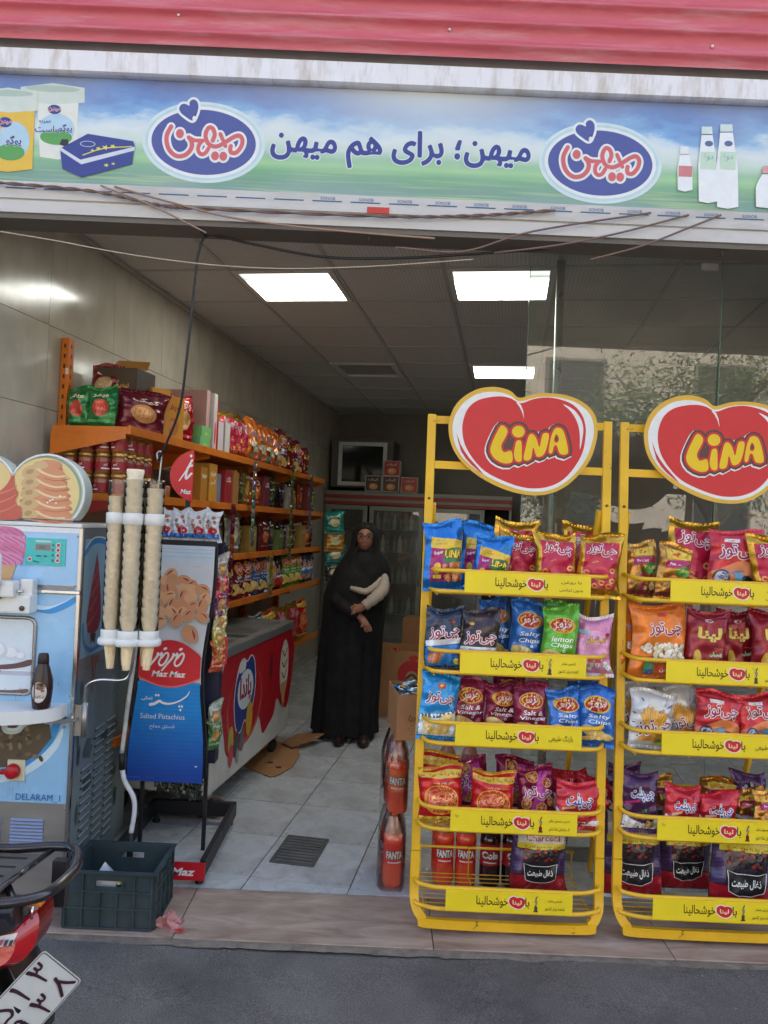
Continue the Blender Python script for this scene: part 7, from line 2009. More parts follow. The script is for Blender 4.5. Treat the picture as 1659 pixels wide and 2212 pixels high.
# ---- snacks on the pistachio stand
def D_pist(w, h):
    a = Art(); m = prn
    q = random.Random(3)
    for i in range(8): x, y = q.uniform(-.36, .36) * w, q.uniform(.40, .88) * h; a.ell(x, y, w * .13, w * .08, m((176, 110, 76)), rot=q.uniform(0, 3), n=12); a.ell(x, y, w * .08, w * .03, m((206, 150, 106)), rot=q.uniform(0, 3), n=10)
    a.rect(-w * .5, w * .5, h * .02, h * .20, m((40, 120, 196))); a.ell(w * .1, h * .30, w * .3, h * .14, m((196, 34, 44)), rot=.2); a.text('مز', w * .1, h * .30, h * .13, m((240, 240, 240)), bold=.03)
    return foil((216, 218, 220), .1), a, foil((220, 222, 224), .15)
for k in range(5):
    bag(D_pist, (CX - .145 + .072 * k, 3.56 + .01 * (k % 2), 1.498), .078, .125, .04, k % 3, 'white pistachio pack on the stand, %s' % ('leftmost, half hidden by the cone tubes', 'second from the left', 'middle one of five', 'second from the right', 'rightmost')[k], 'pistachio packs on top of the stand', rz=rnd.uniform(-.2, .2), tilt=-.02)
sw_ = [((196, 190, 180), 1.30), ((200, 60, 90), 1.22), ((206, 200, 150), 1.06), ((214, 200, 110), .98), ((190, 90, 60), .90), ((120, 70, 110), 1.14), ((170, 180, 160), .62), ((90, 130, 80), .54)]
for k, (c, z) in enumerate(sw_):
    o = bag(D_bisc(c, (200, 150, 90), 'میوه'), (CX + .195, 3.58, z), .07, .12, .03, k % 3, '%s hanging snack packet at the right side of the pistachio stand' % ('silver', 'pink red', 'cream', 'yellow', 'orange red', 'violet', 'pale green', 'leaf green')[k], 'packets hanging on the pistachio stand', rz=.7, tilt=0)
g = G(); g.box((0, 0, 0), (.06, .02, .12), ink((190, 30, 46))); a = Art(); a.rect(-.02, -.002, -.01, .012, ink((60, 120, 190))); a.rect(.002, .02, -.012, .014, ink((220, 150, 40))); a.text('مز', 0, .04, .02, WHITE, bold=.02); a.text('کیک', 0, -.04, .024, WHITE, bold=.02); a.onto(g, front(-.01)); o = g.obj('red_packet', label='red packet with white lettering hanging beside the freezer', cat='sweets'); o.location = (-.735, 3.60, .98); o.rotation_euler = (0, 0, .4)
for k, x in enumerate((CX - .04, CX + .03, CX + .11)):
    crumple('leaf_bag', (x, 3.60, .30 - .01 * k), .05, mat((44, 52, 44), rough=.2, var=.6, scale=60, coat=.5), '%s green and black packet hanging under the pistachio board' % ('left', 'middle', 'right')[k], 'sweets', 31 + k, .8, .5, 1.1)

# ---- chest freezer
fz = thing('chest_freezer', 'red and white chest freezer with sliding glass top beside the shelves', 'freezer'); shop(fz, 0, 0)
F0, F1, FD0, FD1 = -2.10, -1.475, 3.82, 5.26
M_FW = mat((206, 208, 204), rough=.35, var=.06, dirt=(150, 148, 140), damt=.4)
g = G(); g.bb(F0, F1, FD0, FD1, .155, .845, M_FW, bev=.012); g.obj('cabinet', fz)
g = G()
for x0, x1, y0, y1 in ((F0 - .01, F1 + .012, FD0 - .01, FD0 + .05), (F0 - .01, F1 + .012, FD1 - .05, FD1 + .01), (F0 - .01, F0 + .05, FD0 + .0502, FD1 - .0502), (F1 - .05, F1 + .012, FD0 + .0502, FD1 - .0502)): g.bb(x0, x1, y0, y1, .8455, .90, mat((150, 154, 152), rough=.32, metal=.6, var=.06), bev=.008)
g.obj('top_rim', fz)
g = G(); g.bb(F0 + .05, F1 - .05, FD0 + .05, FD1 - .05, .85, .856, mat((60, 64, 62), rough=.5)); g.obj('well', fz)
for k, (y0, y1, z) in enumerate(((FD0 + .055, (FD0 + FD1) / 2 + .05, .882), ((FD0 + FD1) / 2 - .05, FD1 - .055, .893))):
    g = G(); g.add([(F0 + .052, y0, z), (F1 - .052, y0, z), (F1 - .052, y1, z), (F0 + .052, y1, z)], [(0, 1, 2, 3)], M_GLASS); lid = g.obj('glass_lid', fz, fixn=False)
    g = G(); g.bb(F0 + .052, F1 - .052, y0 - .008, y0 + .008, z - .004, z + .006, M_STEEL); g.bb(F0 + .052, F1 - .052, y1 - .008, y1 + .008, z - .004, z + .006, M_STEEL); g.obj('lid_frame', lid)
a = Art(); fr = ink((176, 20, 36), rough=.35); fr2 = ink((206, 90, 86)); wht = ink((214, 214, 212))
a.poly([(3.98, .84), (5.25, .84), (5.25, .36), (5.1, .33), (4.96, .42), (4.9, .33), (4.78, .28), (4.68, .26), (4.62, .35), (4.54, .42), (4.46, .36), (4.36, .30), (4.2, .26), (4.08, .28), (4.0, .40)], fr, smooth=3)
a.ell(4.33, .52, .30, .235, fr2); a.ell(4.33, .535, .285, .22, fr)
P = [(4.20, .76), (4.26, .79), (4.33, .765), (4.40, .79), (4.46, .745), (4.49, .62), (4.46, .50), (4.38, .41), (4.32, .435), (4.25, .38), (4.18, .42), (4.14, .56), (4.16, .68)]
a.stroke(P, .02, wht, closed=True); a.poly(P, ink((36, 56, 130)), smooth=3); a.ell(4.32, .61, .135, .115, ink((206, 214, 220))); a.poly([(4.2, .78), (4.3, .78), (4.3, .73), (4.2, .72)], wht, smooth=2)
a.text('پاندا', 4.32, .61, .16, ink((150, 24, 40)), bold=.04, w=.20)
a.ell(5.10, .60, .10, .19, ink((214, 204, 190))); 
for z, r in ((.70, .07), (.62, .085), (.55, .08)): a.ell(5.10, z, r, .05, ink((226, 214, 196))); a.stroke([(5.05, z + .02), (5.1, z - .02), (5.15, z + .02)], .016, ink((110, 56, 30)))
a.poly([(5.03, .50), (5.17, .50), (5.10, .30)], ink((196, 156, 100))); a.ell(4.80, .66, .03, .09, ink((110, 20, 30)))
for d, c, z, r in ((4.10, (176, 170, 60), .37, .06), (4.11, (190, 60, 70), .28, .05), (4.20, (70, 74, 80), .32, .06), (4.29, (110, 106, 104), .33, .055), (4.40, (206, 160, 40), .42, .08), (4.22, (150, 156, 160), .25, .035)): a.ell(d, z, r * .7, r * 1.3, ink(c))
g = G(); a.onto(g, facing((F1, 0, 0), (0, 1, 0), (0, 0, 1)), lift=.001); g.obj('printed_wrap', fz)
for u in (F0 + .08, F1 - .07):
    for d in (FD0 + .12, FD1 - .12):
        g = G(); g.tube([(u - .015, d, .05), (u + .015, d, .05)], .05, mat((40, 40, 40), rough=.6), n=16); g.bb(u - .03, u + .03, d - .03, d + .03, .1, .154, M_STEEL); g.obj('caster', fz)
# cardboard on the floor
def sheet(name, P, m, lab, cat, z=(0.004,), th=.004):
    g = G(); zf = (lambda a_, b_: .004) if not callable(z) else z
    g.prism(P, 0, th, m, fn=lambda a_, b_, h: tuple(W(a_, b_, zf(a_, b_) + h))); return g.obj(name, label=lab, cat=cat)
M_CARD = mat((168, 122, 82), rough=.8, var=.12, scale=8)
o = sheet('cardboard_sheet', [(-1.62, 4.78), (-1.52, 4.72), (-1.40, 4.64), (-1.365, 4.67), (-1.32, 4.87), (-1.34, 5.12), (-1.42, 5.32), (-1.6, 5.36)], M_CARD, 'brown flattened cardboard sticking out from under the freezer', 'cardboard', z=lambda a_, b_: .006 + .03 * max(0, (b_ - 5.0)))
g = G()
for u, d in ((-1.48, 4.90), (-1.40, 4.82)): g.lathe([(.018, 0), (.018, .002), (0, .002)], mat((60, 40, 30)), c=tuple(W(u, d, .0105)), n=12)
ho = g.obj('punched_hole', o)
sheet('cardboard_flap', [(-1.52, 5.28), (-1.42, 5.20), (-1.30, 5.38), (-1.26, 5.50), (-1.45, 5.46)], mat((146, 104, 70), rough=.8, var=.12), 'torn cardboard flap folded up behind the flattened cardboard', 'cardboard', z=lambda a_, b_: .03 + .12 * max(0, (b_ - 5.25)))
crumple('rubbish', tuple(W(-1.50, 3.98, .0)), .05, mat((120, 90, 70), rough=.7, var=.4, scale=20), 'crumpled brown rubbish under the front corner of the freezer', 'litter', 77, 1.3, .9, .8)
# drain
t = thing('floor_drain', 'rectangular grey drain grate set in the floor tiles', 'drain'); shop(t, -.935, 3.66, 0)
g = G()
for p, s in (((0, .15, .004), (.214, .016, .008)), ((0, -.15, .004), (.214, .016, .008)), ((.099, 0, .004), (.016, .2838, .008)), ((-.099, 0, .004), (.016, .2838, .008))): g.box(p, s, mat((92, 92, 90), rough=.5, metal=.3))
g.bb(-.09, .09, -.14, .14, .0012, .0022, mat((30, 30, 30))); g.obj('grate_frame', t)
for k in range(9): g = G(); g.box((0, -.128 + .032 * k, .005), (.18, .017, .005), mat((112, 112, 110), rough=.5, metal=.3, var=.2)); g.obj('grate_bar', t)

# ---- soda bottles
pr = [(.030, 0), (.043, .004), (.047, .02), (.047, .09), (.044, .11), (.044, .18), (.047, .20), (.044, .235), (.030, .275), (.016, .295), (.0145, .31)]
def soda(col, labc, word, dark=False):
    P = []
    g = G(); g.lathe(pr[:8], mat(col, rough=.08, var=.08, coat=.8), n=20); g.lathe(pr[7:], mat(col if dark else (214, 150, 130), rough=.08, var=.08, coat=.8, trans=.3), n=20); P.append(('bottle_body', g.mesh('bottle_body')))
    g = G(); g.lathe([(.0155, .305), (.0165, .306), (.0165, .322), (.014, .324), (0, .324)], mat((190, 40, 36) if dark else (206, 90, 40), rough=.35), n=14); P.append(('cap', g.mesh('cap')))
    g = G(); g.lathe([(.0476, .10), (.0450, .112), (.0450, .178), (.0476, .195)], mat(labc, rough=.35, var=.15, scale=30), n=20, cap=False)
    a = Art(); a.text(word, 0, .147, .034, WHITE, bold=.05, w=.075, outline=[(.05, BLK)]); a.rect(-.03, .03, .112, .118, WHITE); a.onto(g, lambda p, q, h: np.stack([np.sin(p / .047) * (.0482 + h), -np.cos(p / .047) * (.0482 + h), q], -1), maxlen=.012)
    P.append(('bottle_label', g.mesh('bottle_label'))); return P
so, sc_ = soda((236, 84, 46), (226, 48, 40), 'FANTA'), soda((44, 20, 18), (176, 26, 36), 'Cola', True)
so2 = soda((236, 84, 46), (240, 110, 50), 'FANTA')
lst = [(.105, 3.46, 0, so, 'orange soda bottle at the doorway, lower layer'), (.09, 3.56, 0, so, 'orange soda bottle behind the doorway one, lower layer'), (.115, 3.46, .325, so2, 'orange soda bottle at the doorway, upper layer'), (.10, 3.56, .325, so2, 'orange soda bottle behind the doorway one, upper layer'), (.335, 3.50, 0, so, 'orange soda bottle behind the rack, left one of two'), (.435, 3.50, 0, so, 'orange soda bottle behind the rack, right one of two'), (.335, 3.62, 0, so, 'orange soda bottle in the rear row behind the rack'), (.545, 3.50, 0, sc_, 'dark cola bottle behind the rack, left of three'), (.645, 3.50, 0, sc_, 'dark cola bottle behind the rack, middle of three'), (.745, 3.50, 0, sc_, 'dark cola bottle behind the rack, right of three'), (.335, 3.50, .325, so2, 'orange soda bottle of the upper layer behind the red puff bags'), (.435, 3.50, .325, so2, 'orange soda bottle of the upper layer behind the wheel snack bag'), (.105, 3.66, 0, so, 'orange soda bottle in the third row at the doorway'), (.105, 3.66, .325, so2, 'orange soda bottle in the third row, upper layer')]
for x, y, z, P, lab in lst:
    t = thing('soda_bottle', lab, 'bottle', 'soda bottles stacked behind the left rack', loc=(x, y, z), rz=rnd.uniform(-.3, .3))
    for nm, m in P: put(nm, m, t)
M_WRAP = glass_mat((252, 252, 252), rough=.1, base=.04, dust_veil=.25)
t = thing('shrink_wrap', 'clear plastic film wrapped round the soda bottles at the doorway', 'plastic film')
for k, z0 in enumerate((.0, .328)):
    g = G(); n = 40; vs = []; nz_ = 10
    for j in range(nz_):
        for i in range(n):
            an = 2 * pi * i / n; sx_, sy_ = .062, .17
            c_, s_ = math.cos(an), math.sin(an)
            e = (abs(c_) ** 5 + abs(s_) ** 5) ** (-1 / 5)
            zq = j / (nz_ - 1); tp2 = 1 - .42 * max(0, zq - .72) / .28
            w_ = 1 + .03 * math.sin(i * 1.9 + j * .9) + .02 * math.sin(i * 3.7 - j * 1.3)
            vs.append((.1 + sx_ * c_ * e * w_ * tp2, 3.56 + sy_ * s_ * e * w_ * (1 - .2 * max(0, zq - .72) / .28), z0 + .004 + .31 * zq))
    g.add(vs, [(j * n + i, j * n + (i + 1) % n, (j + 1) * n + (i + 1) % n, (j + 1) * n + i) for j in range(nz_ - 1) for i in range(n)], M_WRAP, smooth=True); g.obj('film', t, fixn=False)

# ---- open cartons with sweets
def open_carton(x, y, z, sx, sy, sz, rz, lab, fill, art=None, filllab='', n=24, seed=1):
    t = thing('open_carton', lab, 'carton', loc=(x, y, z), rz=rz)
    g = G(); th = .004
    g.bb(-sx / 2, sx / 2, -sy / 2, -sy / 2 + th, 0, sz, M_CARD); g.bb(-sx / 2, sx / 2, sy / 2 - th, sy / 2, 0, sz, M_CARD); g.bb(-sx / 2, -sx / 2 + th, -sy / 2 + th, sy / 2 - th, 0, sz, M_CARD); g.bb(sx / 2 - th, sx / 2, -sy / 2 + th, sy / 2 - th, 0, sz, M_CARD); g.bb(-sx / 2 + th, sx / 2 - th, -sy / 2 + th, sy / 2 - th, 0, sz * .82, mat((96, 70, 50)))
    g.obj('box', t)
    if art: g = G(); art().onto(g, front(-sy / 2), lift=.0005); g.obj('printed_mark', t)
    q = random.Random(seed)
    for k in range(n):
        c, cnm = q.choice(fill)
        g = G(); L, r = .06, .012
        vs = []; nn = 8
        for i in range(7):
            f_ = i / 6; rr = r * (.35 + .65 * math.sin(pi * min(1, max(0, (f_ - .1) / .8)))) if 0 < i < 6 else r * 1.0
            for j in range(nn): an = 2 * pi * j / nn; vs.append(((f_ - .5) * L, rr * math.cos(an) * (1 if 0 < i < 6 else .2), rr * math.sin(an)))
        g.add(vs, [(i * nn + j, i * nn + (j + 1) % nn, (i + 1) * nn + (j + 1) % nn, (i + 1) * nn + j) for i in range(6) for j in range(nn)], foil(c, .5, .2), smooth=True)
        o = g.obj('wrapped_sweet', label='%s wrapped sweet in the %s' % (cnm, filllab), cat='sweet', group='wrapped sweets in the ' + filllab)
        p = Vector((q.uniform(-sx / 2 + .03, sx / 2 - .03), q.uniform(-sy / 2 + .025, sy / 2 - .025), 0)); p.rotate(Matrix.Rotation(rz, 3, 'Z'))
        o.location = (x + p.x, y + p.y, z + sz * .82 + q.uniform(.008, .05)); o.rotation_euler = (q.uniform(-.3, .3), q.uniform(-.4, .4), rz + q.uniform(-.5, .5))
    return t
def near_mark():
    a = Art(); dk = ink((60, 40, 30))
    a.stroke([(-.006, .112), (-.014, .095), (-.004, .082), (.004, .10), (.014, .095), (.004, .082)], .003, dk)
    for i in range(4): a.text(('تولید', 'شرکت مواد', 'غذایی', 'ایران')[i], .0, .066 - .013 * i, .008, dk)
    return a
open_carton(.145, 3.56, .655, .135, .30, .20, .12, 'small open brown carton of blue wrapped sweets on top of the soda bottles', [((60, 130, 190), 'blue'), ((150, 110, 70), 'brown'), ((150, 196, 216), 'pale blue')], near_mark, 'small carton on the soda', 16, 3)
def far_mark():
    a = Art(); rd = ink((176, 30, 36)); dk = ink((70, 50, 44))
    a.ell(.10, .36, .12, .12, rd); a.ell(.10, .34, .05, .05, ink((170, 130, 96))); a.stroke([(.06, .33), (.10, .36), (.14, .33)], .02, dk); a.ell(.11, .50, .04, .022, rd)
    return a
open_carton(.20, 6.65, 0, .44, .40, .555, -.05, 'large open carton of red and gold wrapped sweets standing on the floor behind the rack', [((180, 30, 40), 'red'), ((206, 160, 60), 'gold'), ((150, 40, 30), 'dark red')], far_mark, 'large carton on the floor', 40, 5)
carton('carton', -.83, 7.6, 0, .3, .3, .70, (150, 106, 70), 'brown carton standing far back beside the large sweets carton')

# ---- display fridges at the back
fr_ = thing('display_fridge', 'three door glass display fridge with red trim at the back of the shop', 'fridge'); shop(fr_, 0, 0)
M_FR = mat((128, 132, 124), rough=.4, metal=.2); M_FRR = mat((140, 44, 40), rough=.4); M_DARK = mat((30, 32, 30), rough=.6)
g = G(); g.bb(-2.19, -2.16, 9.0, 9.7, .02, 1.98, M_FR); g.bb(.0, .03, 9.0, 9.7, .02, 1.98, M_FR); g.bb(-2.19, .03, 9.0, 9.72, 1.981, 1.99, M_FR); g.bb(-2.16, 0, 9.66, 9.70, .02, 1.98, M_DARK); g.bb(-2.16, 0, 9.0, 9.66, .02, .15, M_FR); g.bb(-2.16, 0, 9.0, 9.66, 1.84, 1.98, M_FR); g.obj('cabinet', fr_)
g = G(); g.bb(-2.19, .03, 8.985, 8.9995, 1.90, 1.945, M_FRR); g.bb(-2.19, .03, 8.985, 8.9995, 1.83, 1.868, M_FRR); g.obj('trim', fr_)
for (u0, u1) in ((-2.15, -1.66), (-1.63, -.99), (-.95, -.28)):
    g = G()
    for x0, x1, z0, z1 in ((u0, u1, 1.77, 1.82), (u0, u1, .16, .22), (u0, u0 + .05, .2202, 1.7698), (u1 - .05, u1, .2202, 1.7698)): g.bb(x0, x1, 8.96, 8.9845, z0, z1, M_FR)
    dr = g.obj('door', fr_)
    g = G(); g.add([(u0 + .05, 8.972, .22), (u1 - .05, 8.972, .22), (u1 - .05, 8.972, 1.77), (u0 + .05, 8.972, 1.77)], [(0, 1, 2, 3)], M_GLASS); g.obj('pane', dr, fixn=False)
    g = G(); g.tube([(u1 - .025, 8.95, .9), (u1 - .025, 8.95, 1.2)], .01, M_FR, n=8); g.obj('handle', dr)
    for z in (.55, .92, 1.28, 1.55):
        g = G(); g.bb(u0 + .02, u1 - .02, 9.05, 9.6, z - .006, z, mat((110, 114, 108), rough=.4)); g.obj('shelf', fr_)
q = random.Random(9)
g = G(); g.lathe([(.030, 0), (.032, .01), (.032, .12), (.014, .17), (.012, .2), (0, .2)], mat((60, 90, 70), rough=.15, coat=.6), n=12); bm1 = g.mesh('bottle')
g = G(); g.lathe([(.030, 0), (.032, .01), (.032, .12), (.014, .17), (.012, .2), (0, .2)], mat((150, 160, 166), rough=.15, coat=.6), n=12); bm2 = g.mesh('bottle')
for si, z in enumerate((.55, .92, 1.28, 1.55)):
    for k in range(8):
        o = put('bottle', (bm1, bm2)[(k + si) % 3 == 0], label='%s bottle on the %s fridge shelf behind the woman' % (('dark green', 'pale')[(k + si) % 3 == 0], ('lowest', 'second', 'third', 'top')[si]), cat='bottle', group='bottles in the display fridge'); shop(o, -1.55 + .068 * k, 9.1 + q.uniform(0, .04), z)
# cabinet window above and boxes on the fridge
t = thing('wall_cabinet', 'white framed dark glass cabinet on top of the fridge', 'cabinet'); shop(t, 0, 0)
g = G(); g.bb(-2.15, -1.40, 9.1, 9.6, 2.04, 2.62, mat((90, 90, 84))); g.obj('case', t)
g = G()
for x0, x1, z0, z1 in ((-2.06, -1.47, 2.54, 2.585), (-2.06, -1.47, 2.06, 2.105), (-2.06, -2.015, 2.1052, 2.5398), (-1.515, -1.47, 2.1052, 2.5398)): g.bb(x0, x1, 9.07, 9.0995, z0, z1, mat((196, 200, 194), rough=.4))
g.obj('frame', t)
g = G(); g.bb(-2.015, -1.515, 9.085, 9.0995, 2.105, 2.54, mat((18, 24, 22), rough=.06)); g.obj('dark_glass', t)
ck = lambda c: lab_art(c, ('کیک',), (226, 206, 190), (206, 150, 100))
carton('cake_box', -1.60, 9.03, 1.9915, .2, .12, .19, (190, 196, 190), 'cake box with dark front at the left of the row on the fridge', group='cake boxes on the fridge', art=ck((60, 50, 46)), side='d')
carton('cake_box', -1.39, 9.02, 1.9915, .2, .12, .19, (190, 190, 186), 'brownish cake box, middle of the row on the fridge', group='cake boxes on the fridge', art=ck((96, 60, 50)), side='d')
carton('cake_box', -1.385, 9.03, 2.183, .2, .12, .18, (190, 186, 184), 'red cake box stacked on the brownish one', group='cake boxes on the fridge', art=ck((166, 52, 46)), side='d')
carton('cake_box', -1.17, 9.02, 1.9915, .2, .12, .18, (186, 182, 180), 'red cake box at the right of the row on the fridge', group='cake boxes on the fridge', art=ck((170, 56, 50)), side='d')
carton('striped_box', -.93, 9.05, 1.9915, .10, .12, .26, (150, 150, 140), 'narrow box with black stripes on the fridge', group='cake boxes on the fridge', art=lambda w, h: [a_ := Art(), [a_.poly([(-w * .4, -h * .4 + h * .12 * i), (w * .1, -h * .34 + h * .12 * i), (w * .1, -h * .29 + h * .12 * i), (-w * .4, -h * .35 + h * .12 * i)], ink((40, 40, 40))) for i in range(7)]][0], side='d')
# things behind the right-hand glass
rf = thing('upright_cooler', 'grey upright cooler behind the glass between the racks', 'fridge'); shop(rf, 0, 0)
g = G(); g.bb(.12, .62, 8.6, 9.2, 0, 1.9, mat((96, 100, 96), rough=.4)); g.obj('cabinet', rf)
g = G(); g.bb(.17, .57, 8.58, 8.5995, .3, 1.75, mat((40, 44, 42), rough=.08)); g.obj('door_glass', rf)
g = G(); g.bb(.42, .52, 8.565, 8.579, 1.2, 1.70, ink((206, 200, 186))); g.obj('notice', rf)
rs = thing('side_shelf', 'orange shelf board with goods behind the right hand glass', 'shelf'); shop(rs, 0, 0)
for z in (.5, 1.0, 1.45, 1.85): g = G(); g.bb(2.3, 2.75, 4.6, 8.2, z - .03, z, M_ORG); g.obj('shelf_board', rs)
for d in (4.62, 6.4, 8.15): g = G(); g.bb(2.70, 2.75, d - .03, d + .03, 0, 2.2, mat((70, 60, 54))); g.obj('post', rs)
for k in range(18):
    c, cnm = PAL[k % 8]; z = (.5, 1.0, 1.45, 1.85)[k % 4]
    carton('goods_box', 2.45, 4.8 + .18 * k, z + .0005, .2, .15, rnd.uniform(.15, .28), c, '%s box on the %s shelf behind the right glass, %s' % (cnm, ('lowest', 'second', 'third', 'top')[k % 4], ('near', 'fairly near', 'middle', 'fairly far', 'far')[k // 4]), group='goods behind the right glass')
# ================================================================== the woman in the black chador
WU, WD = -1.06, 5.72
per = None
SKIN = mat((156, 108, 88), rough=.5, var=.08, scale=14); CLOTH = mat((13, 13, 15), rough=.85, var=.25, scale=10, bump=.3, bscale=60); SLV = mat((178, 164, 150), rough=.8, var=.08, scale=20, bump=.2, bscale=80)
def skin_body():
    V = []; E = []; Rr = []
    def n(p, r, par=None):
        V.append(p); Rr.append(r); i = len(V) - 1
        if par is not None: E.append((par, i))
        return i
    pel = n((-.06, 0, .86), .13)
    sp1 = n((-.05, 0, 1.05), .12, pel); ch = n((-.03, 0, 1.22), .13, sp1); nk = n((0, -.01, 1.36), .05, ch); hd0 = n((0, -.02, 1.42), .055, nk)
    for s, fx in ((-1, -.16), (1, .0)):
        hp = n((-.06 + s * .08, 0, .80), .09, pel); kn = n((-.07 + s * .085, -.02, .44), .06, hp); an = n((-.07 + s * .09, .0, .10), .04, kn); ft = n((-.07 + s * .10, -.10, .05), .035, an)
    # her left arm (right in the picture) bent across the body, wrist over the other hand
    sh = n((.10, .02, 1.27), .045, ch); el = n((.148, -.16, 1.135), .030, sh); wr = n((.015, -.24, 1.0), .028, el); pm = n((-.025, -.262, .985), .032, wr)
    for k in range(4):
        f1 = n((-.05, -.268 - .006 * k, 1.005 - .016 * k), .0095, pm); f2 = n((-.07, -.262, .995 - .016 * k), .0085, f1); n((-.075, -.25, .982 - .014 * k), .0075, f2)
    th1 = n((-.029, -.282, 1.015), .010, pm); n((-.049, -.288, 1.02), .008, th1)
    # her right arm under the cloak, hand hanging out below
    sh2 = n((-.12, .02, 1.26), .045, ch); el2 = n((-.16, -.06, 1.06), .035, sh2); wr2 = n((-.0, -.225, .925), .027, el2); pm2 = n((.035, -.245, .895), .03, wr2)
    for k in range(4):
        f1 = n((.035 + .014 * k, -.252, .862 - .002 * k), .0095, pm2); f2 = n((.038 + .015 * k, -.25, .838), .0085, f1); n((.038 + .015 * k, -.244, .82 + .004 * abs(k - 1)), .0075, f2)
    th2 = n((.02, -.262, .878), .010, pm2); n((.012, -.266, .858), .008, th2)
    me = bpy.data.meshes.new('person'); me.from_pydata(V, E, []); me.update()
    o = bpy.data.objects.new('person', me); COL.objects.link(o)
    md = o.modifiers.new('skin', 'SKIN'); ss = o.modifiers.new('sub', 'SUBSURF'); ss.levels = 2; ss.render_levels = 2
    sv = me.skin_vertices[0].data
    for i, r in enumerate(Rr): sv[i].radius = (r, r); sv[i].use_root = (i == 0)
    bpy.context.view_layer.update()
    m2 = bpy.data.meshes.new_from_object(o.evaluated_get(bpy.context.evaluated_depsgraph_get()))
    bpy.data.objects.remove(o)
    b = bmesh.new(); b.from_mesh(m2)
    # head: an egg pushed into brow, nose, cheeks, lips and chin
    hb = bmesh.new(); bmesh.ops.create_uvsphere(hb, u_segments=40, v_segments=30, radius=1)
    for v in hb.verts:
        x, y, z = v.co
        w = .070 * (1 - .22 * max(0, -z) ** 1.5); p = Vector((x * w, y * .088, z * .108))
        if y < 0:
            f = lambda cx, cz, s: math.exp(-((x - cx) ** 2 + (z - cz) ** 2) / s)
            p.y -= .020 * math.exp(-(x / .13) ** 2 - ((z + .12) / .17) ** 2) + .008 * math.exp(-(x / .1) ** 2 - ((z - .08) / .2) ** 2)
            p.y += .012 * (f(.34, .1, .03) + f(-.34, .1, .03)); p.y -= .006 * f(0, -.48, .03) + .008 * f(0, -.78, .05) + .005 * (f(.45, -.2, .06) + f(-.45, -.2, .06)); p.y += .004 * f(0, -.62, .01)
        v.co = p + Vector((0, -.03, 1.495))
    tmp = bpy.data.meshes.new('tmp'); hb.to_mesh(tmp); hb.free(); b.from_mesh(tmp); bpy.data.meshes.remove(tmp)
    me3 = bpy.data.meshes.new('person'); b.to_mesh(me3); b.free(); me3.materials.append(SKIN)
    for p in me3.polygons: p.use_smooth = True
    return me3
per = put('person', skin_body(), label='woman in a black chador and glasses standing beside the freezer, hands held together', cat='person')
shop(per, WU, WD, 0, .12)
# chador: rings of cloth with hanging folds
rings = [(1.618, 0, .004, .006, .02), (1.612, 0, .045, .06, .02), (1.59, 0, .078, .095, .015), (1.55, 0, .098, .115, .01), (1.49, 0, .104, .118, .0), (1.43, -.005, .112, .118, .0), (1.385, -.01, .128, .125, 0), (1.335, 0, .172, .145, 0), (1.27, -.01, .205, .165, 0), (1.18, -.025, .228, .19, 0), (1.06, -.055, .245, .205, 0), (.94, -.068, .24, .205, 0), (.78, -.08, .235, .20, 0), (.6, -.088, .235, .20, 0), (.4, -.095, .238, .205, 0), (.2, -.10, .24, .21, 0), (.035, -.10, .245, .215, 0)]
g = G(); n = 72; vs = []
for ri, (z, cx, hw_, hd, dy) in enumerate(rings):
    fold = max(0, min(1, (1.3 - z) / .9))
    for i in range(n):
        an = 2 * pi * i / n
        f = 1 + fold * (.045 * math.sin(an * 9 + 1.2 * math.sin(z * 3)) + .03 * math.sin(an * 17 + z * 4) + .02 * math.sin(an * 5 - z * 6))
        x = cx + hw_ * math.cos(an) * f; y = dy + hd * math.sin(an) * f
        # the cloak opens round the face
        if 1.40 < z < 1.60 and math.sin(an) < -.55: y += .0
        vs.append((x, y, z + (.02 * math.sin(an * 3) * (ri == len(rings) - 1))))
fs = []
for r in range(len(rings) - 1):
    for i in range(n):
        j = (i + 1) % n
        zc = (rings[r][0] + rings[r + 1][0]) / 2; am = 2 * pi * (i + .5) / n
        if 1.405 < zc < 1.575 and math.sin(am) < 0 and abs(math.cos(am)) < .60 * math.sqrt(max(0, 1 - ((zc - 1.485) / .10) ** 2)): continue
        fs.append((r * n + i, (r + 1) * n + i, (r + 1) * n + j, r * n + j))
g.add(vs, fs, CLOTH, smooth=True)
ch = g.obj('chador', per, fixn=False)
# hood edge roll round the face
g = G(); P = []
for k in range(30):
    t = 2 * pi * k / 30; P.append((.066 * math.cos(t), -.088 + .012 * abs(math.cos(t)) ** 2 * 3, 1.487 + .088 * math.sin(t)))
g.tube(P, .013, CLOTH, closed=True, n=8); g.obj('hood_edge', per)
def tubep(pts, rs, m, name, nn=14):
    g = G(); P = smooth_path(pts, 6); k = len(P); rr = list(np.interp(np.linspace(0, 1, k), np.linspace(0, 1, len(rs)), rs))
    rr = [r * (1 + .07 * math.sin(i * 1.7) + .05 * math.sin(i * 2.9 + 1)) for i, r in enumerate(rr)]
    g.tube(P, rr, m, n=nn); return g.obj(name, per)
tubep([(.130, -.03, 1.25), (.158, -.12, 1.19), (.150, -.19, 1.125), (.095, -.235, 1.066), (.025, -.25, 1.008)], [.03, .034, .045, .043, .036], SLV, 'sleeve')
tubep([(.135, -.155, 1.21), (.088, -.20, 1.148), (.03, -.215, 1.112), (-.036, -.215, 1.122), (-.08, -.195, 1.13)], [.012, .024, .024, .02, .016], SLV, 'tunic_edge')
b = bmesh.new(); bmesh.ops.create_uvsphere(b, u_segments=20, v_segments=12, radius=1)
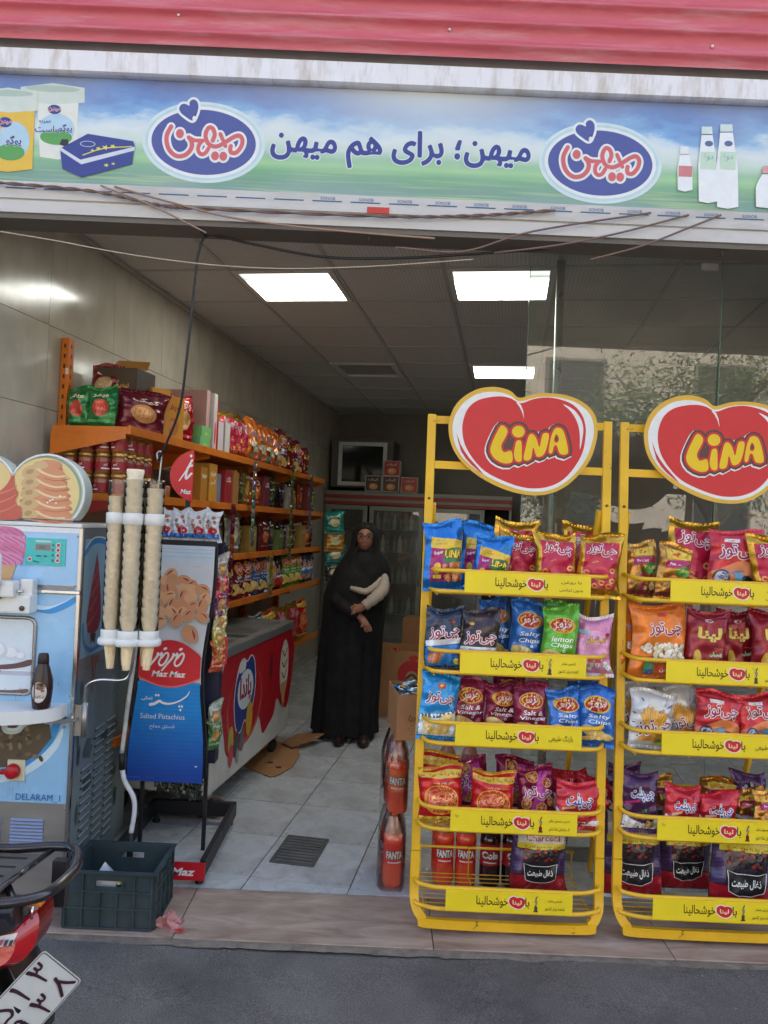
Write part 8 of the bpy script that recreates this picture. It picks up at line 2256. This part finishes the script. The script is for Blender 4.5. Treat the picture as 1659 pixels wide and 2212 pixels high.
for v in b.verts: v.co = Vector((v.co.x * .085, v.co.y * .085 - .025, v.co.z * .062 + 1.365))
me = bpy.data.meshes.new('under_scarf'); b.to_mesh(me); b.free(); me.materials.append(CLOTH); put('under_scarf', me, per)
tubep([(-.2, -.14, 1.04), (-.1, -.22, .98), (-.02, -.24, .935)], [.055, .05, .038], CLOTH, 'cloak_sleeve')
# glasses
g = G(); gm = mat((24, 22, 24), rough=.3)
for s in (-1, 1): g.tube([(s * .031 + .024 * math.cos(t), -.128, 1.508 + .017 * math.sin(t)) for t in np.linspace(0, 2 * pi, 17)[:-1]], .0028, gm, closed=True, n=6); g.tube([(s * .055, -.128, 1.512), (s * .068, -.06, 1.512)], .002, gm, n=6)
g.tube([(-.008, -.129, 1.512), (.008, -.129, 1.512)], .0025, gm, n=6); g.obj('glasses', per)
for s in (-1, 1):
    g = G(); g.lathe([(0, -.004), (.006, -.003), (.0075, 0), (.006, .003), (0, .004)], mat((30, 22, 20), rough=.2), n=10); o = g.obj('eye', per); o.location = (s * .030, -.108, 1.508); o.rotation_euler = (pi / 2, 0, 0)
    g = G(); g.tube(smooth_path([(s * .015, -.119, 1.528), (s * .032, -.117, 1.533), (s * .05, -.106, 1.527)], 4), .003, mat((34, 24, 22)), n=6); g.obj('eyebrow', per)
g = G(); g.tube(smooth_path([(-.022, -.117, 1.437), (0, -.127, 1.442), (.022, -.117, 1.437)], 5), [.003] * 4 + [.005] * 3 + [.003] * 4, mat((142, 76, 70), rough=.4), n=8); g.obj('lips', per)
for s in (-1, 1):
    g = G(); b = bmesh.new(); bmesh.ops.create_uvsphere(b, u_segments=14, v_segments=8, radius=1)
    me = bpy.data.meshes.new('shoe')
    for v in b.verts: v.co = Vector((v.co.x * .045, v.co.y * .12, max(-.02, v.co.z * .05)))
    b.to_mesh(me); b.free(); me.materials.append(mat((46, 28, 28), rough=.4))
    o = put('shoe', me, per); o.location = (-.03 + s * .09, -.20, .02)
# ================================================================== across the street: what the glass mirrors
def tree(name, x, y, hgt, cr, lab, seed, nl=3000):
    q = random.Random(seed)
    t = thing(name, lab, 'tree', 'trees across the street', loc=(x, y, -.01))
    bark = mat((92, 78, 62), rough=.9, var=.25, scale=12, bump=.6)
    g = G(); P = smooth_path([(0, 0, 0), (.05, .03, hgt * .25), (-.04, .02, hgt * .5), (.02, -.03, hgt * .72)], 5)
    g.tube(P, list(np.linspace(.15, .06, len(P))), bark, n=10); g.obj('trunk', t)
    ends = []
    g = G()
    for k in range(9):
        an = q.uniform(0, 6.3); z0 = hgt * q.uniform(.3, .65); e = Vector((math.cos(an) * cr * q.uniform(.5, .9), math.sin(an) * cr * q.uniform(.5, .9), hgt * q.uniform(.55, .95)))
        P = smooth_path([(0, 0, z0), tuple(e * .5 + Vector((0, 0, z0 * .5))), tuple(e)], 4); g.tube(P, list(np.linspace(.05, .012, len(P))), bark, n=6); ends += [Vector(p) for p in P[3:]]
    g.obj('branch', t)
    g = G(); lm = [mat(c, rough=.55, var=.2, scale=3) for c in ((70, 96, 44), (92, 118, 56), (54, 78, 38), (120, 140, 84))]
    VV = [[] for _ in lm]; FF = [[] for _ in lm]
    for k in range(nl):
        c = q.choice(ends) + Vector((q.gauss(0, .32), q.gauss(0, .32), q.gauss(-.05, .34)))
        d = Vector((q.gauss(0, 1), q.gauss(0, 1), q.gauss(-.5, .7))).normalized(); s = d.cross(Vector((q.gauss(0, 1), q.gauss(0, 1), q.gauss(0, 1)))).normalized()
        L, w = q.uniform(.07, .13), q.uniform(.012, .022); mi = q.choice((0, 0, 1, 2, 1, 3)); i = len(VV[mi])
        VV[mi] += [c, c + d * L * .5 + s * w, c + d * L, c + d * L * .5 - s * w]; FF[mi].append((i, i + 1, i + 2, i + 3))
    for m, v, f in zip(lm, VV, FF): g.add(v, f, m)
    g.obj('crown', t, fixn=False)
tree('street_tree', 2.9, -5.0, 4.8, 2.3, 'olive green street tree mirrored in the glass above the left heart sign', 1, 9000)
tree('street_tree', 5.6, -5.6, 5.4, 2.5, 'taller street tree mirrored in the glass at the far right', 2, 9000)
tree('street_tree', .3, -7.4, 5.0, 2.0, 'street tree standing farther left across the street', 3)
tree('street_tree', 8.2, -7.0, 5.4, 2.1, 'street tree beyond the right edge across the street', 4)
ob = thing('opposite_building', 'pale plastered building across the street mirrored dimly in the glass', 'building')
M_PL = mat((190, 182, 168), rough=.9, var=.12, scale=1.5)
g = G(); g.bb(-14, 18, -22, -13, -.1, 8.5, M_PL); g.obj('wall', ob)
for k in range(7):
    for z in (1.2, 4.6):
        x = -11 + k * 4
        g = G(); g.bb(x - .8, x + .8, -13.0, -12.96, z, z + 1.7, mat((120, 116, 108))); w_ = g.obj('window', ob)
        g = G(); g.bb(x - .72, x + .72, -12.955, -12.95, z + .08, z + 1.62, mat((40, 48, 54), rough=.08)); g.obj('pane', w_)
g = G(); g.bb(-14.2, 18.2, -13.4, -12.6, 8.5, 8.8, mat((150, 140, 128), rough=.8)); g.obj('cornice', ob)
